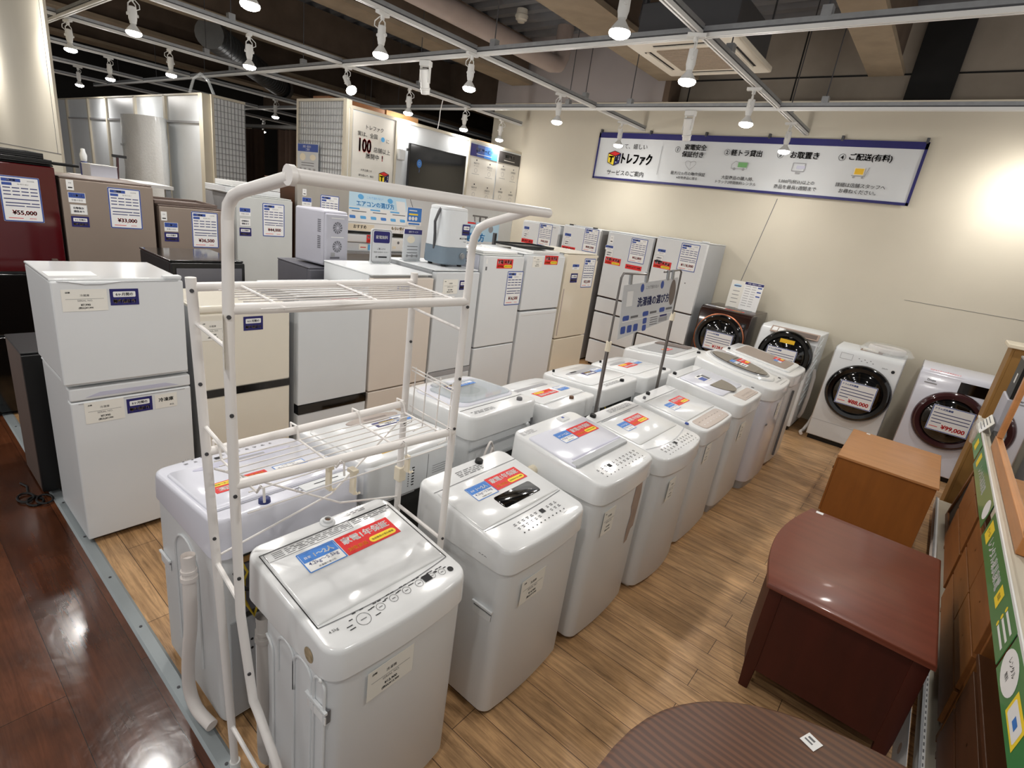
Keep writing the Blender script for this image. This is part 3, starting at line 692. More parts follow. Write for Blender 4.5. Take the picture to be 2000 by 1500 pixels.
def rear(k, z0=0.10, z1=None, cables=True, key='rear_dark', u=0.40):
    z1 = z1 or k.zc + 0.01
    y = k.yb
    m = MB().box(-u * k.w, u * k.w, y - 0.004, y + 0.004, z0, z1, key)  # flat dark plate stands in for the shade inside the open back
    m.box(-u * k.w - 0.012, u * k.w + 0.012, y - 0.004, y + 0.010, z1, z1 + 0.012, 'white'); m.build('rear_opening', k.r, smooth=False)
    if cables:
        m = MB(); rnd = random.Random(int(k.w * 1e4))
        for i in range(4):
            x = rnd.uniform(-0.3, 0.2) * k.w; z = z1 - 0.03
            m.tube([(x, y + 0.012, z), (x + 0.04, y + 0.03, z - 0.05), (x + 0.09, y + 0.022, z - 0.02), (x + 0.13, y + 0.03, z - 0.08), (x + 0.11, y + 0.016, z - 0.16)], 0.005, 'cable', 6)
        m.tube([(0.36 * k.w, y + 0.012, z1 - 0.01), (0.33 * k.w, y + 0.03, z1 - 0.06), (0.36 * k.w, y + 0.02, z1 - 0.12)], 0.004, 'wire_yellow', 6)
        m.build('rear_cables', k.r)
def side_handle(k, side, y, z):
    x = side * (k.w / 2 - 0.006)
    T = frm((x, y, z), (0, side, 0), (0, 0, 1))
    m = MB(T); m.box(-0.045, 0.045, -0.022, 0.022, -0.012, 0.0006, 'ink_soft'); m.box(-0.05, 0.05, 0.018, 0.026, 0, 0.009, 'white'); m.box(-0.045, 0.045, -0.024, 0.004, 0.0005, 0.004, 'white_gloss')
    m.build('side_grip', k.r, smooth=False)
def side_press(k, side, arcs):
    """pressed arch ribs on the side sheet"""
    x = side * (k.w / 2 - 0.0055); m = MB(frm((x, 0, 0), (0, side, 0), (0, 0, 1)))
    for (cx, cz, w, h) in arcs:
        pts = [(cx - w / 2, cz - h, 0.001)] + [(cx + w / 2 * math.cos(a), cz + w / 2 * math.sin(a), 0.001) for a in [PI - PI * i / 10 for i in range(11)]] + [(cx + w / 2, cz - h, 0.001)]
        m.tube(pts, 0.0045, 'white', 6)
    m.build('side_pressing', k.r)
def hose(k, pts, r=0.021, key='hose'):
    m = MB(); P = [Vector(p) for p in pts]; path = []
    for i in range(len(P) - 1):
        for j in range(6):
            t = j / 6; p0 = P[max(i - 1, 0)]; p1 = P[i]; p2 = P[i + 1]; p3 = P[min(i + 2, len(P) - 1)]
            path.append(0.5 * ((2 * p1) + (p2 - p0) * t + (2 * p0 - 5 * p1 + 4 * p2 - p3) * t * t + (3 * p1 - p0 - 3 * p2 + p3) * t ** 3))
    path.append(P[-1])
    m.tube(path, r, key, 14)
    d0 = (path[1] - path[0]).normalized()
    m.tube([path[0] + d0 * 0.035, path[0] + d0 * 0.045], r * 1.18, key, 14); m.tube([path[0] + d0 * 0.06, path[0] + d0 * 0.075], r * 1.25, key, 14)
    h = m.build('drain_hose', k.r)
    MB().tube([path[0] - d0 * 0.018, path[0]], r * 1.05, key, 14, caps=False).build('hose_mouth', h)
def inv(k, p):
    """world point to machine coordinates"""
    a = k.r.rotation_euler[2]; x = p[0] - k.r.location[0]; y = p[1] - k.r.location[1]
    return (x * math.cos(-a) - y * math.sin(-a), x * math.sin(-a) + y * math.cos(-a), p[2])

# --- front row, seen from their control panels
k = W1 = washer('white top-loader nearest the camera with round dial icons and grey hose at its side', -0.885, -1.375, 0.60, 1.115, 0.815, 0.875, WG_A, bow=0.02, back_in=0.13)
groove(k, [(-.455, .20), (-.455, .885), (.455, .885), (.455, .20)], 0.003, 'ink')
groove(k, [(-.455, .20)] + [(-.455 + .91 * i / 10, .20 - 0.035 * math.sin(PI * i / 10)) for i in range(1, 10)] + [(.455, .20)], 0.0028, 'ink_soft')
lid(k, -.447, .447, .215, .87, t=0.006, r=0.006)
z = 0.0066
caution(k, -.40, .12, .80, .86, 4, z=z); caution(k, .14, .44, .81, .86, 3, z=z, name='caution_print'); groove(k, [(-.44, .79), (.12, .79), (.12, .868), (-.44, .868), (-.44, .79)], 0.0015, 'ink_soft', z)
groove(k, [(.13, .868), (.44, .868)], 0.004, 'ink', z)
caution(k, .10, .30, .925, .955, 2)
s_capacity(k.r, up(k, -.175, .665, 0.0065), 0.128, 0.088); s_warranty(k.r, up(k, .155, .665, 0.0065), 0.205, 0.088)
knob(k, .02, .945, 'ink_brown', r=0.013, h=0.014, ring='white', name='water_inlet')
m = MB(k.T)
for (u, v, rad) in ((-.235, .105, .021), (-.115, .118, .0135), (-.02, .124, .0135), (.075, .126, .0135), (.17, .124, .0135), (.275, .124, .011), (.345, .112, .0125)):
    m.ring(u * k.w, v * k.D, rad - .0012, rad, 0.0015, 'ink', 24)
    m.rect(u * k.w, v * k.D, rad * .9, .0025, 0.0015, 'ink_soft')
    for a in (0.5, 1.2, 1.9, 2.6): m.rect(u * k.w + rad * 1.7 * math.cos(a), v * k.D + rad * 1.6 * math.sin(a), .012, .003, 0.0015, 'ink')
    if rad > .02:
        for a in (3.1, 3.5, 5.9): m.rect(u * k.w + rad * 2.1 * math.cos(a), v * k.D + rad * 1.4 * math.sin(a), .018, .003, 0.0015, 'ink')
m.rect(.235 * k.w, .13 * k.D, .030, .026, 0.0017, 'ink'); m.ring(.405 * k.w, .098 * k.D, 0.0, .0105, 0.0016, 'ink', 20)
m.text('4.5kg', -.40 * k.w, .135 * k.D, .036, .012, 0.0015, 'ink')
m.build('control_panel', k.r, smooth=False)
s_note(k.r, front(k, -.12, .635), 0.165, 0.105, '洗濯機', '¥12,900')
side_handle(k, -1, -.165, .59)
side_press(k, -1, [(-.125, .60, .10, .46), (.0, .66, .09, .10), (.09, .66, .09, .52), (.175, .68, .05, .55)])
m = MB(frm((-k.w / 2 - 0.001, -.13, .755), (0, -1, 0), (0, 0, 1))); m.flat(ell(.022, .024, 14), 0.0008, 'rust_spot'); m.build('worn_emblem', k.r, smooth=False)
MB().lathe([(0.0, 0.006), (0.006, 0.004), (0.007, 0)], 'white_gloss', 12).build('screw_cap', k.r).matrix_local = frm((-k.w / 2 - 0.002, -.19, .715), (0, -1, 0), (0, 0, 1))
hose(k, [inv(k, p) for p in ((-1.262, .605, .685), (-1.262, .605, .58), (-1.256, .60, .42), (-1.262, .60, .26), (-1.265, .605, .12), (-1.29, .64, .04))], key='hose_grey')

k = washer('white top-loader with a black rectangular window in its lid', -0.865, -1.395, 1.29, 1.82, 0.80, 0.865, WG_A)
groove(k, [(-.48, .80), (.48, .80)]); groove(k, [(-.46, .27)] + [(-.46 + .92 * i / 8, .27 - .02 * math.sin(PI * i / 8)) for i in range(1, 8)] + [(.46, .27)])
lid(k, -.465, .465, .285, .785, t=0.005, r=0.01)
m = MB(up(k, .085, .43, .005)); m.slab(rr(.235, .075, .012, 4), 0, 0.003, 'glass_black', 0.002); m.build('lid_window', k.r)
s_capacity(k.r, up(k, -.145, .615, 0.0055), 0.125, 0.085); s_warranty(k.r, up(k, .165, .63, 0.0055), 0.20, 0.084)
knob(k, .14, .93, 'black_plastic'); caution(k, -.16, .12, .84, .92, 4); panel_grid(k, -.22, .28, .14, .10)
s_note(k.r, front(k, -.17, .585), 0.15, 0.11, '洗濯機', '¥14,900')
m = MB(frm((-k.w / 2 - 0.0005, -.13, .735), (0, -1, 0), (0, 0, 1))); m.text('eco', 0, 0, .04, .03, 0.0005, 'ink_soft'); m.build('emblem_print', k.r, smooth=False)
side_handle(k, -1, -.16, .50)

k = washer('white top-loader with a grey strip across its lid and a beige stub on its side', -0.845, -1.395, 1.885, 2.42, 0.87, 0.935, WG_A, base='sticker_grey')
lid(k, -.46, .46, .30, .83, 'white_lilac', t=0.010, r=0.012)
m = MB(up(k, 0, .325)); m.slab(rr(.90 * k.w, .075 * k.D, .008, 4), 0.0, 0.014, 'grey_strip', 0.004); m.build('lid_handle', k.r)
m = MB(up(k, .03, .385)); m.slab(rr(.86 * k.w, .03 * k.D, .006, 4), 0.0, 0.0115, 'lilac_grey', 0.004); m.build('lid_band', k.r)
s_capacity(k.r, up(k, -.10, .66, 0.0105), 0.115, 0.085); s_warranty(k.r, up(k, .20, .665, 0.0105), 0.20, 0.084)
m = MB(up(k, .22, .915)); m.slab(rr(.07, .045, .006), 0, .006, 'white_gloss', .003); m.rect(0.0, 0.004, .018, .014, .0063, 'blue_dark'); m.build('softener_tab', k.r, smooth=False)
caution(k, -.46, -.25, .88, .94, 4, key='sticker_grey'); panel_grid(k, -.30, .36, .12, -.12, key='ink')
s_note(k.r, front(k, -.28, .665), 0.11, 0.13, '洗濯機', '¥19,800')
m = MB(front(k, .22, .60)); m.flat([(-.03, -.17), (.0, -.16), (.015, -.10), (.04, -.09), (.045, .10), (.03, .17), (-.035, .17), (-.04, .05), (-.02, 0), (-.035, -.08)], .0008, 'tape_mark'); m.build('tape_residue', k.r, smooth=False)
m = MB(frm((-k.w / 2 - 0.001, .11, .80), (0, -1, 0), (0, 0, 1))); m.lathe([(.024, 0), (.024, .02), (.019, .022), (.019, .045), (.012, .046), (.012, .02), (0, .02)], 'ivory', 18); m.build('inlet_stub', k.r)
m = MB(frm((-k.w / 2 - 0.0005, -.10, .78), (0, -1, 0), (0, 0, 1))); m.text('eco', 0, 0, .045, .035, .0005, 'ink_soft'); m.build('emblem_print', k.r, smooth=False)

k = washer('white top-loader with curved control panel, partly hidden behind the grey-striped washer', -0.80, -1.35, 2.475, 3.03, 0.835, 0.895, WG_A, bow=0.035, base='white')
groove(k, [(-.47, .83), (.47, .83)]); groove(k, [(-.47 + .94 * i / 10, .22 - .07 * math.sin(PI * i / 10)) for i in range(11)], .006, 'grey_strip')
lid(k, -.455, .455, .30, .80, t=0.006, r=0.02); m = MB(up(k, -.1, .80)); m.slab(rr(.6 * k.w, .03 * k.D, .004), 0, .008, 'grey_strip', .003); m.build('lid_handle', k.r)
s_capacity(k.r, up(k, -.22, .60, 0.0065), 0.10, 0.08); s_warranty(k.r, up(k, .05, .63, 0.0065), 0.19, 0.082)
knob(k, -.38, .94, 'black_plastic'); caution(k, -.1, .4, .88, .95, 4); panel_grid(k, -.3, .36, .07, .0, key='ink')
s_note(k.r, front(k, -.22, .63), 0.10, 0.13, '洗濯機', '¥16,800')

k = washer('white top-loader with a matt beige control panel and small blue badge on its rim', -0.83, -1.36, 3.10, 3.66, 0.835, 0.89, WG_A, base='white', bow=0.012)
lid(k, -.46, .46, .26, .80, t=0.008, r=0.015); groove(k, [(-.48, .83), (.48, .83)])
m = MB(up(k, 0, .13)); m.slab(rr(.80 * k.w, .20 * k.D, .03, 5, .006, 8), 0, .004, 'panel_beige', .003); cp = m.build('control_panel', k.r)
m = MB(up(k, 0, .13, .0045))
for i in range(7): m.rect(-.17 + i * .055, .015, .02, .004, 0, 'taupe_dark'); m.rect(-.17 + i * .055, -.02, .012, .006, 0, 'paper')
m.build('panel_print', cp, smooth=False)
s_capacity(k.r, up(k, -.23, .56, 0.0085), 0.10, 0.08); s_warranty(k.r, up(k, .06, .60, 0.0085), 0.19, 0.082); knob(k, -.17, .94, 'ink', r=.014); knob(k, -.36, .89, 'ink_soft', name='filter_cap', r=.01)
knob(k, -.49, .24, 'blue_dark', name='badge', r=.012, h=.006, z=-.004)
s_note(k.r, front(k, -.25, .66), 0.10, 0.13, '洗濯機', '¥15,800')

k = washer('white top-loader with a half-oval smoked window, beige panel and ivory stub on its side', -0.81, -1.40, 3.72, 4.27, 0.885, 0.945, WG_A, base='fridge_side', skirt=0.07, bow=0.012)
lid(k, -.46, .40, .26, .84, 'white_lilac', t=0.010, r=0.03); groove(k, [(-.48, .86), (.48, .86)])
m = MB(up(k, -.02, .50, .010)); m.slab([(.13 * math.cos(a), -.16 * math.sin(a)) for a in [PI * i / 18 for i in range(18, -1, -1)]], 0, .004, 'glass_smoke', .002); m.build('lid_window', k.r)
m = MB(up(k, .09, .12)); m.slab(rr(.62 * k.w, .16 * k.D, .01, 4), 0, .004, 'panel_beige', .002); m.build('control_panel', k.r)
m = MB(up(k, -.06, .66, .0105)); m.box(-.08, .08, -.045, .045, 0, .0008, 'paper'); m.rect(-.03, -.012, .09, .05, .0012, 'blue_dark'); m.rect(.05, .0, .05, .07, .0012, 'ink_soft'); m.rect(-.01, .034, .06, .014, .0012, 'ink'); m.build('lid_label', k.r, smooth=False)
knob(k, -.36, .94, 'ink', r=.014)
m = MB(frm((-k.w / 2 - 0.001, .10, .83), (0, -1, 0), (0, 0, 1))); m.lathe([(.026, 0), (.026, .02), (.02, .022), (.02, .04), (0, .042)], 'ivory', 18); m.build('inlet_stub', k.r)
m = MB(frm((-k.w / 2 - 0.0005, -.17, .80), (0, -1, 0), (0, 0, 1))); m.flat(ell(.016, .012, 12), .0006, 'tape_mark'); m.build('worn_emblem', k.r, smooth=False)
s_note(k.r, front(k, -.20, .66), 0.11, 0.13, '洗濯機', '¥29,800'); panel_grid(k, -.1, .3, .11, .5, z=.0046, rows=1, key='taupe_dark', name='panel_print')

k = washer('large white top-loader with a wide dark oval window in its lid', -0.745, -1.44, 4.34, 4.96, 0.90, 1.0, WG_A, bow=0.03, rc=0.08, base='fridge_side', skirt=0.08, body='white_lilac')
m = MB(up(k, -.02, .55)); m.slab(ell(.215, .30, 40), 0, .016, 'white_gloss', .012); m.build('lid', k.r)
m = MB(up(k, -.02, .56, .016)); m.slab(ell(.165, .26, 40), 0, .008, 'glass_grey', .006); m.build('window_rim', k.r)
m = MB(up(k, -.02, .56, .024)); m.slab(ell(.15, .24, 40), 0, .006, 'glass_smoke', .005); wn = m.build('lid_window', k.r)
m = MB(up(k, -.02, .56, .030)); m.line((-.145, .06), (.145, .06), .006, .0008, 'ink'); m.line((-.10, -.17), (.10, -.17), .02, .0008, 'glass_black'); m.build('window_seam', wn, smooth=False)
s_capacity(k.r, up(k, -.10, .60, 0.0305), 0.09, 0.07); s_warranty(k.r, up(k, .12, .55, 0.0305), 0.13, 0.09); s_white(k.r, up(k, -.06, .49, .0305), .09, .06)
panel_grid(k, -.05, .3, .06, .26, rows=1); MB(front(k, -.36, .60, .004)).slab(ell(.018, .009, 16), 0, .004, 'ink_soft', .002).build('badge', k.r)
s_note(k.r, front(k, -.05, .70), 0.10, 0.13, '洗濯機', '¥39,800')

k = washer('white top-loader with a flat grey-beige lid at the far end of the front row', -0.76, -1.44, 5.02, 5.60, 0.905, 0.985, WG_A, base='fridge_side', skirt=0.05, rc=0.06)
m = MB(up(k, .03, .48)); m.slab(rr(.80 * k.w, .80 * k.D, .04, 5), 0, .014, 'white_gloss', .006); m.build('lid', k.r)
m = MB(up(k, .03, .50, .014)); m.slab(rr(.66 * k.w, .70 * k.D, .03, 5), 0, .004, 'panel_taupe', .002); m.build('lid_window', k.r)
s_capacity(k.r, up(k, .04, .32, 0.0185), 0.08, 0.07); s_warranty(k.r, up(k, .20, .34, 0.0185), 0.12, 0.085); knob(k, -.3, .93, 'ink', r=.012)
m = MB(); 
for zz in (0.3, 0.5): m.box(-.2 + zz * .1, -.196 + zz * .1, k.yf - .012, k.yf + .004, .12, .76, 'ink_soft')
m.build('front_seams', k.r, smooth=False)

# --- rear row, backs towards the front row
k = V0 = washer('white top-loader beside the dark walkway with a blue cap and an open dark rear', -2.085, -1.515, 0.575, 1.125, 0.845, 0.90, WG_B, bow=0.02, top='white_lilac')
lid(k, -.46, .46, .16, .86, 'white_lilac', t=0.008, r=0.02); groove(k, [(-.47, .875), (.47, .875)], .003, 'ink_soft')
m = MB(up(k, -.02, .24, .008)); m.slab([(.19 * math.cos(a), .028 * math.sin(a)) for a in [2 * PI * i / 28 for i in range(28)]], 0, .002, 'lilac_grey', .001); m.rect(-.02, 0, .12, .018, .0024, 'sticker_grey'); m.build('lid_handle', k.r)
s_warranty(k.r, up(k, .16, .60, 0.0085), 0.205, 0.086); s_capacity(k.r, up(k, -.19, .60, 0.0085), 0.125, 0.086)
knob(k, .18, .945, 'cap_blue', r=.019, h=.014); caution(k, -.34, -.02, .90, .97, 3, name='caution_print')
m = MB(up(k, -.25, .935)); m.slab(rr(.20, .055, .004), 0, .003, 'white', .002); m.rect(-.0, .0, .10, .006, .0034, 'ink'); m.build('plug_cover', k.r, smooth=False)
panel_grid(k, -.3, .3, .05, .1, rows=1); rear(k, .47, k.zc - .005, u=.36)
m = MB(); m.box(-.42 * k.w, .42 * k.w, k.yb - .002, k.yb + .003, .04, .465, 'fridge_side')
for (x_, z_) in ((.16, .36), (.19, .35), (.16, .32), (.19, .31), (.14, .28), (.17, .24)): m.cyl((x_, k.yb + .003, z_), (x_, k.yb + .0045, z_), .005, 'ink', 8)
m.build('rear_sheet', k.r, smooth=False)
m = MB(frm((0, k.yb + .0005, k.zc + .075), (-1, 0, 0), (0, 0, 1))); 
for i in range(5): m.rect(-.03 + .0 * i, .02 - i * .013, .16 - .02 * (i % 2), .004, .0004, 'ink_soft')
for i in range(6): m.rect(-.16 + i * .016, -.02, .004, .05, .0004, 'ink_soft')
m.build('warning_print', k.r, smooth=False)
m = MB(); m.box(-.18, .19, k.yb + .004, k.yb + .012, .50, .70, 'mini_dark'); m.box(-.20, .20, k.yb + .004, k.yb + .02, .715, .727, 'wire_brown'); m.box(-.16, .16, k.yb + .012, k.yb + .0135, .675, .678, 'sticker_grey'); m.build('inner_shield', k.r, smooth=False)
m = MB(); m.tube([(.19, k.yb + .02, .66), (.2, k.yb + .04, .58), (.17, k.yb + .045, .50), (.14, k.yb + .04, .58), (.16, k.yb + .03, .64)], .006, 'wire_yellow', 6); m.tube([(-.21, k.yb + .02, .71), (-.20, k.yb + .03, .62), (-.15, k.yb + .02, .56)], .006, 'wire_brown', 6)
m.tube([(.22, k.yb + .02, .69), (.20, k.yb + .045, .63), (.10, k.yb + .03, .56), (.02, k.yb + .03, .55)], .007, 'cable', 6); m.build('loose_wires', k.r)
side_handle(k, 1, -.19, .48); side_press(k, 1, [(.02, .60, .20, .42)])
hose(k, [inv(k, p) for p in ((-1.62, .533, .725), (-1.615, .53, .60), (-1.63, .53, .45), (-1.672, .528, .26), (-1.685, .53, .12), (-1.64, .535, .05), (-1.55, .55, .035))])

k = washer('white top-loader with a taupe lens-shaped lid grip and yellow sticker under the laundry rack', -2.12, -1.55, 1.155, 1.70, 0.86, 0.905, WG_B, bow=0.02, back_in=0.07)
lid(k, -.46, .46, .14, .84, t=0.012, r=0.05, inset=.01)
m = MB(up(k, -.12, .26, .012)); m.slab([(.15 * math.cos(a), .045 * math.sin(a)) for a in [2 * PI * i / 30 for i in range(30)]], 0, .003, 'panel_taupe', .002); m.rect(-.01, .006, .13, .018, .0034, 'taupe_dark'); m.build('lid_handle', k.r)
s_navy(k.r, up(k, -.17, .42, .0125), .16, .06); s_capacity(k.r, up(k, -.33, .40, .0125), .09, .08)
m = MB(up(k, .10, .885, .0005)); m.box(-.09, .09, -.012, .012, 0, .001, 'amber'); m.rect(0, 0, .14, .008, .0014, 'wire_brown'); m.build('yellow_sticker', k.r, smooth=False)
groove(k, [(-.4, .10), (-.1, .10)], .003, 'ink')
y = k.yb
m = MB(); m.box(-.20, .26, y - .01, y + .075, .70, .885, 'white'); m.build('rear_duct_box', k.r, bevel=.012)
m = MB(frm((0, y + .0755, .79), (-1, 0, 0), (0, 0, 1)))
for i in range(7): m.rect(-.02, -.05 + i * .014, .014, .006, .0006, 'ink'); m.rect(-.045, -.05 + i * .012, .006, .006, .0006, 'ink_soft')
m.rect(.065, 0, .002, .15, .0006, 'ink_soft')
for i in range(4): m.rect(.14, -.03 + i * .012, .09, .002, .0006, 'ink_soft')
m.build('vent_slots', k.r, smooth=False); rear(k, .08, .70, cables=False, u=.42)
m = MB(); m.box(.05, .10, y + .0, y + .03, .665, .70, 'black_plastic'); m.box(-.02, .18, y + .0, y + .05, .68, .698, 'white'); m.build('rear_bracket', k.r, smooth=False)

k = washer('white top-loader with a clear grey see-through lid and a cord loop at its back', -2.20, -1.60, 1.83, 2.385, 0.905, 0.935, WG_B, bow=0.02)
m = MB(up(k, -.02, .42)); m.slab(rr(.86 * k.w, .66 * k.D, .07, 6, .0, 1), 0, .012, 'white_lilac', .008); m.build('lid_frame', k.r)
m = MB(up(k, -.02, .44, .0125)); m.flat(ell(.13, .11, 32), .0, 'sticker_grey'); m.flat(ell(.085, .07, 32), .0006, 'rear_dark'); m.build('tub_mouth', k.r)
m = MB(up(k, -.05, .46, .014)); m.slab(rr(.74 * k.w, .54 * k.D, .06, 6), 0, .006, 'glass_clear', .004); m.build('lid', k.r)
m = MB(up(k, .10, .17, .012)); m.slab(rr(.11, .05, .01), 0, .012, 'grey_strip', .004); m.build('lid_handle', k.r)
s_navy(k.r, up(k, .05, .30, .0205), .10, .06); s_capacity(k.r, up(k, -.14, .30, .0205), .14, .055)
groove(k, [(-.46, .80), (.46, .80)], .004, 'ink'); knob(k, -.30, .90, 'ink_soft', r=.016, name='inlet_cap'); caution(k, .1, .4, .87, .93, 3)
y = k.yb
m = MB(); m.tube([(-.12, y + .003, .86), (.08, y + .003, .86), (.10, y + .003, .84), (.10, y + .003, .82), (.08, y + .003, .80), (-.12, y + .003, .80), (-.14, y + .003, .82), (-.14, y + .003, .84)], .004, 'white', 6, closed=True); m.box(-.26, .26, y, y + .006, .74, .75, 'fridge_side'); m.build('rear_pressing', k.r)
m = MB(); m.cyl((-.19, y, .80), (-.19, y + .03, .80), .012, 'white', 10); m.box(-.24, -.22, y, y + .02, .79, .83, 'ink_soft'); m.build('rear_hook', k.r)
pth = [(.14 + .055 * math.cos(a), y + .035 + .01 * math.sin(2 * a), .64 + .14 * math.sin(a)) for a in [PI * i / 12 for i in range(13)]]
m = MB().tube([(.195, y + .03, .50)] + pth + [(.085, y + .03, .50)], .006, 'hose', 8); m.tube([(.17, y + .05, .52), (.175, y + .055, .66), (.14, y + .055, .755), (.11, y + .055, .70), (.10, y + .05, .55)], .006, 'hose', 8); m.build('power_cord', k.r)
rear(k, .08, .66, cables=False, u=.44)

k = washer('white top-loader with a grey slot grip and a red sticker, next to the see-through lid', -2.0, -1.50, 2.40, 2.90, 0.87, 0.90, WG_B, bow=0.02)
lid(k, -.46, .46, .18, .80, t=.008, r=.02)
m = MB(up(k, .06, .30, .008)); m.box(-.16, .16, -.018, .018, 0, .002, 'sticker_grey'); m.build('lid_handle', k.r, smooth=False)
s_warranty(k.r, up(k, .08, .56, .0085), .19, .08); s_capacity(k.r, up(k, -.27, .56, .0085), .10, .075); knob(k, -.05, .88, 'ink_brown', r=.014); groove(k, [(-.47, .82), (.47, .82)])
rear(k, .2, k.zc + .02)
k = washer('white top-loader with a dark recessed grip, left pole of the sign stand behind it', -2.02, -1.50, 2.955, 3.50, 0.885, 0.915, WG_B, bow=0.02)
lid(k, -.46, .46, .12, .80, t=.010, r=.04)
m = MB(up(k, .06, .30, .010)); m.slab([(.15 * math.cos(a), .035 * math.sin(a) * (1 if math.sin(a) > 0 else .6)) for a in [2 * PI * i / 26 for i in range(26)]], 0, .002, 'sticker_grey', .001); m.rect(.05, -.004, .08, .02, .0024, 'ink'); m.build('lid_handle', k.r, smooth=False)
s_navy(k.r, up(k, -.02, .44, .0105), .14, .06); s_capacity(k.r, up(k, -.27, .42, .0105), .11, .07); knob(k, -.12, .92, 'ink', r=.015); knob(k, .3, .06, 'ink', r=.009, name='power_button'); caution(k, -.1, .3, .85, .93, 4); rear(k, .2, k.zc + .02)
k = washer('white top-loader with a curved grey grip, between the two poles of the sign stand', -1.98, -1.47, 3.54, 4.04, 0.885, 0.915, WG_B, bow=0.02)
lid(k, -.46, .46, .14, .80, t=.010, r=.04)
m = MB(up(k, .12, .30, .010)); m.slab([(.12 * math.cos(a), .022 * math.sin(a)) for a in [2 * PI * i / 26 for i in range(26)]], 0, .002, 'sticker_grey', .001); m.build('lid_handle', k.r)
s_warranty(k.r, up(k, .06, .46, .0105), .19, .085); s_capacity(k.r, up(k, -.26, .44, .0105), .09, .07); knob(k, -.3, .92, 'ink', r=.015); knob(k, .25, .06, 'ink', r=.009, name='power_button'); caution(k, -.3, .1, .84, .92, 3, key='paper'); rear(k, .2, k.zc + .02)
k = washer('white top-loader with a large grey glass lid, farthest of the rear row', -2.08, -1.50, 4.28, 4.96, 0.90, 0.945, WG_B, bow=0.02, body='white_lilac')
m = MB(up(k, 0, .45)); m.slab(rr(.92 * k.w, .78 * k.D, .05, 5), 0, .016, 'white_gloss', .006); m.build('lid', k.r)
m = MB(up(k, .05, .48, .016)); m.slab(rr(.74 * k.w, .58 * k.D, .03, 5), 0, .004, 'glass_grey', .002); m.build('lid_window', k.r)
m = MB(up(k, -.26, .46, .020)); m.slab(rr(.20 * k.w, .60 * k.D, .03, 5), 0, .006, 'taupe_dark', .003); m.build('lid_grip', k.r)
s_warranty(k.r, up(k, .12, .55, .0205), .13, .06); knob(k, -.2, .93, 'ink', r=.016); rear(k, .2, k.zc + .02)

# --- front-loading washers along the cream wall
WG_C = 'front-loading washer-dryers along the cream wall'
def drum(label, x0, x1, yf, depth, h, body, door, glass, R, dc, group=WG_C, slope=0.05, rc=.03, base='black_plastic', rim=None):
    """side profile extruded across; door is a glossy ring around a dark dome"""
    w = x1 - x0
    r = thing('drum_washer', label, 'washing machine', ((x0 + x1) / 2, yf, 0), 0, group)
    k = Machine(); k.r = r; k.w = w; k.h = h; k.slope = slope
    prof = [(0.0, 0.05), (0.0, h * 0.60), (slope, h - 0.05), (slope + 0.02, h - 0.02), (slope + 0.06, h), (depth, h), (depth, 0.05)]
    m = MB(); n = len(prof)
    m.loft([[(-w / 2, y, z) for y, z in prof], [(-w / 2 + 0.0, y, z) for y, z in prof], [(w / 2, y, z) for y, z in prof]], body)
    m.build('body', r, bevel=.012, seg=3)
    m = MB().box(-w / 2 + .02, w / 2 - .02, .02, depth - .02, 0, .05, base); m.build('base', r, smooth=False)
    # local tilt of the front above 0.6 h
    t = math.atan2(slope, h * 0.4 - 0.05)
    k.tilt = t
    fy = lambda z: 0 if z < h * .6 else slope * (z - h * .6) / (h * .4 - .05)
    k.F = lambda u, z, out=.001: frm((u, fy(z) - out, z), (1, 0, 0), (0, math.sin(t) if z > h * .6 else 0, math.cos(t) if z > h * .6 else 1))
    D = frm((dc[0], fy(dc[1]) * .4 - .002, dc[1]), (1, 0, 0), (0, math.sin(t) * .4, 1))
    m = MB(D); m.lathe([(R * 1.04, 0), (R * 1.04, .012), (R * 1.0, .04), (R * .92, .055), (R * .80, .05), (R * .76, .03)], door, 48); dr = m.build('door', r)
    if rim: m = MB(D); m.lathe([(R * 1.055, 0), (R * 1.07, .014), (R * 1.03, .02)], rim, 48); m.build('door_rim', dr)
    m = MB(D); m.lathe([(R * .78, .034), (R * .70, .052), (R * .45, .074), (R * .2, .084), (0, .086)], glass, 40); m.build('door_glass', dr)
    k.D = D; k.door = dr
    return k
k = drum('dark brown drum washer with a copper door ring below the standing notice cards', -2.20, -1.59, 6.42, 0.68, 1.17, 'choco', 'black_gloss', 'glass_black', .275, (-.0, .83), rim='copper', slope=.03)
s_price_wide(k.r, k.D @ Matrix.Translation((.03, -.03, .093)), .32, .22, '¥128,000')
m = MB(k.F(.21, 1.00, .002)); m.box(-.055, .055, -.10, .06, 0, .002, 'black_plastic')
for i in range(3): m.rect(-.025, .03 - i * .045, .035, .03, .0024, 'mini_dark'); m.rect(.022, .03 - i * .045, .03, .03, .0024, 'mini_dark')
m.build('control_panel', k.r, smooth=False)
m = MB(frm((0, 0, 1.1705), (1, 0, 0), (0, 1, 0))); 
m.box(-.29, -.16, .10, .20, 0, .001, 'paper'); m.box(-.155, -.05, .11, .19, 0, .001, 'paper'); m.rect(-.22, .15, .10, .05, .0014, 'ink_blue'); m.build('paper_stickers', k.r, smooth=False)
s_warranty(k.r, frm((.06, .14, 1.1705), (1, 0, 0), (0, 1, 0)), .22, .07)
k = drum('white drum washer with a yellow sticker on its big black door and a ribbed side', -1.49, -0.87, 6.42, 0.66, 1.10, 'white', 'black_gloss', 'glass_black', .275, (.03, .815), slope=.11)
s_price_wide(k.r, k.D @ Matrix.Translation((-.02, -.02, .094)), .31, .21, '¥98,000')
m = MB(k.D @ Matrix.Translation((-.0, .165, .066))); m.box(-.075, .075, -.022, .022, 0, .002, 'amber'); m.build('yellow_sticker', k.r, smooth=False)
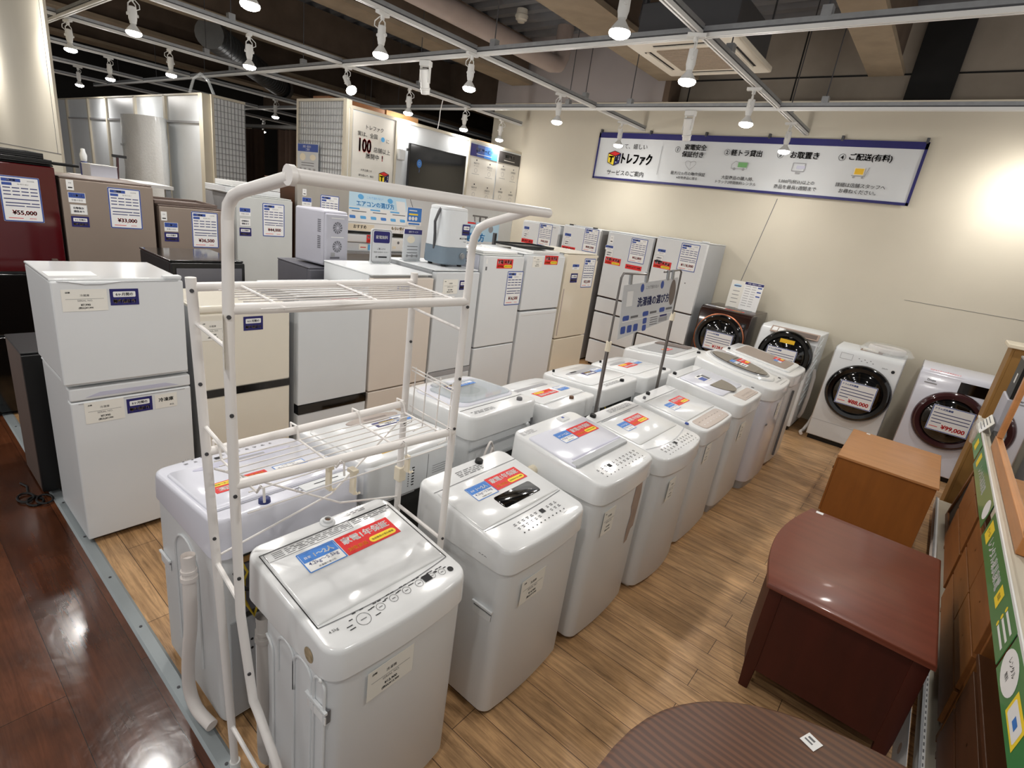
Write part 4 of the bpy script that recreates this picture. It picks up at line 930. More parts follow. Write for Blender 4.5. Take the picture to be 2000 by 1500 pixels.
m = MB(frm((.05, .115, 1.07), (1, 0, 0), (0, .7, .5))); m.box(-.25, .25, -.05, .05, .004, .01, 'tape_mark'); m.box(-.12, .23, -.035, .03, .01, .012, 'taupe_dark'); m.box(-.235, -.18, -.03, .03, .01, .012, 'paper'); m.box(-.17, -.13 + .03, -.03, .03, .01, .012, 'paper'); m.build('top_panel', k.r, smooth=False)
m = MB(k.F(.235, .955, .004)); m.box(-.06, .06, -.045, .035, 0, .003, 'grey_strip'); m.box(-.06, .06, -.09, -.048, 0, .003, 'ink'); m.build('display_panel', k.r, smooth=False)
m = MB()
for i in range(9): m.tube([(.312, .10, .30 + i * .085), (.312, .34, .38 + i * .085)], .008, 'panel_white', 6)
m.build('side_ribs', k.r)
m = MB().tube([(.325, .30, .70), (.35, .26, .62), (.36, .22, .40), (.35, .24, .20), (.325, .30, .12)], .02, 'hose', 10); m.build('drain_hose', k.r)
k = drum('white drum washer with the 88,000 yen card and a bagged hose on top', -0.70, -0.08, 6.42, 0.60, 1.045, 'white', 'black_gloss', 'glass_black', .285, (.02, .628), slope=.06)
s_price_wide(k.r, k.D @ Matrix.Translation((-.0, -.01, .094)), .33, .25, '¥88,000')
m = MB(k.F(0, .965, .002))
m.outline([(-.24, -.025), (-.13, -.025), (-.13, .035), (-.24, .035)], .003, .0006, 'sticker_grey')
for i in range(6): m.rect(-.07 + i * .026, .01 - (i % 2) * .02, .012, .006, .0006, 'ink_soft')
m.text('DRUM', .17, -.03, .07, .012, .0006, 'ink_soft'); m.ring(.245, -.045, .0, .016, .0006, 'ink', 18); m.ring(.245, -.045, .018, .028, .0004, 'paper', 20); m.build('control_panel', k.r, smooth=False)
m = MB(); m.box(-.30, .30, -.001, .0, .235, .238, 'sticker_grey'); m.build('filter_flap_seam', k.r, smooth=False)
m = MB().tube([(-.315, .3, .25), (-.34, .22, .10), (-.36, .14, .03), (-.37, .04, .03), (-.35, -.02, .03)], .017, 'hose', 10); m.build('drain_hose', k.r)
k = drum('white drum washer with the 99,000 yen card on its maroon-ringed door, farthest right', 0.06, 0.68, 6.42, 0.60, 1.045, 'white_lilac', 'maroon_gloss', 'glass_black', .275, (.035, .60), slope=.05)
s_price_wide(k.r, k.D @ Matrix.Translation((.01, .02, .094)), .32, .25, '¥99,000')
m = MB(k.F(.135, .935, .002)); m.box(-.12, .12, -.055, .05, 0, .003, 'glass_black'); m.build('display_panel', k.r, smooth=False)
m = MB(k.F(-.20, .94, .002)); m.text('Drum', 0, .0, .09, .02, .0006, 'ink_soft', .02); m.rect(0, -.03, .10, .012, .0006, 'sticker_grey'); m.build('panel_print', k.r, smooth=False)
m = MB(frm((0, .055, 1.022), (1, 0, 0), (0, .75, .6))); m.text('当店なら安心の家電保証付き', -.12, .012, .24, .02, .012, 'red', .01); m.build('red_notice', k.r, smooth=False)
# bag on the third drum washer
bg = thing('bagged_hose', 'coiled white hose in a clear plastic bag lying on the 88,000 yen drum washer', 'hose', (-.27, 6.80, 1.047))
m = MB().tube([(.15 * math.cos(a) * (1 - .03 * math.sin(3 * a)), .12 * math.sin(a), .03 + .008 * (i // 24)) for i, a in enumerate([2 * PI * j / 24 for j in range(72)])], .022, 'hose', 10); m.build('hose_coil', bg)
m = MB().lathe([(.235, 0), (.25, .018), (.20, .075), (.10, .092), (0, .085)], 'film', 26); m.T = Matrix.Identity(4); m.build('plastic_bag', bg)
m = MB().box(-.20, -.06, -.16, -.06, .002, .018, 'paper_note'); m.box(-.22, -.02, -.18, -.04, .0, .004, 'tape_mark'); m.build('paper_manual', bg, smooth=False)
# two notice cards standing on the dark brown drum washer
def stand_card(label, x, y, z, w, h, rot, kind):
    r = thing('notice_card', label, 'notice card', (x, y, z), rot, 'notice cards on the dark drum washer')
    T = Matrix.Rotation(-.12, 4, 'X') @ frm((0, 0, h / 2), (1, 0, 0), (0, 0, 1))
    m = MB(T); m.prism(rr(w, h, .004), 0, .003, 'paper' if kind else 'paper_note')
    if kind:
        m.rect(0, h * .44, w, h * .09, .0034, 'navy'); m.text('修理・保証のご案内', 0, h * .44, w * .7, h * .05, .0038, 'paper')
        for i in range(9):
            m.rect(-w * .28, h * (.34 - i * .085), w * .28, .006, .0034, 'sticker_grey'); m.rect(w * .05, h * (.34 - i * .085), w * .22, .006, .0034, 'sticker_grey')
        for i in range(3): m.rect(w * .34, h * (.34 - i * .15), w * .22, h * .045, .0034, 'blue_dark')
    else:
        m.flat(ell(w * .3, .02, 20, 0, h * .32), .0034, 'pale_blue'); m.rect(0, h * .31, w * .5, .012, .0037, 'ink_blue')
        for i in range(4): m.rect(0, h * (.12 - i * .14), w * .5, .006, .0034, 'ink_soft')
    m.build('card', r, smooth=False)
    m = MB().box(-w * .3, w * .3, -.01, .06, 0, .006, 'glass_clear'); m.build('card_foot', r, smooth=False)
stand_card('narrow pale notice card on the dark drum washer, left of the blue-topped one', -1.96, 6.84, 1.172, .16, .33, .05, 0)
stand_card('white notice card with a navy heading standing on the dark drum washer', -1.765, 6.80, 1.172, .22, .34, -.05, 1)
# ---------------------------------------------------------------- refrigerators
def fridge(label, cx, cy, rot, w, d, h, doors, body, door, group=None, z0=0.0, gap=0.006, dt=0.055, side=None, top=None, name='refrigerator', bev=0.008, foot='black_plastic', cat='refrigerator', gapkey='ink_soft'):
    """front faces local -y; (cx, cy) is the middle of the front face; doors = list of (z0, z1) measured from the base"""
    r = thing(name, label, cat, (cx, cy, z0), rot, group)
    k = Machine(); k.r = r; k.w = w; k.h = h; k.d = d
    m = MB().box(-w / 2 + .003, w / 2 - .003, dt + .004, d, .02, h - .012, side or body); m.build('cabinet', r, bevel=bev)
    m = MB().box(-w / 2 + .012, w / 2 - .012, dt - .01, dt + .02, .03, h - .03, gapkey); m.build('door_gasket', r, smooth=False)
    MB().box(-w / 2 + .03, w / 2 - .03, .05, d - .03, 0, .03, foot).build('base', r, smooth=False)
    MB().box(-w / 2, w / 2, .02, d, h - .012, h, top or body).build('top_plate', r, bevel=.005)
    for (a, b) in doors:
        m = MB().box(-w / 2, w / 2, 0, dt, a + gap / 2, b - gap / 2, door); m.build('door', r, bevel=bev, seg=3)
    k.F = lambda u, z, out=.0008: frm((u, -out, z), (1, 0, 0), (0, 0, 1))
    return k
FN = 'fridges in the front row'
XF = -2.99
def near(label, y0, y1, h, doors, body, door, d=.54, **a):
    return fridge(label, XF, (y0 + y1) / 2, PI / 2, y1 - y0, d, h, doors, body, door, FN, **a)
def U(k, wy): return wy - k.r.location[1]
# stacked pair at the left end
k = near('white freezer at the bottom of the stacked pair beside the dark walkway', .535, 1.055, .885, [(.03, .80), (.80, .868)], 'white', 'white', d=.52, side='white')
m = MB(); m.prism([(-.20, 0), (.20, 0), (.14, .02), (-.14, .02)], 0, .001, 'lilac_grey'); m.T = Matrix.Identity(4); gp = m.build('door_grip', k.r, smooth=False); gp.matrix_local = frm((.0, -.001, .818), (1, 0, 0), (0, 0, 1))
m = MB(k.F(.0, .80)); m.rect(0, -.012, .46, .003, .0006, 'sticker_grey'); m.build('grip_line', k.r, smooth=False)
s_note(k.r, k.F(U(k, .665), .735), .16, .11, '冷凍庫', '¥7,990'); s_navy(k.r, k.F(U(k, .812), .738), .112, .078)
m = MB(k.F(U(k, .932), .738)); m.box(-.052, .052, -.039, .039, 0, .0008, 'paper_note'); m.text('冷凍庫', 0, .008, .075, .022, .0012, 'ink', .02); m.text('美品', .025, -.025, .02, .014, .0012, 'ink'); m.build('freezer_card', k.r, smooth=False)
k2 = fridge('white single-door fridge on top of the stacked pair beside the dark walkway', XF + .012, .782, PI / 2, .525, .50, .50, [(.0, .492)], 'white_gloss', 'white', FN, z0=.888, side='white', top='white_gloss', dt=.05)
s_note(k2.r, k2.F(-.146, .405), .168, .10, '冷蔵庫', '¥7,990'); s_navy(k2.r, k2.F(.006, .415), .115, .078)
m = MB(k2.F(0, .478)); m.tube([(-.24, .012, .001), (-.20, .010, .001), (-.14, -.002, .001), (-.08, -.002, .001), (0, .010, .001), (.24, .012, .001)], .0016, 'sticker_grey', 5); m.build('grip_line', k2.r)
m = MB(frm((-.16, .14, .5005), (1, 0, 0), (0, 1, 0))); m.box(-.09, .09, -.06, .06, 0, .001, 'paper'); m.build('top_sheet', k2.r, smooth=False)
MB().box(.18, .262, .01, .05, .495, .512, 'white').build('hinge_cover', k2.r, bevel=.006)
# cream two door
k = near('cream two-door fridge with a black band between its doors, behind the laundry rack', 1.105, 1.625, 1.225, [(.03, .715), (.745, 1.195)], 'cream', 'cream', side='fridge_side', top='cream', bev=.012)
MB().box(-.258, .258, -.004, .05, .708, .752, 'glass_black').build('door_band', k.r, smooth=False)
MB().box(-.255, .255, .0, .20, 1.19, 1.235, 'cream').build('top_hood', k.r, bevel=.02, seg=4)
s_note(k.r, k.F(U(k, 1.18), 1.10), .12, .11, '冷蔵庫', '¥12,900'); s_navy(k.r, k.F(U(k, 1.402), 1.125), .112, .082)
# silver with black grip
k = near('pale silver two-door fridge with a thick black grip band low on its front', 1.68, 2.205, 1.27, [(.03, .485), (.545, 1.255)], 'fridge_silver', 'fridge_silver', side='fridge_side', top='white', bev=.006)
MB().box(-.262, .262, -.004, .05, .484, .546, 'glass_black').build('door_band', k.r, smooth=False)
m = MB(k.F(.06, 1.215)); m.box(-.10, .10, -.03, .03, 0, .001, 'red'); m.text('家電1年保証', 0, .004, .18, .035, .0014, 'paper', .02); m.build('warranty_sticker', k.r, smooth=False)
# beige
k = near('tall pinkish beige two-door fridge with a white top, next to the silver one', 2.225, 2.775, 1.40, [(.03, .54), (.545, 1.375)], 'beige', 'beige', side='white', top='white', d=.62, bev=.006)
s_navy(k.r, k.F(U(k, 2.50), 1.325), .14, .08); m = MB(k.F(-.10, 1.285)); m.rect(0, 0, .10, .012, .0005, 'ink_soft'); m.build('brand_print', k.r, smooth=False)
# white grey
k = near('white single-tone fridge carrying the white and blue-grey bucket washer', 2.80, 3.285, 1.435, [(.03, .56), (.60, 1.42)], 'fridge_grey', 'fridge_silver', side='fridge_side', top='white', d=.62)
MB().box(-.24, .24, -.002, .05, .56, .60, 'sticker_grey').build('door_band', k.r, smooth=False)
s_note(k.r, k.F(U(k, 2.955), 1.305), .16, .115, '冷蔵庫', '¥13,900'); s_navy(k.r, k.F(U(k, 3.11), 1.315), .11, .075)
k = near('white two-door fridge with both a red sticker and a price card, beside the bucket washer', 3.315, 3.86, 1.565, [(.03, .75), (.755, 1.555)], 'white_lilac', 'white', side='white_lilac', top='fridge_grey', d=.60)
s_warranty(k.r, k.F(U(k, 3.59), 1.492), .215, .08); s_price(k.r, k.F(U(k, 3.755), 1.275), .225, .31, '¥16,500'); m = MB(k.F(-.235, 1.45)); m.rect(0, 0, .02, .03, .0006, 'ink_soft'); m.rect(0, .06, .02, .04, .0005, 'paper'); m.build('small_print', k.r, smooth=False)
m = MB(frm((-k.w / 2 + .001, .20, 1.49), (0, -1, 0), (0, 0, 1))); m.ring(0, 0, .010, .016, .002, 'ink_soft'); m.build('logo_mark', k.r, smooth=False)
k = near('white two-door fridge with only a red sticker and a note, split above the middle', 3.90, 4.52, 1.585, [(.03, 1.045), (1.055, 1.575)], 'white', 'white', side='fridge_side', top='white', d=.60)
s_note(k.r, k.F(U(k, 4.06), 1.515), .15, .10, '冷蔵庫', '¥19,800'); s_warranty(k.r, k.F(U(k, 4.28), 1.535), .22, .085); MB().box(-.29, .29, -.003, .02, 1.005, 1.035, 'white_gloss').build('door_grip', k.r, bevel=.004)
k = near('glossy cream tall fridge with a price card, nearest the corner of the front row', 4.56, 5.165, 1.612, [(.03, .71), (.715, 1.60)], 'cream_gloss', 'cream_gloss', side='fridge_side', top='cream', d=.62)
s_blue(k.r, k.F(U(k, 4.735), 1.475), .13, .055); s_navy(k.r, k.F(U(k, 4.735), 1.36), .13, .095); s_price(k.r, k.F(U(k, 5.0), 1.41), .225, .31, '¥22,000')
MB().box(-.29, -.27, -.004, .0, .75, 1.25, 'panel_beige').build('edge_grip', k.r, smooth=False)
m = MB(k.F(.285, 1.56)); m.flat(ell(.012, .02, 14), .0006, 'ink_soft'); m.build('logo_mark', k.r, smooth=False)
# tall fridges against the cream wall
FW = 'tall fridges against the cream wall'
def wallf(label, x0, x1, h, doors, body, door, **a):
    return fridge(label, (x0 + x1) / 2, 6.45, 0, x1 - x0, .66, h, doors, body, door, FW, **a)
def UX(k, wx): return wx - k.r.location[0]
k = wallf('white fridge in the corner by the wall, only its top showing over a dark tray', -5.12, -4.46, 1.825, [(.03, .9), (.9, 1.815)], 'white', 'white', side='fridge_side')
s_blue(k.r, k.F(UX(k, -5.04), 1.70), .10, .075); s_white(k.r, k.F(UX(k, -5.04), 1.615), .09, .085); s_price(k.r, k.F(UX(k, -4.69), 1.66), .235, .31, '¥48,000'); s_redstrip(k.r, k.F(UX(k, -5.0), 1.53), .22, .06)
m = MB(k.F(.24, 1.78)); m.rect(0, 0, .07, .01, .0005, 'sticker_grey'); m.build('brand_print', k.r, smooth=False)
k = wallf('white fridge against the wall with black clips on its top, second from the corner', -4.38, -3.77, 1.85, [(.03, .9), (.9, 1.84)], 'white', 'white', side='fridge_side')
s_blue(k.r, k.F(UX(k, -4.29), 1.70), .11, .075); s_white(k.r, k.F(UX(k, -4.29), 1.61), .09, .085); s_price(k.r, k.F(UX(k, -3.91), 1.69), .225, .31, '¥49,500'); s_redstrip(k.r, k.F(UX(k, -4.25), 1.53), .23, .06)
m = MB().box(-.23, -.16, .02, .08, 1.85, 1.865, 'ink'); m.box(.16, .20, .02, .08, 1.85, 1.865, 'ink'); m.box(-.16, .16, .02, .12, 1.85, 1.862, 'white'); m.build('top_clips', k.r, smooth=False)
k = wallf('white multi-drawer fridge against the wall, left of the brightest fridge', -3.65, -2.99, 1.86, [(.03, .37), (.38, .765), (.775, .975), (.985, 1.85)], 'white', 'fridge_silver', side='champ_edge', gapkey='maroon_gloss', gap=.012)
s_tag(k.r, k.F(UX(k, -3.585), 1.75), .05, .10); s_blue(k.r, k.F(UX(k, -3.60), 1.64), .12, .06); s_white(k.r, k.F(UX(k, -3.585), 1.565), .11, .09); s_price(k.r, k.F(UX(k, -3.18), 1.66), .235, .31, '¥52,800'); s_warranty(k.r, k.F(UX(k, -3.51), 1.475), .235, .09); s_redstrip(k.r, k.F(UX(k, -3.195), 1.445), .235, .058, '高年式 省エネ 美品')
k = wallf('brightest white tall fridge with drawers, last before the dark drum washer', -2.95, -2.30, 1.885, [(.03, .35), (.36, .62), (.63, 1.01), (1.02, 1.875)], 'white', 'white', side='fridge_side', gapkey='maroon_gloss', gap=.01)
s_blue(k.r, k.F(UX(k, -2.855), 1.70), .11, .065); s_white(k.r, k.F(UX(k, -2.87), 1.61), .105, .085); s_price(k.r, k.F(UX(k, -2.50), 1.685), .235, .325, '¥118,000'); s_warranty(k.r, k.F(UX(k, -2.81), 1.545), .235, .09)
m = MB(k.F(.16, 1.38)); m.flat(ell(.008, .008, 10), .0006, 'ink_soft'); m.build('logo_mark', k.r, smooth=False); MB().box(.24, .325, .01, .06, 1.88, 1.90, 'white').build('hinge_cover', k.r, bevel=.005)
# back row, behind the aisle
FB = 'large fridges in the back row'
def back(label, y0, y1, h, doors, body, door, d=.65, xf=-5.0, **a):
    return fridge(label, xf, (y0 + y1) / 2, PI / 2, y1 - y0, d, h, doors, body, door, FB, **a)
k = back('glossy burgundy fridge with a black lower half at the left edge, priced 55,000 yen', .415, .985, 1.80, [(.03, .60), (.61, 1.05), (1.06, 1.79)], 'black_plastic', 'burgundy', side='black_plastic', top='black_satin')
for o in [c for c in k.r.children if c.name.split('.')[0] == 'door'][:2]:
    o.data.materials[0] = M['black_gloss']
s_price(k.r, k.F(U(k, .788), 1.555), .21, .297, '¥55,000'); MB().box(.20, .235, -.03, 0, .78, 1.16, 'brown_side').build('door_handle', k.r, bevel=.006)
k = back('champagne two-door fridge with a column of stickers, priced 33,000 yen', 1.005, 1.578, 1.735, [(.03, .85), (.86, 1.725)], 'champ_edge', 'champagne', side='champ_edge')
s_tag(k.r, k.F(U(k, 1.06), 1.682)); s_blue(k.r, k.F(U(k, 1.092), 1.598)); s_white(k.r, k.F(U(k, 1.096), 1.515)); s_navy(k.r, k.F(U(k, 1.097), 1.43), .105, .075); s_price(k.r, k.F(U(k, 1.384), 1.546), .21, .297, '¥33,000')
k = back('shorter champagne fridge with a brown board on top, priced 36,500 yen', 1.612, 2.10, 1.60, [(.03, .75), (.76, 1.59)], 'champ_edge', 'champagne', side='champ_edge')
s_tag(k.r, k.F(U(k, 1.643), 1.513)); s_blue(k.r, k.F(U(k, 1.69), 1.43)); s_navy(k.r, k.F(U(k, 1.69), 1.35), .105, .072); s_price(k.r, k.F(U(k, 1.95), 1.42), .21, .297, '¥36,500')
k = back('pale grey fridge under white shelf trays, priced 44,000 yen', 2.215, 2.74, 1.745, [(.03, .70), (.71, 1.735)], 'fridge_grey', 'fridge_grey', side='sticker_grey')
s_blue(k.r, k.F(U(k, 2.29), 1.60)); s_white(k.r, k.F(U(k, 2.29), 1.51)); s_navy(k.r, k.F(U(k, 2.29), 1.425), .105, .072); s_price(k.r, k.F(U(k, 2.553), 1.545), .21, .297, '¥44,000')
k = back('brushed beige steel fridge in the back row, behind the grey mini fridge', 2.79, 3.36, 1.93, [(.03, .75), (.76, 1.92)], 'wood_dark', 'stainless', side='wood_dark')
s_tag(k.r, k.F(U(k, 2.86), 1.83), .04, .06); s_blue(k.r, k.F(U(k, 2.885), 1.745), .10, .08); s_price(k.r, k.F(U(k, 3.135), 1.68), .21, .297, '¥59,800')
# dark ones between the rows
k = fridge('black fridge with a grey metal door behind the cream two-door fridge', -3.62, 1.43, PI / 2, .44, .55, 1.375, [(.03, 1.365)], 'black_satin', 'black_plastic', None, dt=.05, top='black_gloss')
m = MB(k.F(.0, .70, .004)); m.box(-.195, .195, -.62, .63, 0, .004, 'mini_dark'); m.build('door_skin', k.r, smooth=False)
k = fridge('low black fridge with brown sides behind the stacked white pair', -3.63, .735, PI / 2, .52, .44, .87, [(.03, .862)], 'brown_side', 'black_plastic', None, dt=.03, side='brown_side', top='black_satin', bev=.004)
m = MB()
for j, (a, b, c) in enumerate(((-3.60, .43, .0), (-3.66, .40, .02), (-3.58, .47, .03))):
    m.tube([(a + .055 * math.cos(t), b + .035 * math.sin(t), .008 + .004 * j) for t in [2 * PI * i / 16 for i in range(17)]], .006, 'cable', 6)
m.tube([(-3.60, .46, .008), (-3.72, .42, .008), (-3.80, .43, .008), (-3.86, .41, .01)], .006, 'cable', 6)
tag(m.build('extension_cord'), 'coiled black power cord on the floor before the low black fridge', 'cord')
k = fridge('dark grey low fridge under the grey mini fridge, behind the silver fridge', -3.66, 2.40, PI / 2, .50, .50, 1.33, [(.03, 1.32)], 'mini_dark', 'mini_dark', None, dt=.05, top='mini_dark')
# things lying on the fridges
def flatthing(name, label, cat, x0, x1, y0, y1, z, t, key, group=None, lip=None, rot=0):
    m = MB(); w, d = x1 - x0, y1 - y0
    m.box(-w / 2, w / 2, -d / 2, d / 2, 0, t * .35, key)
    l = .012
    m.box(-w / 2, -w / 2 + l, -d / 2, d / 2, t * .35, t, key); m.box(w / 2 - l, w / 2, -d / 2, d / 2, t * .35, t, key); m.box(-w / 2 + l, w / 2 - l, -d / 2, -d / 2 + l, t * .35, t, key); m.box(-w / 2 + l, w / 2 - l, d / 2 - l, d / 2, t * .35, t, key)
    ob = m.build(name, None, bevel=.003, loc=((x0 + x1) / 2, (y0 + y1) / 2, z)); ob.rotation_euler = (0, 0, rot)
    return tag(ob, label, cat, group)
flatthing('shelf_tray', 'wide black shelf tray, lower one on the burgundy fridge', 'tray', -5.45, -4.99, .42, .975, 1.802, .03, 'black_plastic')
flatthing('shelf_tray', 'black shelf tray, upper one of the two on the burgundy fridge', 'tray', -5.44, -5.03, .44, .94, 1.834, .035, 'black_satin')
flatthing('shelf_tray', 'narrow black tray bridging the burgundy and champagne fridges', 'tray', -5.20, -5.06, .99, 1.14, 1.802, .018, 'black_plastic')
flatthing('shelf_board', 'brown shelf board lying on the shorter champagne fridge', 'board', -5.5, -5.06, 1.60, 2.08, 1.602, .028, 'champ_edge')
flatthing('shelf_tray', 'white shelf tray, lower one on the pale grey fridge', 'tray', -5.5, -5.08, 2.16, 2.66, 1.747, .05, 'white')
flatthing('shelf_tray', 'white shelf tray, upper one of the two on the pale grey fridge', 'tray', -5.48, -5.12, 2.24, 2.68, 1.80, .045, 'white_matt')
flatthing('fridge_shelf', 'dark glossy tray lying across the tops of two white fridges', 'tray', -3.52, -3.20, 4.02, 4.60, 1.612, .022, 'black_satin')
flatthing('instruction_sheet', 'flat white carton on the plain white fridge', 'carton', -3.30, -3.02, 4.02, 4.45, 1.587, .024, 'white_matt')
flatthing('paper_sheet', 'stack of white papers on the fridge with the price card', 'papers', -3.5, -3.05, 3.36, 3.82, 1.567, .02, 'paper')
# grey mini fridge
r = thing('mini_fridge', 'grey thermoelectric mini fridge showing two round fan grilles', 'mini fridge', (-3.68, 2.38, 1.332), PI / 2 + .12)
MB().box(-.115, .115, .02, .36, .012, .42, 'mini_grey').build('body', r, bevel=.018, seg=3)
MB().box(-.105, .105, .0, .03, .04, .40, 'mini_grey').build('rear_cover', r, bevel=.01)
for zz in (.30, .16):
    m = MB(frm((0, -.0006, zz), (1, 0, 0), (0, 0, 1)))
    m.ring(0, 0, .012, .044, .0006, 'mini_dark', 28)
    for i in range(12):
        a = 2 * PI * i / 12; m.line((.014 * math.cos(a), .014 * math.sin(a)), (.043 * math.cos(a + .3), .043 * math.sin(a + .3)), .005, .0012, 'mini_grey')
    m.rect(0, .07, .12, .006, .001, 'white_matt'); m.build('fan_grille', r, smooth=False)
m = MB(); 
for (za, zb) in ((.26, .36), (.14, .23)):
    for i in range(7): m.box(-.1165, -.1150, .05, .085, za + i * .014, za + i * .014 + .007, 'mini_dark')
m.build('side_vents', r, smooth=False)
m = MB(frm((-.02, -.0006, .07), (1, 0, 0), (0, 0, 1))); m.rect(-.02, .03, .04, .03, .0008, 'sticker_grey'); m.rect(0, .005, .09, .014, .0008, 'mini_dark'); m.box(-.08, -.03, -.06, -.02, 0, .001, 'black_plastic'); m.build('rating_plate', r, smooth=False)
# bucket washer
r = thing('bucket_washer', 'small white washer with a blue-grey base and round dial standing on a fridge', 'mini washer', (-3.25, 3.12, 1.437), PI / 2)
m = MB().loft([[(x, y, z) for x, y in rr(w_, d_, .05, 5)] for w_, d_, z in ((.27, .25, .018), (.285, .265, .03), (.28, .26, .155))], 'slate'); m.build('base', r)
m = MB().loft([[(x, y, z) for x, y in rr(w_, d_, .05, 5)] for w_, d_, z in ((.275, .255, .157), (.255, .235, .42), (.245, .225, .44))], 'panel_white'); m.build('tub', r)
m = MB().loft([[(x, y, z) for x, y in rr(w_, d_, .05, 5)] for w_, d_, z in ((.25, .23, .441), (.245, .225, .46), (.20, .18, .468))], 'white'); m.build('lid', r)
for sx in (-.09, .09):
    for sy in (-.08, .08): MB().cyl((sx, sy, 0), (sx, sy, .02), .02, 'black_plastic', 12).build('foot', r)
m = MB(frm((.055, -.1325, .09), (1, 0, 0), (0, 0, 1))); m.lathe([(.026, 0), (.026, .006), (.022, .008), (.020, .018), (0, .019)], 'galv', 24); m.build('dial', r)
m = MB(frm((.115, -.1325, .09), (1, 0, 0), (0, 0, 1))); m.box(-.008, .012, -.014, .018, 0, .003, 'sticker_grey'); m.build('button', r, smooth=False)
s_navy(r, frm((.085, -.1275, .30), (1, 0, 0), (0, 0, 1)), .085, .085)
m = MB(frm((.07, -.128, .23), (1, 0, 0), (0, 0, 1))); m.text('MULTI MINI', 0, 0, .10, .014, 0, 'ink', .01); m.text('WASH', .01, -.025, .03, .01, 0, 'ink'); m.build('brand_print', r, smooth=False)
MB().tube([(-.135, .0, .13), (-.155, -.02, .25), (-.165, -.02, .34), (-.14, -.03, .42), (-.11, -.02, .45)], .011, 'galv_dark', 8).build('hose', r)
# tablets
def tablet(label, x, y, z, w, h, kind, rot):
    r = thing('sign_tablet', label, 'sign', (x, y, z), rot, 'small grey sign tablets on the fridge tops')
    m = MB(frm((0, 0, h / 2), (1, 0, 0), (0, 0, 1))); m.prism(rr(w, h, .02), -.006, .006, 'paper_grey'); m.build('board', r)
    m = MB(frm((0, -.0065, h / 2), (1, 0, 0), (0, 0, 1)))
    if kind:
        m.flat(rr(w * .78, h * .34, .012, cy=h * .27), .0004, 'navy'); m.text('家電無料', 0, h * .27, w * .58, h * .12, .0008, 'paper', .02)
        m.text('ご購入から', 0, -.02, w * .4, .016, .0004, 'ink'); m.text('当店にお任せください', 0, -.045, w * .7, .016, .0004, 'ink'); m.ring(-w * .22, -h * .32, .004, .008, .0004, 'ink'); m.rect(w * .08, -h * .32, w * .42, .012, .0004, 'ink')
        m.outline(rr(w * .92, h * .95, .02), .003, .0003, 'ink_soft')
    else:
        m.rect(0, h * .42, w, h * .15, .0004, 'navy'); m.text('送料 サービス', 0, h * .42, w * .7, h * .06, .0008, 'paper'); m.flat(ell(w * .22, .03, 20, -.02, h * .18), .0004, 'ivory')
        for i in range(4): m.rect(.0, -.01 - i * .025, w * .6, .005, .0004, 'ink_soft')
        for i in range(3): m.ring(-w * .28 + i * w * .28, -h * .34, .0, .012, .0004, 'sticker_grey')
    m.build('print', r, smooth=False)
    MB().box(-w * .4, w * .4, -.03, .05, 0, .008, 'glass_clear').build('foot', r, smooth=False)
tablet('grey sign tablet with a navy square standing on the beige fridge', -3.50, 2.655, 1.402, .19, .26, 1, PI / 2 - .05)
tablet('grey sign tablet with a navy header strip, left of the bucket washer', -3.42, 2.90, 1.437, .19, .25, 0, PI / 2 + .05)
# light blue sign on a chrome holder
r = thing('sign_stand', 'pale blue guide sign on a steel holder behind the white fridges', 'sign stand', (-3.78, 4.08, 0), PI / 2 - .05)
m = MB(frm((0, 0, 1.60), (1, 0, 0), (0, 0, 1))); m.box(-.27, .27, -.20, .18, -.004, 0, 'pale_blue'); m.build('board', r, smooth=False)
m = MB(frm((0, -.0001, 1.60), (1, 0, 0), (0, 0, 1)))
m.rect(0, -.09, .54, .17, .0005, 'paper'); m.rect(-.15, .165, .16, .018, .0006, 'red'); m.rect(.03, .16, .1, .03, .0006, 'navy'); m.text('これで迷わない', -.05, .12, .3, .03, .0006, 'ink', .01); m.text('選び方', -.06, .03, .26, .11, .0006, 'sky_blue', .04)
m.flat(ell(.035, .035, 18, .15, .12), .0006, 'sticker_grey'); m.box(.19, .25, -.03, .09, 0, .002, 'ink_soft'); m.box(.22, .245, -.02, .08, .002, .003, 'ink')
for i in range(3): m.rect(-.18 + i * .19, -.05, .10, .02, .0009, 'sky_blue'); m.rect(-.12 + i * .17, -.10, .12, .008, .0009, 'ink_soft'); m.ring(-.19 + i * .1, -.145, .014, .02, .0009, 'ink_soft')
m.build('print', r, smooth=False)
m = MB().tube([(0, .02, 0), (0, .02, 1.84)], .01, 'steel', 8); m.tube([(-.10, .02, 1.835), (.10, .02, 1.835)], .008, 'steel', 8); m.tube([(-.08, .02, 1.835), (-.08, .004, 1.76)], .008, 'steel', 8); m.tube([(.08, .02, 1.835), (.08, .004, 1.76)], .008, 'steel', 8); m.build('holder', r)
MB().box(-.14, .14, -.12, .14, 0, .012, 'steel').build('base', r, bevel=.003)
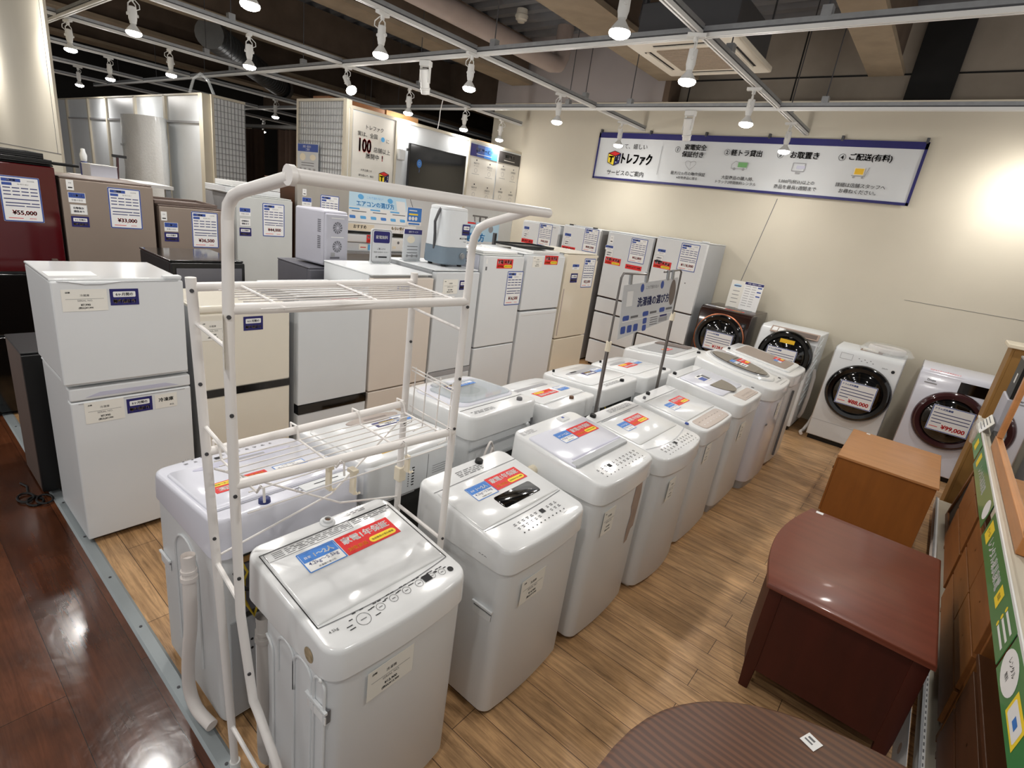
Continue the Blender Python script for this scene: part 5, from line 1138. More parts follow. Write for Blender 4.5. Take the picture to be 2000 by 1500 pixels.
# ---------------------------------------------------------------- white laundry rack straddling the two nearest washers
r = thing('laundry_rack', 'white tubular laundry rack with wire shelves standing over the nearest washing machines', 'rack', (-1.26, .86, 0))
ox, oy_ = 1.26, -.86
P = lambda x, y, z: (x + ox, y + oy_, z)
RW = 'rack_white'
A0, A1 = P(-1.375, .553, 0.012), P(-1.392, .505, 1.69)
B0, B1 = P(-1.158, .522, 0.52), P(-1.182, .505, 1.85)
C0, C1 = P(-1.392, 1.205, 0.012), P(-1.397, 1.205, 1.70)
D0, D1 = P(-1.136, 1.205, 0.012), P(-1.142, 1.205, 1.82)
def lerp(a, b, t): return tuple(a[i] + (b[i] - a[i]) * t for i in range(3))
def onz(a, b, z): return lerp(a, b, (z - a[2]) / (b[2] - a[2]))
m = MB().tube([A0, A1], .0125, RW, 12); m.build('post', r)
m = MB().tube([P(-.90, .535, .012), P(-1.04, .528, .38), P(-1.13, .524, .49), B0, P(-1.172, .520, .60), P(-1.205, .515, .80), P(-1.207, .512, 1.12), P(-1.205, .508, 1.54), B1], .0125, RW, 12); m.build('post', r)
m = MB().tube([C0, C1], .0125, RW, 12); m.build('post', r)
m = MB().tube([D0, D1], .0125, RW, 12); m.build('post', r)
for q in (A0, C0, P(-.90, .535, .012), D0):
    MB().cyl((q[0], q[1], 0), (q[0], q[1], .03), .017, 'white_matt', 12).build('foot_cap', r)
# bent arms and the hanging bar
for (b, y) in ((B1, .505), (D1, 1.205)):
    yy = y
    if y < 1: pts = [b, P(-1.175, y, 1.878), P(-1.155, y + .002, 1.898), P(-1.12, y + .003, 1.91), P(-.945, .515, 1.95)]
    else: pts = [b, P(-1.138, y, 1.852), P(-1.122, y, 1.882), P(-1.09, y, 1.90), P(-.945, y, 1.95)]
    MB().tube(pts, .0125, RW, 12).build('arm', r)
MB().tube([P(-.94, .512, 1.953), P(-.94, 1.295, 1.953)], .0135, RW, 14).build('hanging_bar', r)
m = MB(); m.cyl(P(-.94, 1.2945, 1.953), P(-.94, 1.297, 1.953), .009, 'ink_soft', 12); m.cyl(P(-.94, .516, 1.953), P(-.94, .505, 1.953), .0185, RW, 14); m.build('end_cap', r)
# joint bolts
m = MB()
def Bz(z):
    L_ = [B0, P(-1.172, .520, .60), P(-1.205, .515, .80), P(-1.207, .512, 1.12), P(-1.205, .508, 1.54), B1]
    for a, b in zip(L_[:-1], L_[1:]):
        if z <= b[2]: return onz(a, b, z)
    return B1
for (a, b, zs) in ((A0, A1, (1.66, 1.42, 1.22, .95)), (B0, B1, (1.64, 1.40, 1.18, .93, .62)), (C0, C1, (1.66, 1.46, 1.14)), (D0, D1, (1.64, 1.40, 1.22, .78))):
    for z in zs:
        q = Bz(z) if a is B0 else onz(a, b, z); m.cyl((q[0] + .011, q[1] - .004, q[2]), (q[0] + .0145, q[1] - .005, q[2]), .005, 'galv_dark', 8)
m.build('bolts', r)
# rungs at each end
for (pa, pb, zs) in (((A0, A1), (B0, B1), (1.58, 1.30, .86, .20)), ((C0, C1), (D0, D1), (1.58, .79, .22))):
    for z in zs:
        rad = .007 if z < 1 else .005
        a = onz(*pa, z); b = Bz(max(z, .52)) if pb[0] is B0 else onz(*pb, z); b = (b[0], b[1], z - .02)
        if z < .3 and pb[0] is B0: b = P(-.97, .532, .19)
        MB().tube([a, b], rad, RW, 8).build('rung', r)
# upper wire shelf
zs = 1.655
m = MB(); m.tube([onz(A0, A1, zs + .012), onz(C0, C1, zs + .012)], .0115, RW, 12); m.build('shelf_rail', r)
m = MB(); m.tube([P(-1.2, .508, zs), onz(D0, D1, zs)], .0135, RW, 12); m.build('shelf_rail', r)
m = MB()
for i in range(9):
    x = -1.375 + i * .027; m.tube([P(x, .56, zs + .006), P(x, 1.195, zs + .006)], .0022, RW, 6)
for y in (.62, .90, 1.17): m.tube([P(-1.392, y, zs + .014), P(-1.16, y, zs + .004)], .0035, RW, 6)
m.build('wire_shelf', r)
# lower hanging basket shelf
zl = 1.205
m = MB(); m.tube([onz(A0, A1, zl + .015), onz(C0, C1, zl + .015)], .0125, RW, 12); m.build('shelf_rail', r)
m = MB(); m.tube([P(-1.207, .512, zl), onz(D0, D1, zl)], .0135, RW, 12); m.build('shelf_rail', r)
m = MB()
for i in range(7):
    x = -1.37 + i * .033; m.tube([P(x, .53, zl - .010), P(x, 1.19, zl - .010)], .002, RW, 6)
for y in (.545, .77, .99, 1.18):
    m.tube([P(-1.41, y, zl + .0), P(-1.41, y, zl + .034), P(-1.375, y, zl + .036), P(-1.36, y, zl - .006), P(-1.16, y, zl - .010), P(-1.14, y, zl + .018), P(-1.125, y, zl + .02), P(-1.122, y, zl - .02)], .0035, RW, 6)
m.build('wire_shelf', r)
# crossed brace wires and their clips below the lower shelf
m = MB(); m.tube([P(-1.385, .535, 1.165), P(-1.27, .86, .99), P(-1.39, 1.20, .83)], .0032, RW, 6); m.tube([P(-1.39, .535, .875), P(-1.29, .84, 1.02), P(-1.39, 1.20, 1.17)], .0032, RW, 6)
m.tube([P(-1.18, .53, 1.13), P(-1.15, 1.18, 1.15)], .0022, RW, 6); m.build('brace_wires', r)
for (x, y, z) in ((-1.275, .82, 1.085), (-1.22, .87, 1.08)):
    m = MB(); m.box(-.012, .012, -.004, .004, -.075, .0, 'ivory'); m.box(-.016, .016, -.012, .008, 0, .012, 'ivory'); m.tube([(0, 0, -.06), (.012, .008, -.075), (.022, .01, -.066)], .004, 'ivory', 6)
    m.T = Matrix.Identity(4); o = m.build('hook_clip', r, smooth=False, loc=P(x, y, z + .04))
m = MB(); m.box(-.01, .01, -.004, .004, -.06, 0, 'ivory'); m.tube([(0, 0, -.05), (.012, .006, -.062), (.02, .008, -.054)], .004, 'ivory', 6); m.build('hook_clip', r, smooth=False, loc=P(-1.17, 1.04, 1.15))
MB().box(-.017, .017, -.017, .017, -.03, .03, 'ivory').build('joint_sleeve', r, bevel=.004, loc=P(-1.392, 1.205, .93))
# side basket at the far end
m = MB()
for dz in (0, -.012): m.tube([P(-1.39, 1.222, 1.36 + dz), P(-1.145, 1.222, 1.345 + dz)], .0026, RW, 6)
for z in (1.29, 1.21): m.tube([P(-1.385, 1.222, z), P(-1.145, 1.222, z - .01)], .002, RW, 6)
for x in (-1.37, -1.31, -1.24, -1.18): m.tube([P(x, 1.224, 1.365), P(x, 1.222, 1.15), P(x, 1.18, 1.145)], .0024, RW, 6)
m.build('side_basket', r)
m = MB(frm(P(-1.197, .495, 1.58), (.75, -.35, 0), (0, 0, 1))); m.box(-.006, .022, -.065, .065, 0, .0008, 'paper_note')
for z in (.03, .018, -.012, -.02): m.rect(.008, z, .022, .005, .0012, 'ink_soft')
m.text('25', .008, -.045, .014, .012, .0012, 'ink'); m.build('price_tag', r, smooth=False)

# ---------------------------------------------------------------- steel two-pole sign stand between the rows
r = thing('sign_stand', 'washing machine guide board on two steel poles between the washer rows', 'sign stand', (-1.44, 3.30, 0))
def Q(x, y, z): return (x + 1.44, y - 3.30, z)
m = MB().tube([Q(-1.432, 2.80, .03), Q(-1.432, 2.775, 1.25)], .012, 'steel', 10); m.build('pole', r)
m = MB().tube([Q(-1.43, 3.71, .03), Q(-1.425, 3.64, 1.38)], .011, 'steel', 10); m.build('pole', r)
m = MB().tube([Q(-1.432, 2.776, 1.20), Q(-1.432, 2.77, 1.665), Q(-1.432, 2.79, 1.69), Q(-1.40, 3.02, 1.69)], .007, 'steel', 8); m.build('upper_frame', r)
m = MB().tube([Q(-1.425, 3.64, 1.33), Q(-1.42, 3.60, 1.70), Q(-1.42, 3.57, 1.715), Q(-1.42, 3.32, 1.70)], .007, 'steel', 8); m.build('upper_frame', r)
for (y, z, yc) in ((2.776, 1.255, -1.432), (3.642, 1.385, -1.425)):
    MB().tube([Q(yc, y, z - .03), Q(yc, y, z + .03)], .017, 'ivory', 10).build('pole_clamp', r)
m = MB().tube([Q(-1.432, 2.80, .02), Q(-1.432, 3.71, .02)], .014, 'steel', 10); m.tube([Q(-1.48, 2.80, .014), Q(-1.40, 2.80, .014)], .014, 'steel', 10); m.tube([Q(-1.48, 3.71, .014), Q(-1.40, 3.71, .014)], .014, 'steel', 10); m.build('base', r)
X = Vector((.03, .705, .035)); o_ = Q(-1.40, 3.165, 1.495)
T = frm(o_, X, (-.10, 0, 1))
m = MB(T); w, h = .70, .31
m.prism([(-w / 2 - .01, -h / 2 - .02), (w / 2 - .06, -h / 2 + .03), (w / 2 - .01, -h / 2 + .10), (w / 2, h / 2), (-w / 2, h / 2 - .01)], -.002, .002, 'paper_grey'); m.build('board', r)
m = MB(T); z = .0026
m.rect(-.27, .06, .07, .09, z, 'paper'); m.text('洗濯機の選び方', .04, .03, .42, .11, z, 'ink_blue', .03)
m.text('これで迷わない', -.0, .115, .2, .022, z, 'ink_soft'); m.flat(ell(.022, .026, 14, -.13, .115), z, 'blue_dark'); m.flat(ell(.022, .026, 14, .13, .12), z, 'blue_dark')
m.flat(ell(.045, .085, 24, .29, .06), z, 'taupe_dark'); m.rect(0, -.075, .66, .005, z, 'paper')
for i, (u, v) in enumerate(((-.29, -.055), (-.05, -.05), (.17, -.045))): m.flat(rr(.075, .03, .012, 4, cx=u, cy=v), z, 'blue_dark'); m.rect(u + .10, v, .09, .014, z, 'ink_soft')
for i in range(3): m.flat(rr(.055, .045, .01, 4, cx=-.31 + i * .075, cy=-.125), z, 'blue_dark')
for v in (-.095, -.14): m.flat(rr(.05, .038, .01, 4, cx=-.05, cy=v), z, 'blue_dark')
for i in range(4): m.rect(.07, -.085 - i * .015, .10, .005, z, 'ink_soft')
m.rect(.20, -.085, .10, .012, z, 'navy'); m.rect(.20, -.11, .12, .03, z, 'sticker_grey'); m.build('print', r, smooth=False)
for (u, v) in ((-.28, .0), (-.09, .0), (.20, .0), (.27, .0)):
    m = MB(T); m.box(u - .012, u + .012, h / 2 - .01, h / 2 + .055, -.006, .006, 'galv'); m.build('hanging_clip', r, smooth=False)

# ---------------------------------------------------------------- wooden furniture on the right
r = thing('dining_table', 'round-ended oak dining table in the bottom right foreground', 'table', (.45, .93, 0))
a_ = [(-.22, 1.305), (-.155, 1.41), (-.09, 1.485), (-.03, 1.535), (.05, 1.562), (1.10, 1.57)]
pts = []
# superellipse end on the left, straight far edge
cx, cy, rx, ry = .42, .93, .715, .635
for i in range(33):
    t = PI / 2 + PI * i / 32; c, s_ = math.cos(t), math.sin(t)
    pts.append((cx + rx * (abs(c) ** .92) * (1 if c > 0 else -1) - .45, cy + ry * (abs(s_) ** .80) * (1 if s_ > 0 else -1) - .93))
pts += [(-.015, -ry), (-.015, ry)]
m = MB(); q = [(x * .985, y * .985) for x, y in pts]; q2 = [(x * .97, y * .97) for x, y in pts]
m.loft([[(x, y, .668) for x, y in q2], [(x, y, .672) for x, y in q], [(x, y, .686) for x, y in pts], [(x, y, .694) for x, y in pts], [(x, y, .70) for x, y in q]], 'oak'); m.build('tabletop', r, ang=60)
m = MB(); m.box(-.52, -.06, -.45, -.43, .59, .668, 'wood_dark'); m.box(-.52, -.06, .43, .45, .59, .668, 'wood_dark'); m.box(-.52, -.50, -.43, .43, .59, .668, 'wood_dark'); m.box(-.08, -.06, -.43, .43, .59, .668, 'wood_dark'); m.build('apron', r, smooth=False)
for sx in (-.48, -.10):
    for sy in (-.41, .41): m = MB(); m.tube([(sx, sy, .66), (sx, sy, .3), (sx, sy, 0)], [.035, .03, .022], 'wood_dark', 12); m.build('leg', r)
m = MB(frm((-.355 + .0, .505, .7006), (.92, -.38, 0), (.38, .92, 0))); m.box(-.02, .02, -.022, .022, 0, .0008, 'paper'); m.rect(-.004, .008, .018, .008, .0012, 'ink_soft'); m.rect(-.004, -.006, .022, .006, .0012, 'ink_soft'); m.build('price_tag', r, smooth=False)
r['label'] = 'round-ended oak dining table in the foreground with a white tag near its far edge'

r = thing('low_chest', 'reddish-brown bow-fronted low chest on short legs between the table and the orange-brown cabinet', 'chest', (.10, 2.76, 0))
m = MB(); outl = [(.30, -.475), (.30, .475), (-.30, .475)] + [(-.30 - .075 * math.sin(PI * i / 14), .475 - .95 * i / 14) for i in range(1, 14)] + [(-.30, -.475)]
outl = list(reversed(outl)); m.slab(outl, .555, .580, 'wood_red', .006); m.build('top', r, ang=60)
inn = [(x * .95, y * .955) for x, y in outl]; m = MB().prism(inn, .12, .555, 'wood_red_dark'); m.build('carcass', r, ang=40)
for sx, sy in ((-.262, -.43), (-.262, .43), (.262, -.43), (.262, .43)):
    m = MB(); m.loft([[(sx + x, sy + y, z) for x, y in rr(s2, s2, .004, 2)] for s2, z in ((.04, 0), (.055, .16), (.055, .553))], 'wood_red_dark'); m.build('leg', r)
for i in range(3):
    m = MB()
    z0_ = .14 + i * .135
    pts_ = [(-.284 - .050 * math.sin(PI * j / 14), .40 - .80 * j / 14) for j in range(15)]
    m.loft([[(x, y, z) for x, y in pts_ + [(x + .012, y) for x, y in reversed(pts_)]] for z in (z0_, z0_ + .125)], 'wood_red_dark'); m.build('drawer', r, ang=40)
m = MB(frm((-.255, .445, .5806), (1, 0, 0), (0, 1, 0))); m.box(-.018, .018, -.014, .014, 0, .0008, 'paper'); m.build('price_tag', r, smooth=False)

r = thing('low_cabinet', 'plain orange-brown wooden cabinet standing before the drum washers', 'cabinet', (.075, 4.93, 0))
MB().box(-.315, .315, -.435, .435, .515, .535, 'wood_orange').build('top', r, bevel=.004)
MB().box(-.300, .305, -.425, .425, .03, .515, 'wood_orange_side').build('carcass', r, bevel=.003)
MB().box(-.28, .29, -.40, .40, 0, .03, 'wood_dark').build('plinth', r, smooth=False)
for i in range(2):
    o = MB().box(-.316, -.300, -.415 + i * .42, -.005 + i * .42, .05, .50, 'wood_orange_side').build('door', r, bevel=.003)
    MB().cyl((-.316, -.05 + i * .10, .30), (-.34, -.05 + i * .10, .30), .012, 'wood_dark', 10).build('knob', o)
m = MB(frm((-.20, .40, .5356), (1, 0, 0), (0, 1, 0))); m.box(-.014, .014, -.016, .016, 0, .0008, 'paper'); m.build('price_tag', r, smooth=False)

# ---------------------------------------------------------------- display gondola with furniture
r = thing('display_shelf', 'long cream steel display shelf with green price-rail signs along the right edge', 'shelf', (.75, 3.0, 0))
gx = lambda x: x - .75
gy = lambda y: y - 3.0
MB().box(gx(.495), gx(1.05), gy(.2), gy(5.45), 0.0, .145, 'frame_cream').build('base_deck', r, bevel=.004)
m = MB(); m.box(gx(.474), gx(.494), gy(.2), gy(5.45), .085, .155, 'white_matt'); m.box(gx(.472), gx(.482), gy(.2), gy(5.45), .150, .160, 'galv')
for i in range(90): m.box(gx(.485), gx(.489), gy(.6) + i * .04, gy(.6) + i * .04 + .018, .155, .1565, 'ink_soft')
m.build('lower_price_rail', r, smooth=False)
MB().box(gx(.475), gx(1.05), gy(.2), gy(4.95), .980, 1.0, 'frame_cream').build('upper_shelf', r, bevel=.003)
m = MB(); m.box(gx(.462), gx(.475), gy(.2), gy(4.95), .95, 1.012, 'frame_cream'); m.box(gx(.458), gx(.463), gy(.2), gy(4.95), 1.0, 1.014, 'white_matt'); m.build('upper_price_rail', r, smooth=False)
for y in (.3, 2.6, 4.9):
    MB().box(gx(1.02), gx(1.05), gy(y), gy(y) + .05, .145, 1.7, 'frame_cream').build('upright', r, smooth=False)
m = MB().box(gx(1.05), gx(1.06), gy(.2), gy(5.45), 0.1, 1.75, 'frame_cream'); m.build('back_panel', r, smooth=False)
# green strip sign hanging on the upper rail (faces -x, slightly up)
T = frm((gx(.456), gy(2.7), .942), (0, -1, 0), (.06, 0, 1))
def strip(y0, y1, name):
    m = MB(T); a, b = 2.7 - y1, 2.7 - y0
    m.box(a, b, -.066, .06, 0, .002, 'green'); return m, a, b
m, a, b = strip(1.95, 2.95, 'x'); z = .0026
m.rect(a + .10, .0, .12, .075, z, 'yellow'); m.text('セール', a + .10, 0, .08, .03, z + .0004, 'ink')
m.text('レンタル家具家電', a + .40, .0, .42, .05, z, 'paper', .03); m.rect(a + .68, .0, .08, .06, z, 'yellow'); m.text('当店', a + .68, 0, .05, .02, z + .0004, 'ink')
for i in range(3): m.rect(a + .90, .028 - i * .028, .14, .012, z, 'paper'); m.flat(ell(.01, .01, 10, a + .815, .028 - i * .028), z, 'yellow')
m.build('green_sign', r, smooth=False)
m, a, b = strip(1.45, 1.93, 'y'); m.flat(ell(.10, .05, 24, a + .10, -.004), z, 'paper'); m.text('レンタル', a + .10, .012, .09, .022, z + .0004, 'ink', .01); m.text('無料', a + .10, -.02, .06, .018, z + .0004, 'ink')
m.rect(a + .30, -.01, .16, .07, z, 'yellow'); m.flat(rr(.13, .05, .008, 4, cx=a + .30, cy=-.012), z + .0003, 'paper'); m.rect(a + .31, -.012, .04, .02, z + .0006, 'blue'); m.build('green_sign', r, smooth=False)
m, a, b = strip(.40, 1.40, 'z'); m.rect(a + .17, .01, .26, .075, z, 'yellow'); m.text('レンタル', a + .17, .025, .18, .03, z + .0004, 'ink', .01); m.text('スマイルプラン', a + .17, -.008, .20, .026, z + .0004, 'ink', .01); m.text('レンタル家具', a + .62, 0, .5, .06, z, 'paper', .03); m.build('green_sign', r, smooth=False)
m, a, b = strip(3.05, 4.10, 'w'); m.rect(a + .12, .0, .10, .07, z, 'yellow'); m.text('レンタル家具家電', a + .5, .0, .45, .05, z, 'paper', .02); m.flat(ell(.07, .045, 20, a + .97, 0), z, 'paper'); m.build('green_sign', r, smooth=False)
m = MB(T).box(2.7 - 4.55, 2.7 - 4.15, -.05, .05, 0, .002, 'green_light'); m.rect(2.7 - 4.35, 0, .12, .06, .0026, 'yellow'); m.build('green_sign', r, smooth=False)
m = MB(); m.loft([[(gx(.45 - q[0]), gy(4.62 + q[1] * 2.2), .87 + q[2]) for q in [(rad * math.cos(t) * .5, rad * math.sin(t), zz + .09) for t in [2 * PI * i / 14 for i in range(14)]]] for rad, zz in ((.03, -.07), (.055, -.02), (.06, .04), (.03, .09))], 'film'); m.build('plastic_wrap', r)
m = MB(frm((gx(.474), gy(4.55), 1.045), (0, -1, .0), (.5, 0, .9))); m.box(-.14, .14, -.05, .05, 0, .002, 'paper_note'); m.box(.02, .14, -.05, .0, .002, .003, 'paper')
for i in range(4): m.rect(-.02, .03 - i * .02, .2, .006, .0032, 'ink_soft')
m.build('shelf_card', r, smooth=False)
m = MB(frm((gx(.43), gy(2.45), .055), (0, -1, 0), (.12, 0, 1))); m.box(-.55, .55, -.05, .09, 0, .002, 'paper_grey'); 
for i in range(4): m.flat(ell(.03, .02, 14, -.4 + i * .22, .02), .0026, ('ink_soft', 'lilac_grey', 'tape_mark', 'sticker_grey')[i])
m.flat([(.42, -.04), (.52, -.04), (.47, .06)], .0026, 'amber'); m.build('base_poster', r, smooth=False)
# furniture on the base deck
def chest(label, x0, x1, y0, y1, z0, z1, key, topkey, drawers, cat='chest', name='wooden_chest', knob=True):
    r = thing(name, label, cat, ((x0 + x1) / 2, (y0 + y1) / 2, z0))
    w, d, h = x1 - x0, y1 - y0, z1 - z0
    MB().box(-w / 2 + .01, w / 2, -d / 2 + .008, d / 2 - .008, .06, h - .025, key).build('carcass', r, bevel=.003)
    MB().box(-w / 2 - .008, w / 2, -d / 2, d / 2, h - .025, h, topkey).build('top', r, bevel=.004)
    for sy in (-1, 1):
        for xx in (-w / 2 + .015, w / 2 - .05): MB().box(xx, xx + .035, sy * (d / 2 - .03) - .018, sy * (d / 2 - .03) + .018, 0, .06, key).build('leg', r, smooth=False)
    n = len(drawers)
    for i in range(n):
        za = .08 + (h - .12) * i / n
        for j in range(drawers[i]):
            ya = -d / 2 + .03 + (d - .06) * j / drawers[i]; yb = ya + (d - .06) / drawers[i] - .012
            o = MB().box(-w / 2 - .006, -w / 2 + .012, ya, yb, za, za + (h - .12) / n - .014, key).build('drawer', r, bevel=.003)
            if knob: MB().lathe([(.006, 0), (.006, .012), (.013, .018), (.010, .028), (0, .03)], 'black_satin', 12).build('knob', o).matrix_local = frm((-w / 2 - .006, (ya + yb) / 2, za + (h - .12) / n / 2), (0, 1, 0), (0, 0, 1))
    return r
rr_ = chest('dark wooden cabinet with a white sticker on its top under the green sign', .512, 1.0, 1.05, 2.42, .147, .63, 'wood_dark', 'wood_dark', (2, 2))
m = MB(frm((-.17, .18, .4835), (.25, -.97, 0), (.97, .25, 0))); m.box(-.055, .055, -.018, .018, 0, .0008, 'paper'); m.rect(-.03, 0, .03, .02, .0012, 'sticker_grey'); m.build('price_sticker', rr_, smooth=False)
chest('mid-brown wooden chest with round black knobs, middle of the lower deck', .512, 1.0, 2.46, 3.60, .147, .80, 'wood_mid', 'wood_dark', (1, 2, 2))
chest('mid-brown low chest with black knobs at the far part of the lower deck', .52, 1.0, 3.66, 4.50, .147, .76, 'wood_mid', 'wood_mid', (1, 2))
r = thing('picture_frame', 'brown wooden frame leaning on the shelf end before the rightmost drum washer', 'frame', (.55, 4.85, .147))
m = MB(Matrix.Rotation(.10, 4, 'Y')); m.box(-.012, .012, -.28, -.24, 0, .55, 'wood_mid'); m.box(-.012, .012, .24, .28, 0, .55, 'wood_mid'); m.box(-.012, .012, -.24, .24, 0, .04, 'wood_mid'); m.box(-.012, .012, -.24, .24, .51, .55, 'wood_mid'); m.build('frame', r, bevel=.003)
m = MB(Matrix.Rotation(.10, 4, 'Y')); m.box(.0, .006, -.24, .24, .04, .51, 'black_satin'); m.build('backing', r, smooth=False)
# on the upper shelf: long framed mirror, black boxes, bookcase
r = thing('framed_mirror', 'long wood-framed mirror standing on the upper shelf, reflecting the drum washer', 'mirror', (.515, 3.34, 1.001))
m = MB(); m.box(-.022, .022, -.79, .79, 0, .075, 'wood_honey'); m.build('frame_rail', r, bevel=.005)
m = MB(); m.box(-.022, .022, -.79, .79, .82, .87, 'wood_honey'); m.build('frame_rail', r, bevel=.005)
m = MB(); m.box(-.020, .020, .735, .79, .075, .82, 'wood_honey'); m.build('frame_stile', r, bevel=.005)
m = MB(); m.box(-.020, .020, -.79, -.735, .075, .82, 'wood_honey'); m.build('frame_stile', r, bevel=.005)
m = MB(); m.box(-.004, .004, -.735, .735, .075, .82, 'wood_dark'); m.build('backing', r, smooth=False)
m = MB(); m.box(-.006, -.0045, -.735, .735, .075, .82, 'mirror'); m.build('mirror_glass', r, smooth=False)
r = thing('box', 'dark box with a steel rim on top of a grey box on the upper shelf', 'box', (.66, 4.62, 1.25))
m = MB(); m.box(-.14, .14, -.14, .14, 0, .012, 'black_satin'); m.box(-.14, -.128, -.14, .14, .012, .24, 'black_satin'); m.box(.128, .14, -.14, .14, .012, .24, 'black_satin'); m.box(-.128, .128, -.14, -.128, .012, .24, 'black_satin'); m.box(-.128, .128, .128, .14, .012, .24, 'black_satin'); m.build('body', r, smooth=False)
m = MB(); m.box(-.143, .143, -.143, -.128, .24, .25, 'galv'); m.box(-.143, .143, .128, .143, .24, .25, 'galv'); m.box(-.143, -.128, -.128, .128, .24, .25, 'galv'); m.box(.128, .143, -.128, .128, .24, .25, 'galv'); m.build('rim', r, smooth=False)
m = MB(frm((-.1405, -.02, .12), (0, -1, 0), (0, 0, 1))); m.box(-.025, .025, -.03, .03, 0, .001, 'paper'); m.build('price_tag', r, smooth=False)
r = thing('box', 'grey box under the dark lidded box on the upper shelf', 'box', (.66, 4.62, 1.001))
MB().box(-.15, .15, -.16, .16, 0, .248, 'mini_grey').build('body', r, bevel=.006)
o = MB().box(-.055, .055, -.10, .10, 0, .05, 'black_satin').build('case', None, bevel=.004, loc=(.555, 4.28, 1.001)); tag(o, 'small flat black case on the upper shelf beside the mirror end', 'case')
r = thing('bookcase', 'light brown bookcase with a cream top behind the far end of the display shelf', 'bookcase', (.86, 5.64, 0))
MB().box(-.33, -.31, -.14, .14, 0, 1.47, 'bookcase_brown').build('side_panel', r, bevel=.003)
MB().box(.31, .33, -.14, .14, 0, 1.47, 'bookcase_brown').build('side_panel', r, bevel=.003)
MB().box(-.31, .31, -.14, -.125, 0, 1.47, 'bookcase_brown').build('back_panel', r, smooth=False)
for z in (.06, .42, .78, 1.13): MB().box(-.31, .31, -.125, .14, z, z + .018, 'bookcase_brown').build('shelf', r, smooth=False)
MB().box(-.36, .36, -.165, .16, 1.47, 1.50, 'ivory').build('top', r, bevel=.006)
r = thing('vase', 'dark brown round vase on the cream bookcase top', 'vase', (.66, 5.62, 1.50)); MB().lathe([(.04, 0), (.075, .04), (.08, .09), (.05, .14), (.045, .17), (.05, .175)], 'maroon_gloss', 20).build('body', r)
# ---------------------------------------------------------------- banner on the cream wall
r = thing('wall_banner', 'long white service-guide banner with navy edging hung on the cream wall', 'banner', (-2.515, 7.125, 2.545))
bw, bh = 3.90, .615
m = MB(); nx = 40; nz = 8; vs = []; fs = []
for j in range(nz + 1):
    for i in range(nx + 1):
        x = -bw / 2 + bw * i / nx; z = bh * j / nz
        y = .006 * math.sin(x * 2.1 + z * 3) + .004 * math.sin(x * 5.3 - z * 6) - .008 * (j / nz) * 0
        vs.append((x, y, z))
for j in range(nz):
    for i in range(nx):
        a = j * (nx + 1) + i; fs.append((a, a + 1, a + nx + 2, a + nx + 1))
m.add(vs, fs, 'banner_cloth'); m.build('cloth', r)
m = MB(); m.box(-bw / 2 - .005, bw / 2 + .005, -.016, -.010, bh - .065, bh + .005, 'navy'); m.box(-bw / 2, bw / 2, -.016, -.010, 0, .028, 'navy'); m.box(-bw / 2 - .005, -bw / 2 + .02, -.016, -.010, 0, bh, 'navy'); m.box(bw / 2 - .022, bw / 2 + .005, -.016, -.010, 0, bh, 'navy'); m.build('edging', r, smooth=False)
m = MB()
for i in range(6): x = -bw / 2 + .02 + (bw - .04) * i / 5; m.box(x - .012, x + .012, -.02, .02, bh - .01, bh + .045, 'galv_dark')
m.build('hooks', r, smooth=False)
T = frm((0, -.0165, -.0), (1, 0, 0), (0, 0, 1))
m = MB(T)
ux = lambda x: x + 2.515
uz = lambda z: z - 2.545
k1 = 'ink'
m.text('買って、嬉しい', ux(-3.93), uz(2.995), .50, .07, 0, k1, .0)
m.text('トレファク', ux(-3.81), uz(2.835), .46, .14, 0, k1, .05, fill=True)
m.text('サービスのご案内', ux(-3.95), uz(2.645), .58, .085, 0, k1, .01)
m.rect(ux(-3.46), uz(2.84), .006, .36, 0, 'sticker_grey')
for (x, n_, yy) in ((-3.235, '1', 2.985), (-2.58, '2', 2.98), (-1.95, '3', 2.98), (-1.305, '4', 2.985)):
    m.ring(ux(x), uz(yy), .032, .036, 0, k1, 24); m.text(n_, ux(x), uz(yy), .03, .04, 0, k1, .02)
m.text('家電安全', ux(-3.0), uz(3.02), .31, .07, 0, k1, .02); m.text('保証付き', ux(-3.02), uz(2.935), .31, .07, 0, k1, .02)
m.text('軽トラ貸出', ux(-2.345), uz(2.98), .37, .075, 0, k1, .02); m.text('お取置き', ux(-1.69), uz(2.985), .30, .075, 0, k1, .02); m.text('ご配送(有料)', ux(-1.035), uz(2.99), .45, .08, 0, k1, .02)
m.text('最大12ヵ月の動作保証', ux(-3.03), uz(2.70), .50, .045, 0, k1, .01); m.text('※対象商品に限る', ux(-3.03), uz(2.645), .30, .036, 0, k1, .01)
m.text('大型商品の購入時、', ux(-2.38), uz(2.69), .42, .045, 0, k1, .01); m.text('トラック2時間無料レンタル', ux(-2.39), uz(2.635), .50, .045, 0, k1, .01)
m.text('5,000円(税込)以上の', ux(-1.70), uz(2.695), .48, .048, 0, k1, .01); m.text('商品を最長1週間まで', ux(-1.70), uz(2.635), .46, .048, 0, k1, .01)
m.text('詳細は店舗スタッフへ', ux(-1.05), uz(2.705), .48, .048, 0, k1, .01); m.text('お尋ねください。', ux(-1.06), uz(2.642), .36, .048, 0, k1, .01)
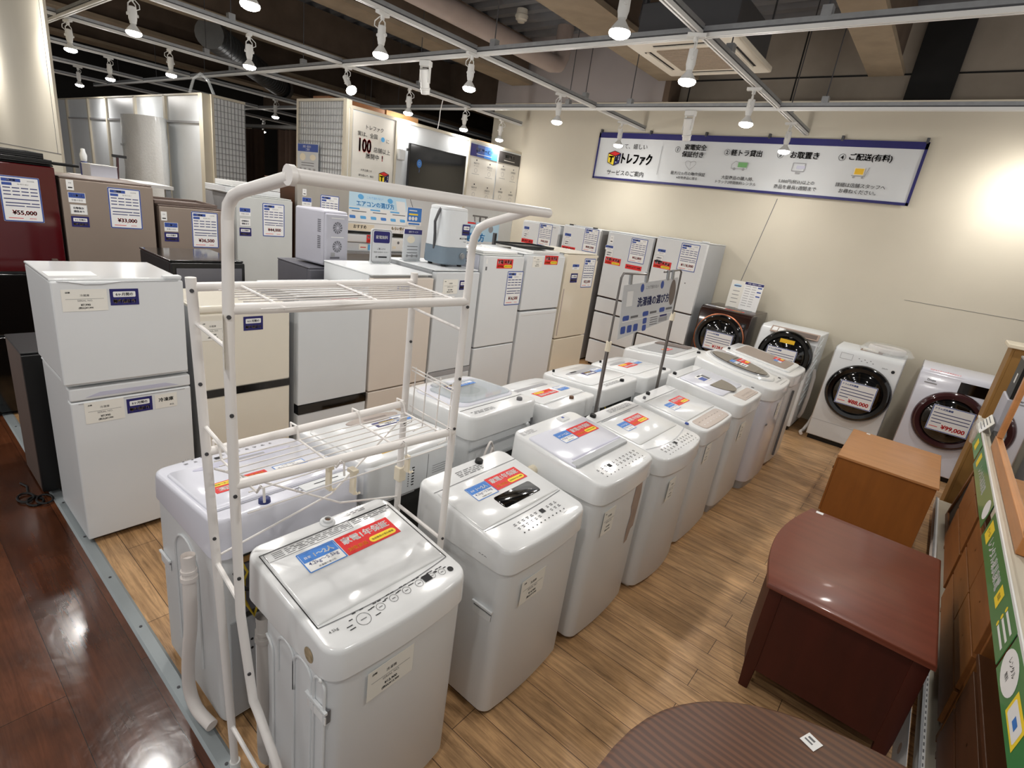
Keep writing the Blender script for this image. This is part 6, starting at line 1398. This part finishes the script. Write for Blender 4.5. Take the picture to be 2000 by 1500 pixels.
# logo cube
def cube(m, cx, cy, s):
    t = [(-s * .5, s * .28), (-s * .02, s * .46), (s * .5, s * .30), (.06 * s, s * .12)]
    l = [(-s * .5, s * .28), (.06 * s, s * .12), (.05 * s, -s * .5), (-s * .48, -s * .30)]
    q = [(.06 * s, s * .12), (s * .5, s * .30), (s * .46, -s * .32), (.05 * s, -s * .5)]
    for p, key in ((t, 'red'), (l, 'yellow'), (q, 'navy')): m.flat([(cx + x, cy + y) for x, y in reversed(p)], .0004, key)
    m.text('T', cx - s * .22, cy - s * .10, s * .36, s * .40, .0009, 'ink', .06); m.text('F', cx + s * .27, cy - s * .08, s * .3, s * .38, .0009, 'paper', .06)
    for p in (t, l, q): m.outline([(cx + x, cy + y) for x, y in p], s * .04, .0007, 'ink')
cube(m, ux(-4.165), uz(2.835), .20)
# icons: heart, truck, monitor, parcel trolley
c = (ux(-3.02), uz(2.81)); pts = [(c[0] + .068 * 1.05 * (math.sin(t) ** 3), c[1] + .06 * (.85 * math.cos(t) - .35 * math.cos(2 * t) - .12 * math.cos(3 * t))) for t in [2 * PI * i / 40 for i in range(40)]]; m.outline(pts, .005, 0, 'sticker_grey'); m.line((c[0], c[1] + .03), (c[0], c[1] - .02), .004, 0, 'sticker_grey')
c = (ux(-2.385), uz(2.835)); m.rect(c[0] + .03, c[1] + .01, .11, .055, 0, 'green_light'); m.outline([(c[0] - .1, c[1] - .035), (c[0] + .09, c[1] - .035), (c[0] + .09, c[1] + .04), (c[0] - .03, c[1] + .04), (c[0] - .06, c[1] + .05), (c[0] - .1, c[1] + .01)], .005, .0004, 'sticker_grey'); m.ring(c[0] - .06, c[1] - .04, .0, .016, .0006, 'sticker_grey', 16); m.ring(c[0] + .05, c[1] - .04, 0, .016, .0006, 'sticker_grey', 16)
c = (ux(-1.715), uz(2.845)); m.outline([(c[0] - .07, c[1] - .03), (c[0] + .06, c[1] - .03), (c[0] + .06, c[1] + .055), (c[0] - .07, c[1] + .055)], .008, 0, 'sticker_grey'); m.rect(c[0] + .02, c[1] + .012, .09, .035, .0004, 'lilac_grey'); m.rect(c[0], c[1] - .05, .05, .02, 0, 'sticker_grey')
c = (ux(-1.08), uz(2.835)); m.rect(c[0] - .02, c[1] + .015, .10, .075, 0, 'ivory'); m.rect(c[0] - .02, c[1] + .015, .085, .06, .0004, 'amber'); m.line((c[0] - .085, c[1] - .03), (c[0] + .045, c[1] - .03), .008, .0004, 'sticker_grey'); m.line((c[0] + .045, c[1] - .03), (c[0] + .065, c[1] + .06), .006, .0004, 'sticker_grey'); m.ring(c[0] - .06, c[1] - .045, 0, .011, .0004, 'sticker_grey', 12); m.ring(c[0] + .025, c[1] - .045, 0, .011, .0004, 'sticker_grey', 12)
m.build('print', r, smooth=False)

# ---------------------------------------------------------------- poster partition, mesh panel
PX = -5.915
w = MB().box(PX - .06, PX, 3.935, 7.15, 0, 2.80, 'panel_white'); w.box(PX - .07, PX + .012, 3.935, 7.15, 2.80, 2.835, 'frame_cream')
for y in (3.94, 4.605, 5.93): w.box(PX, PX + .02, y, y + .03, 0, 2.80, 'frame_cream')
struct(w, 'wall_partition', smooth=False)
Tp = frm((PX + .004, 0, 0), (0, 1, 0), (0, 0, 1))
def poster(label, y0, y1, z0, z1, key='poster_paper', name='poster'):
    r = thing(name, label, 'poster', (PX + .0045, (y0 + y1) / 2, (z0 + z1) / 2), PI / 2)
    w, h = y1 - y0, z1 - z0
    m = MB(frm((0, -.002, 0), (1, 0, 0), (0, 0, 1))); n = 14; vs = []; fs = []
    rnd = random.Random(int(y0 * 100))
    for j in range(n + 1):
        for i in range(3):
            v = j / n; vs.append((-w / 2 + w * i / 2, -h / 2 + h * v, .004 * math.sin(v * 17 + i) * (1 if .1 < v < .7 else .2) + .003))
    for j in range(n):
        for i in range(2): a = j * 3 + i; fs.append((a, a + 1, a + 4, a + 3))
    m.add(vs, fs, key); m.build('sheet', r)
    return r, w, h, MB(frm((0, -.0105, 0), (1, 0, 0), (0, 0, 1)))
r, w, h, m = poster('tall cream poster with a red 100 and a small cube, left on the partition', 3.985, 4.595, 1.90, 2.785)
m.text('トレファク', 0, .30, .34, .05, 0, 'ink', .01); m.text('実は、全国', -.10, .215, .30, .055, 0, 'ink', .01); m.flat(ell(.028, .028, 18, .125, .20), 0, 'sky_blue'); m.text('に', .20, .19, .05, .045, 0, 'ink')
m.text('100', -.13, .09, .17, .15, 0, 'red', .03, fill=True); m.text('店舗以上', .12, .065, .26, .06, 0, 'ink', .01); m.text('展開中', -.02, -.02, .20, .065, 0, 'ink', .01); m.text('！', .13, -.02, .02, .06, 0, 'red', .04)
for i, t in enumerate(('大手企業との', '縁を結んで、毎日', '一番良いを', '目指しています！')): m.text(t, -.10, -.19 - i * .062, .28, .026, 0, 'ink', .005)
cube(m, .17, -.24, .15); m.build('print', r, smooth=False)
r, w, h, m = poster('poster with a blue gradient heading on the partition, right of the television', 5.97, 6.575, 1.95, 2.78)
for i in range(8): m.rect(-w / 2 + w * (i + .5) / 8, h / 2 - .085, w / 8 + .001, .165, 0, ('navy', 'navy', 'blue_dark', 'blue_dark', 'blue', 'blue', 'sky_blue', 'sky_blue')[i])
m.text('各種サービス', 0, h / 2 - .07, .44, .06, .0006, 'paper', .02); m.rect(0, h / 2 - .13, .34, .008, .0006, 'paper')
for (x, y) in ((-.15, .14), (.15, .12), (-.15, -.20), (.15, -.22)):
    m.rect(x, y + .06, .02, .02, 0, 'ink'); m.text('保証付き', x, y + .015, .12, .028, 0, 'ink_soft', .01); m.text('サービス', x, y - .02, .12, .022, 0, 'ink_soft'); m.ring(x, y - .085, .028, .032, 0, 'sticker_grey', 18); m.rect(x, y - .135, .16, .006, 0, 'sticker_grey')
m.build('print', r, smooth=False)
r, w, h, m = poster('poster with a black heading at the corner end of the partition', 6.60, 7.13, 1.95, 2.78)
m.rect(0, h / 2 - .085, w, .165, 0, 'poster_dark'); m.text('買取方法', 0, h / 2 - .065, .28, .055, .0006, 'poster_paper', .02); m.rect(0, h / 2 - .125, .26, .008, .0006, 'poster_paper')
for (x, y) in ((-.13, .14), (.13, .12), (-.13, -.20), (.13, -.22)):
    m.rect(x, y + .06, .02, .02, 0, 'ink_soft'); m.text('店頭買取', x, y + .015, .12, .026, 0, 'ink_soft', .005); m.ring(x, y - .06, .030, .034, 0, 'sticker_grey', 18); m.rect(x, y - .12, .14, .006, 0, 'sticker_grey')
m.rect(0, 0, 0.001, 0.001, 0, 'ink'); m.build('print', r, smooth=False)
# television
r = thing('wall_television', 'switched-off black television with a small blue balloon mark hung on the partition', 'television', (PX, 5.31, 2.275), PI / 2)
MB().box(-.52, .52, -.085, -.05, -.305, .30, 'black_satin').build('panel', r, bevel=.006)
m = MB(); m.box(-.505, .505, -.0862, -.085, -.285, .288, 'black_gloss'); m.build('screen', r, smooth=False)
m = MB(frm((-.345, -.0868, .075), (1, 0, 0), (0, 0, 1))); m.flat(ell(.042, .052, 24), .0, 'blue'); m.tube([(0, -.052, 0), (.008, -.08, 0), (.004, -.11, 0)], .0015, 'blue', 5); m.ring(0, .0, .016, .019, .0006, 'pale_blue', 16); m.build('balloon_sticker', r, smooth=False)
MB().box(-.2, .2, -.05, 0, -.15, .15, 'dark').build('wall_bracket', r, smooth=False)
m = MB().box(-.545, -.52, -.08, -.05, .20, .23, 'black_plastic'); m.build('side_button', r, smooth=False)
r = thing('wall_speaker', 'white rounded box on the partition left of the television', 'wall unit', (PX, 4.70, 2.42), PI / 2)
MB().box(-.05, .05, -.06, 0, -.07, .07, 'white').build('housing', r, bevel=.015)
# cable hanging from the rail onto the partition
o = MB().tube([(-5.87, 5.32, 3.19), (-5.89, 5.31, 3.05), (-5.88, 5.30, 2.95), (-5.90, 5.30, 2.84)], .006, 'lamp_white', 6).build('power_cable'); tag(o, 'white power cable hanging from the rail to the partition top above the television', 'cable')
# mesh panel 2
def meshpanel(label, o, X, w, h, nx, nz, backing=True, post=True):
    r = thing('mesh_panel', label, 'mesh panel', o, math.atan2(X[1], X[0]))
    if backing: MB().box(0, w, .012, .02, 0, h, 'mesh_back').build('backing_sheet', r, smooth=False)
    m = MB()
    for i in range(nx + 1): x = w * i / nx; m.box(x - .003, x + .003, -.006, .0, 0, h, 'mesh_wire')
    for j in range(nz + 1): z = h * j / nz; m.box(0, w, -.010, -.006, z - .003, z + .003, 'mesh_wire')
    m.build('wire_grid', r, smooth=False)
    if post:
        MB().box(w, w + .07, -.02, .05, 0, h + .02, 'frame_cream').build('end_post', r, smooth=False)
    MB().box(-.03, w, -.02, .03, h, h + .03, 'frame_cream').build('top_rail', r, smooth=False)
    MB().box(-.03, 0, -.02, .03, 0, h, 'frame_cream').build('side_post', r, smooth=False)
    return r
r = meshpanel('white-backed wire mesh panel with a navy-headed notice, left of the 100 poster', (-7.0, 3.92, 0), (1, 0, 0), 1.01, 2.87, 18, 38)
o = thing('notice_sheet', 'laminated notice with a navy heading hung on the mesh panel', 'notice', (-6.745, 3.90, 2.17))
m = MB(frm((0, 0, 0), (1, 0, 0), (0, 0, 1))); m.box(-.25, .25, -.27, .21, 0, .003, 'paper_grey'); m.rect(0, .16, .48, .09, .0036, 'blue_dark'); m.text('家電・家具の', -.02, .175, .3, .03, .004, 'paper'); m.text('ご案内', 0, .14, .18, .03, .004, 'paper'); m.flat(ell(.07, .045, 20, -.12, .05), .0036, 'ivory'); m.flat(ell(.07, .035, 20, .12, .05), .0036, 'ivory')
for i in range(2): m.rect(0, -.02 - i * .03, .3, .008, .0036, 'ink_soft')
for i in range(4): m.rect(-.17 + i * .11, -.10, .05, .035, .0036, 'sticker_grey')
m.rect(0, -.2, .42, .008, .0036, 'ink_soft'); m.build('sheet', o, smooth=False); MB().box(-.22, -.19, .004, .014, .20, .23, 'galv').build('hook', o, smooth=False)
# crates and boxes on the partition tops
def crate(label, x, y0, y1, z, h, d=.30, key='wood_crate', name='wooden_crate'):
    r = thing(name, label, 'crate', (x, (y0 + y1) / 2, z), 0, 'wooden boxes on the partition tops'); w = y1 - y0
    MB().box(-d / 2, d / 2, -w / 2, w / 2, 0, .012, key).build('bottom', r, smooth=False)
    for sx in (-1, 1): MB().box(sx * (d / 2 - .012) - .012 * (sx < 0) * 0 - .006, sx * (d / 2 - .012) + .006, -w / 2, w / 2, .012, h, key).build('side_board', r, smooth=False)
    for sy in (-1, 1): MB().box(-d / 2 + .018, d / 2 - .018, sy * (w / 2 - .006) - .006, sy * (w / 2 - .006) + .006, .012, h, key).build('end_board', r, smooth=False)
    return r
st_ = MB().box(-6.62, PX - .062, 3.94, 7.14, 2.74, 2.785, 'frame_cream'); struct(st_, 'wall_partition_shelf', smooth=False)
crate('long plain wooden box on the partition top above the 100 poster', -6.22, 3.98, 4.55, 2.787, .12, key='wood_mid')
crate('light wooden box on the partition top, left of the television', -6.22, 4.58, 5.10, 2.787, .13)
r = crate('shallow wooden tray of glittering orange ornaments above the television', -6.22, 5.15, 5.58, 2.787, .07)
for i in range(10): MB().lathe([(0, .0), (.03, .012), (.035, .03), (.02, .05), (0, .055)], 'orange', 10, at=(random.uniform(-.09, .09), random.uniform(-.17, .17), .013)).build('ornament', r)
crate('wooden box on the partition top above the blue-headed poster', -6.22, 5.70, 6.20, 2.787, .07)
crate('light wooden box on the partition top at the corner end', -6.22, 6.26, 6.76, 2.787, .08)
crate('wooden box on top of the mesh panel, left one', -6.62, 3.99, 4.35, 2.787, .16, d=.36, key='wood_mid')

# ---------------------------------------------------------------- white panelled partition with mesh end, wrapped roll, curtains
w = MB(); y = 3.17
w.box(-15.9, -7.99, y, y + .05, 0, 2.80, 'panel_white')
xs = (-14.4, -12.97, -11.92, -10.50, -9.27)
for x in xs: w.box(x - .035, x + .035, y - .03, y, 0, 2.80, 'frame_cream')
for x0, x1 in zip(xs, xs[1:] + (-8.06,)): w.box(x0 + .045, x1 - .045, y - .022, y, 2.45, 2.475, 'sticker_grey')
w.box(-15.9, -7.99, y - .03, y + .07, 2.79, 2.81, 'frame_cream'); w.box(-8.06, -7.94, y - .04, y + .07, 0, 2.80, 'frame_cream')
struct(w, 'wall_partition_panels', smooth=False)
meshpanel('white-backed wire mesh panel at the end of the white panelled partition', (-7.93, 3.26, 0), (0, 1, 0), .40, 2.78, 9, 38, post=False)
r = thing('wrapped_roll', 'tall white roll in bubble wrap leaning on the white panelled partition', 'roll', (-9.44, 2.92, 0))
m = MB(); rings = []
for j in range(15):
    z = 2.47 * j / 14; rings.append([((.66 + .014 * math.sin(5 * t + 3 * j)) * math.cos(t) * (1 if j < 14 else .96), .20 * (1 + .05 * math.sin(7 * t + 2 * j)) * math.sin(t), z) for t in [2 * PI * i / 28 for i in range(28)]])
m.loft(rings, 'bubble'); m.build('bubble_wrap', r)
m = MB(frm((-.24, -.205, 2.06), (1, .1, 0), (0, 0, 1))); m.text('PACK', 0, 0, .16, .035, .0, 'sticker_grey', .02); m.build('printed_mark', r, smooth=False)
def curtain(label, x0, x1, y, z1):
    m = MB(); n = 60; a = []
    for i in range(n + 1):
        t = i / n; a.append((x0 + (x1 - x0) * t, y + .05 * math.sin(t * (x1 - x0) * 38) + .02 * math.sin(t * 23)))
    b = [(x, yy + .012) for x, yy in reversed(a)]
    m.loft([[(x, yy, .03) for x, yy in a + b], [(x, yy, z1) for x, yy in a + b]], 'curtain'); o = m.build('curtain', None, ang=60)
    return tag(o, label, 'curtain', 'brown curtains of the doorway')
curtain('dark brown curtain hanging left of the doorway gap, beside the mesh end panel', -9.25, -8.50, 4.16, 2.56)
curtain('dark brown curtain hanging right of the doorway gap', -8.02, -7.10, 4.16, 2.56)
o = MB().tube([(-9.4, 4.16, 2.60), (-7.02, 4.16, 2.60)], .028, 'galv', 10).build('curtain_rail'); tag(o, 'silver curtain rail above the dark brown curtains', 'curtain rail')
w = MB().box(-9.5, -9.3, 4.2, 4.4, 0, 2.62, 'wall'); struct(w, 'wall_doorway', smooth=False)
w = MB().box(-9.9, -9.3, 5.6, 6.0, 0, 2.5, 'wall'); w.box(-9.9, -9.3, 5.595, 5.6, 2.1, 2.12, 'ink_soft'); struct(w, 'wall_pillar_far', smooth=False)
# loose tubing on the white partition
o = MB().tube([(-8.5, 3.2, 2.83), (-8.4, 3.22, 3.0), (-8.25, 3.25, 3.06), (-8.1, 3.28, 2.98), (-8.0, 3.30, 2.82)], .018, 'film', 8).build('clear_tube'); tag(o, 'clear tubing arching over the top of the white panelled partition', 'tube')

# ---------------------------------------------------------------- worktable clutter beside the pillar
r = thing('packing_table', 'white table with packing things behind the champagne fridge, before the white panels', 'table', (-6.15, 1.66, 0))
m = MB().box(-.34, .30, -.30, .36, 1.68, 1.71, 'white_matt'); m.build('top', r, smooth=False)
for sx in (-.3, .26):
    for sy in (-.26, .32): MB().box(sx - .02, sx + .02, sy - .02, sy + .02, 0, 1.68, 'galv').build('leg', r, smooth=False)
r = thing('carton', 'grey carton on the packing table behind the champagne fridge', 'carton', (-6.02, 1.50, 1.711), .1); MB().box(-.09, .09, -.10, .10, 0, .105, 'mini_grey').build('body', r, bevel=.003); MB().box(-.092, .092, -.102, .102, .105, .112, 'white_matt').build('lid', r, smooth=False)
r = thing('spray_bottle', 'white and blue spray bottle on the packing table', 'bottle', (-6.22, 1.44, 1.711)); MB().lathe([(.03, 0), (.032, .01), (.032, .10), (.022, .12)], 'cap_blue', 16).build('body', r); MB().lathe([(.02, .12), (.025, .13), (.028, .17), (.018, .20), (.016, .225), (0, .227)], 'white', 16).build('cap', r)
r = thing('tool_stand', 'dark hand tool standing on the packing table beside the carton', 'tool', (-6.13, 1.66, 1.711)); MB().tube([(0, 0, 0), (0, .01, .19)], .011, 'maroon_gloss', 8).build('handle', r); MB().box(-.012, .012, -.03, .08, .19, .215, 'ink').build('head', r, bevel=.003)
r = thing('tape_dispenser', 'tape dispenser with a white roll on the packing table', 'tape dispenser', (-6.34, 1.56, 1.711), .6); MB().lathe([(.045, 0), (.05, .004), (.05, .045), (.045, .05)], 'ivory', 20).build('roll', r).matrix_local = frm((0, 0, .055), (1, 0, 0), (0, 0, 1)); MB().box(-.06, .07, -.03, .03, 0, .02, 'ink').build('base', r, smooth=False)

# ---------------------------------------------------------------- air conditioner display stand
r = thing('display_rack', 'air conditioner display rack with a slanted pale blue guide sign', 'display rack', (-5.45, 4.10, 0), PI / 2)
MB().box(-.50, .55, .0, .42, 1.20, 1.225, 'galv').build('shelf', r, smooth=False)
MB().box(-.50, .55, .0, .42, .70, .725, 'galv').build('shelf', r, smooth=False)
MB().box(-.50, .55, .40, .42, .0, 1.62, 'panel_white').build('back_panel', r, smooth=False)
for sx in (-.5, .53): MB().box(sx, sx + .02, .0, .40, 0, 1.60, 'frame_cream').build('side_panel', r, smooth=False)
MB().box(-.50, .55, .02, .40, 1.50, 1.525, 'galv_dark').build('shelf', r, smooth=False)
m = MB(frm((.025, -.01, 1.515), (1, 0, 0), (0, 0, 1))); m.box(-.525, .525, -.05, .055, 0, .01, 'paper'); m.box(-.50, -.12, -.045, .03, .01, .011, 'ivory'); m.text('おすすめ', -.32, 0, .26, .04, .0114, 'ink', .02); m.text('もらい安心', .24, .01, .30, .04, .0114, 'amber', .03); m.text('エアコン', .32, -.03, .2, .02, .0114, 'ink_soft'); m.build('price_rail', r, smooth=False)
T = frm((.0, .02, 1.73), (1, 0, 0), (0, .30, 1))
m = MB(T); m.box(-.48, .42, -.17, .17, 0, .004, 'pale_blue'); m.build('guide_sign', r, smooth=False)
m = MB(T); z = .0048; m.rect(-.03, -.085, .90, .17, z, 'paper'); m.text('これで迷わない！', -.05, .12, .28, .03, z, 'sky_blue'); m.flat(ell(.04, .03, 16, -.25, .12), z, 'sky_blue'); m.flat(ell(.04, .03, 16, .17, .11), z, 'sky_blue')
m.text('エアコンの選び方', -.05, .045, .54, .075, z, 'sky_blue', .03); m.rect(.33, .06, .14, .12, z, 'paper')
for i in range(3): m.rect(-.36 + i * .29, -.02, .14, .018, z + .0005, 'sky_blue'); m.rect(-.30 + i * .29, -.05, .20, .010, z + .0005, 'ink_soft')
for i in range(6): m.flat(rr(.08, .035, .01, 3, cx=-.40 + i * .145, cy=-.115), z + .0005, 'sky_blue' if i % 3 else 'blue')
m.build('sign_print', r, smooth=False)
r = thing('notice_card', 'square blue notice card hanging at the right of the display rack sign', 'notice card', (-5.42, 4.60, 1.69), PI / 2)
m = MB(frm((0, 0, 0), (1, .1, 0), (0, 0, 1))); m.box(-.14, .13, -.11, .11, 0, .003, 'paper'); m.rect(0, .02, .25, .17, .0034, 'blue'); m.rect(-.02, .025, .16, .02, .0038, 'yellow'); m.rect(-.03, .07, .14, .012, .0038, 'paper'); m.rect(0, -.09, .20, .02, .0038, 'blue')
for i in range(3): m.flat(ell(.024, .024, 14, -.08 + i * .055, -.025), .0038, 'paper')
m.build('card', r, smooth=False); MB().tube([(-.02, .02, .11), (-.06, .03, .20), (-.02, .05, .30)], .003, 'ink', 5).build('string', r)
r = thing('air_conditioner_unit', 'white wall air conditioner unit with a red sticker on the display rack', 'air conditioner', (-5.46, 4.02, 1.227), PI / 2); MB().box(-.36, .24, .02, .26, 0.10, .20, 'white').build('body', r, bevel=.02, seg=3); MB().box(-.36, .24, .04, .26, 0.0, .095, 'paper_grey').build('carton_support', r, smooth=False)
s_warranty(r, frm((.02, .018, .15), (1, 0, 0), (0, 0, 1)), .20, .09)
m = MB(frm((-.05, .039, .045), (1, 0, 0), (0, 0, 1))); m.box(-.12, .0, -.03, .035, 0, .001, 'paper_note'); m.box(.01, .12, -.03, .035, 0, .001, 'sky_blue'); m.rect(-.06, .0, .08, .01, .0014, 'red'); m.build('small_card', r, smooth=False)
r = thing('fan_heater', 'white appliance with a rounded top on the display rack, right of the grey tablet', 'appliance', (-5.46, 4.42, 1.227), PI / 2); MB().loft([[(x, y, z) for x, y in [(-.14, .02), (.14, .02), (.14, .24), (-.14, .24)]] for z in (0, .18)] , 'white_matt').build('body', r, bevel=.03, seg=4); m = MB(frm((.0, .018, .12), (1, 0, 0), (0, 0, 1))); m.flat(ell(.018, .018, 16), .0, 'ink_soft'); m.rect(-.06, -.06, .05, .03, 0, 'ivory'); m.build('dial', r, smooth=False)
# ---------------------------------------------------------------- checks on shared labels
for l, n in LABELS.items():
    if len(n) > 1: print('SHARED LABEL', l, n)
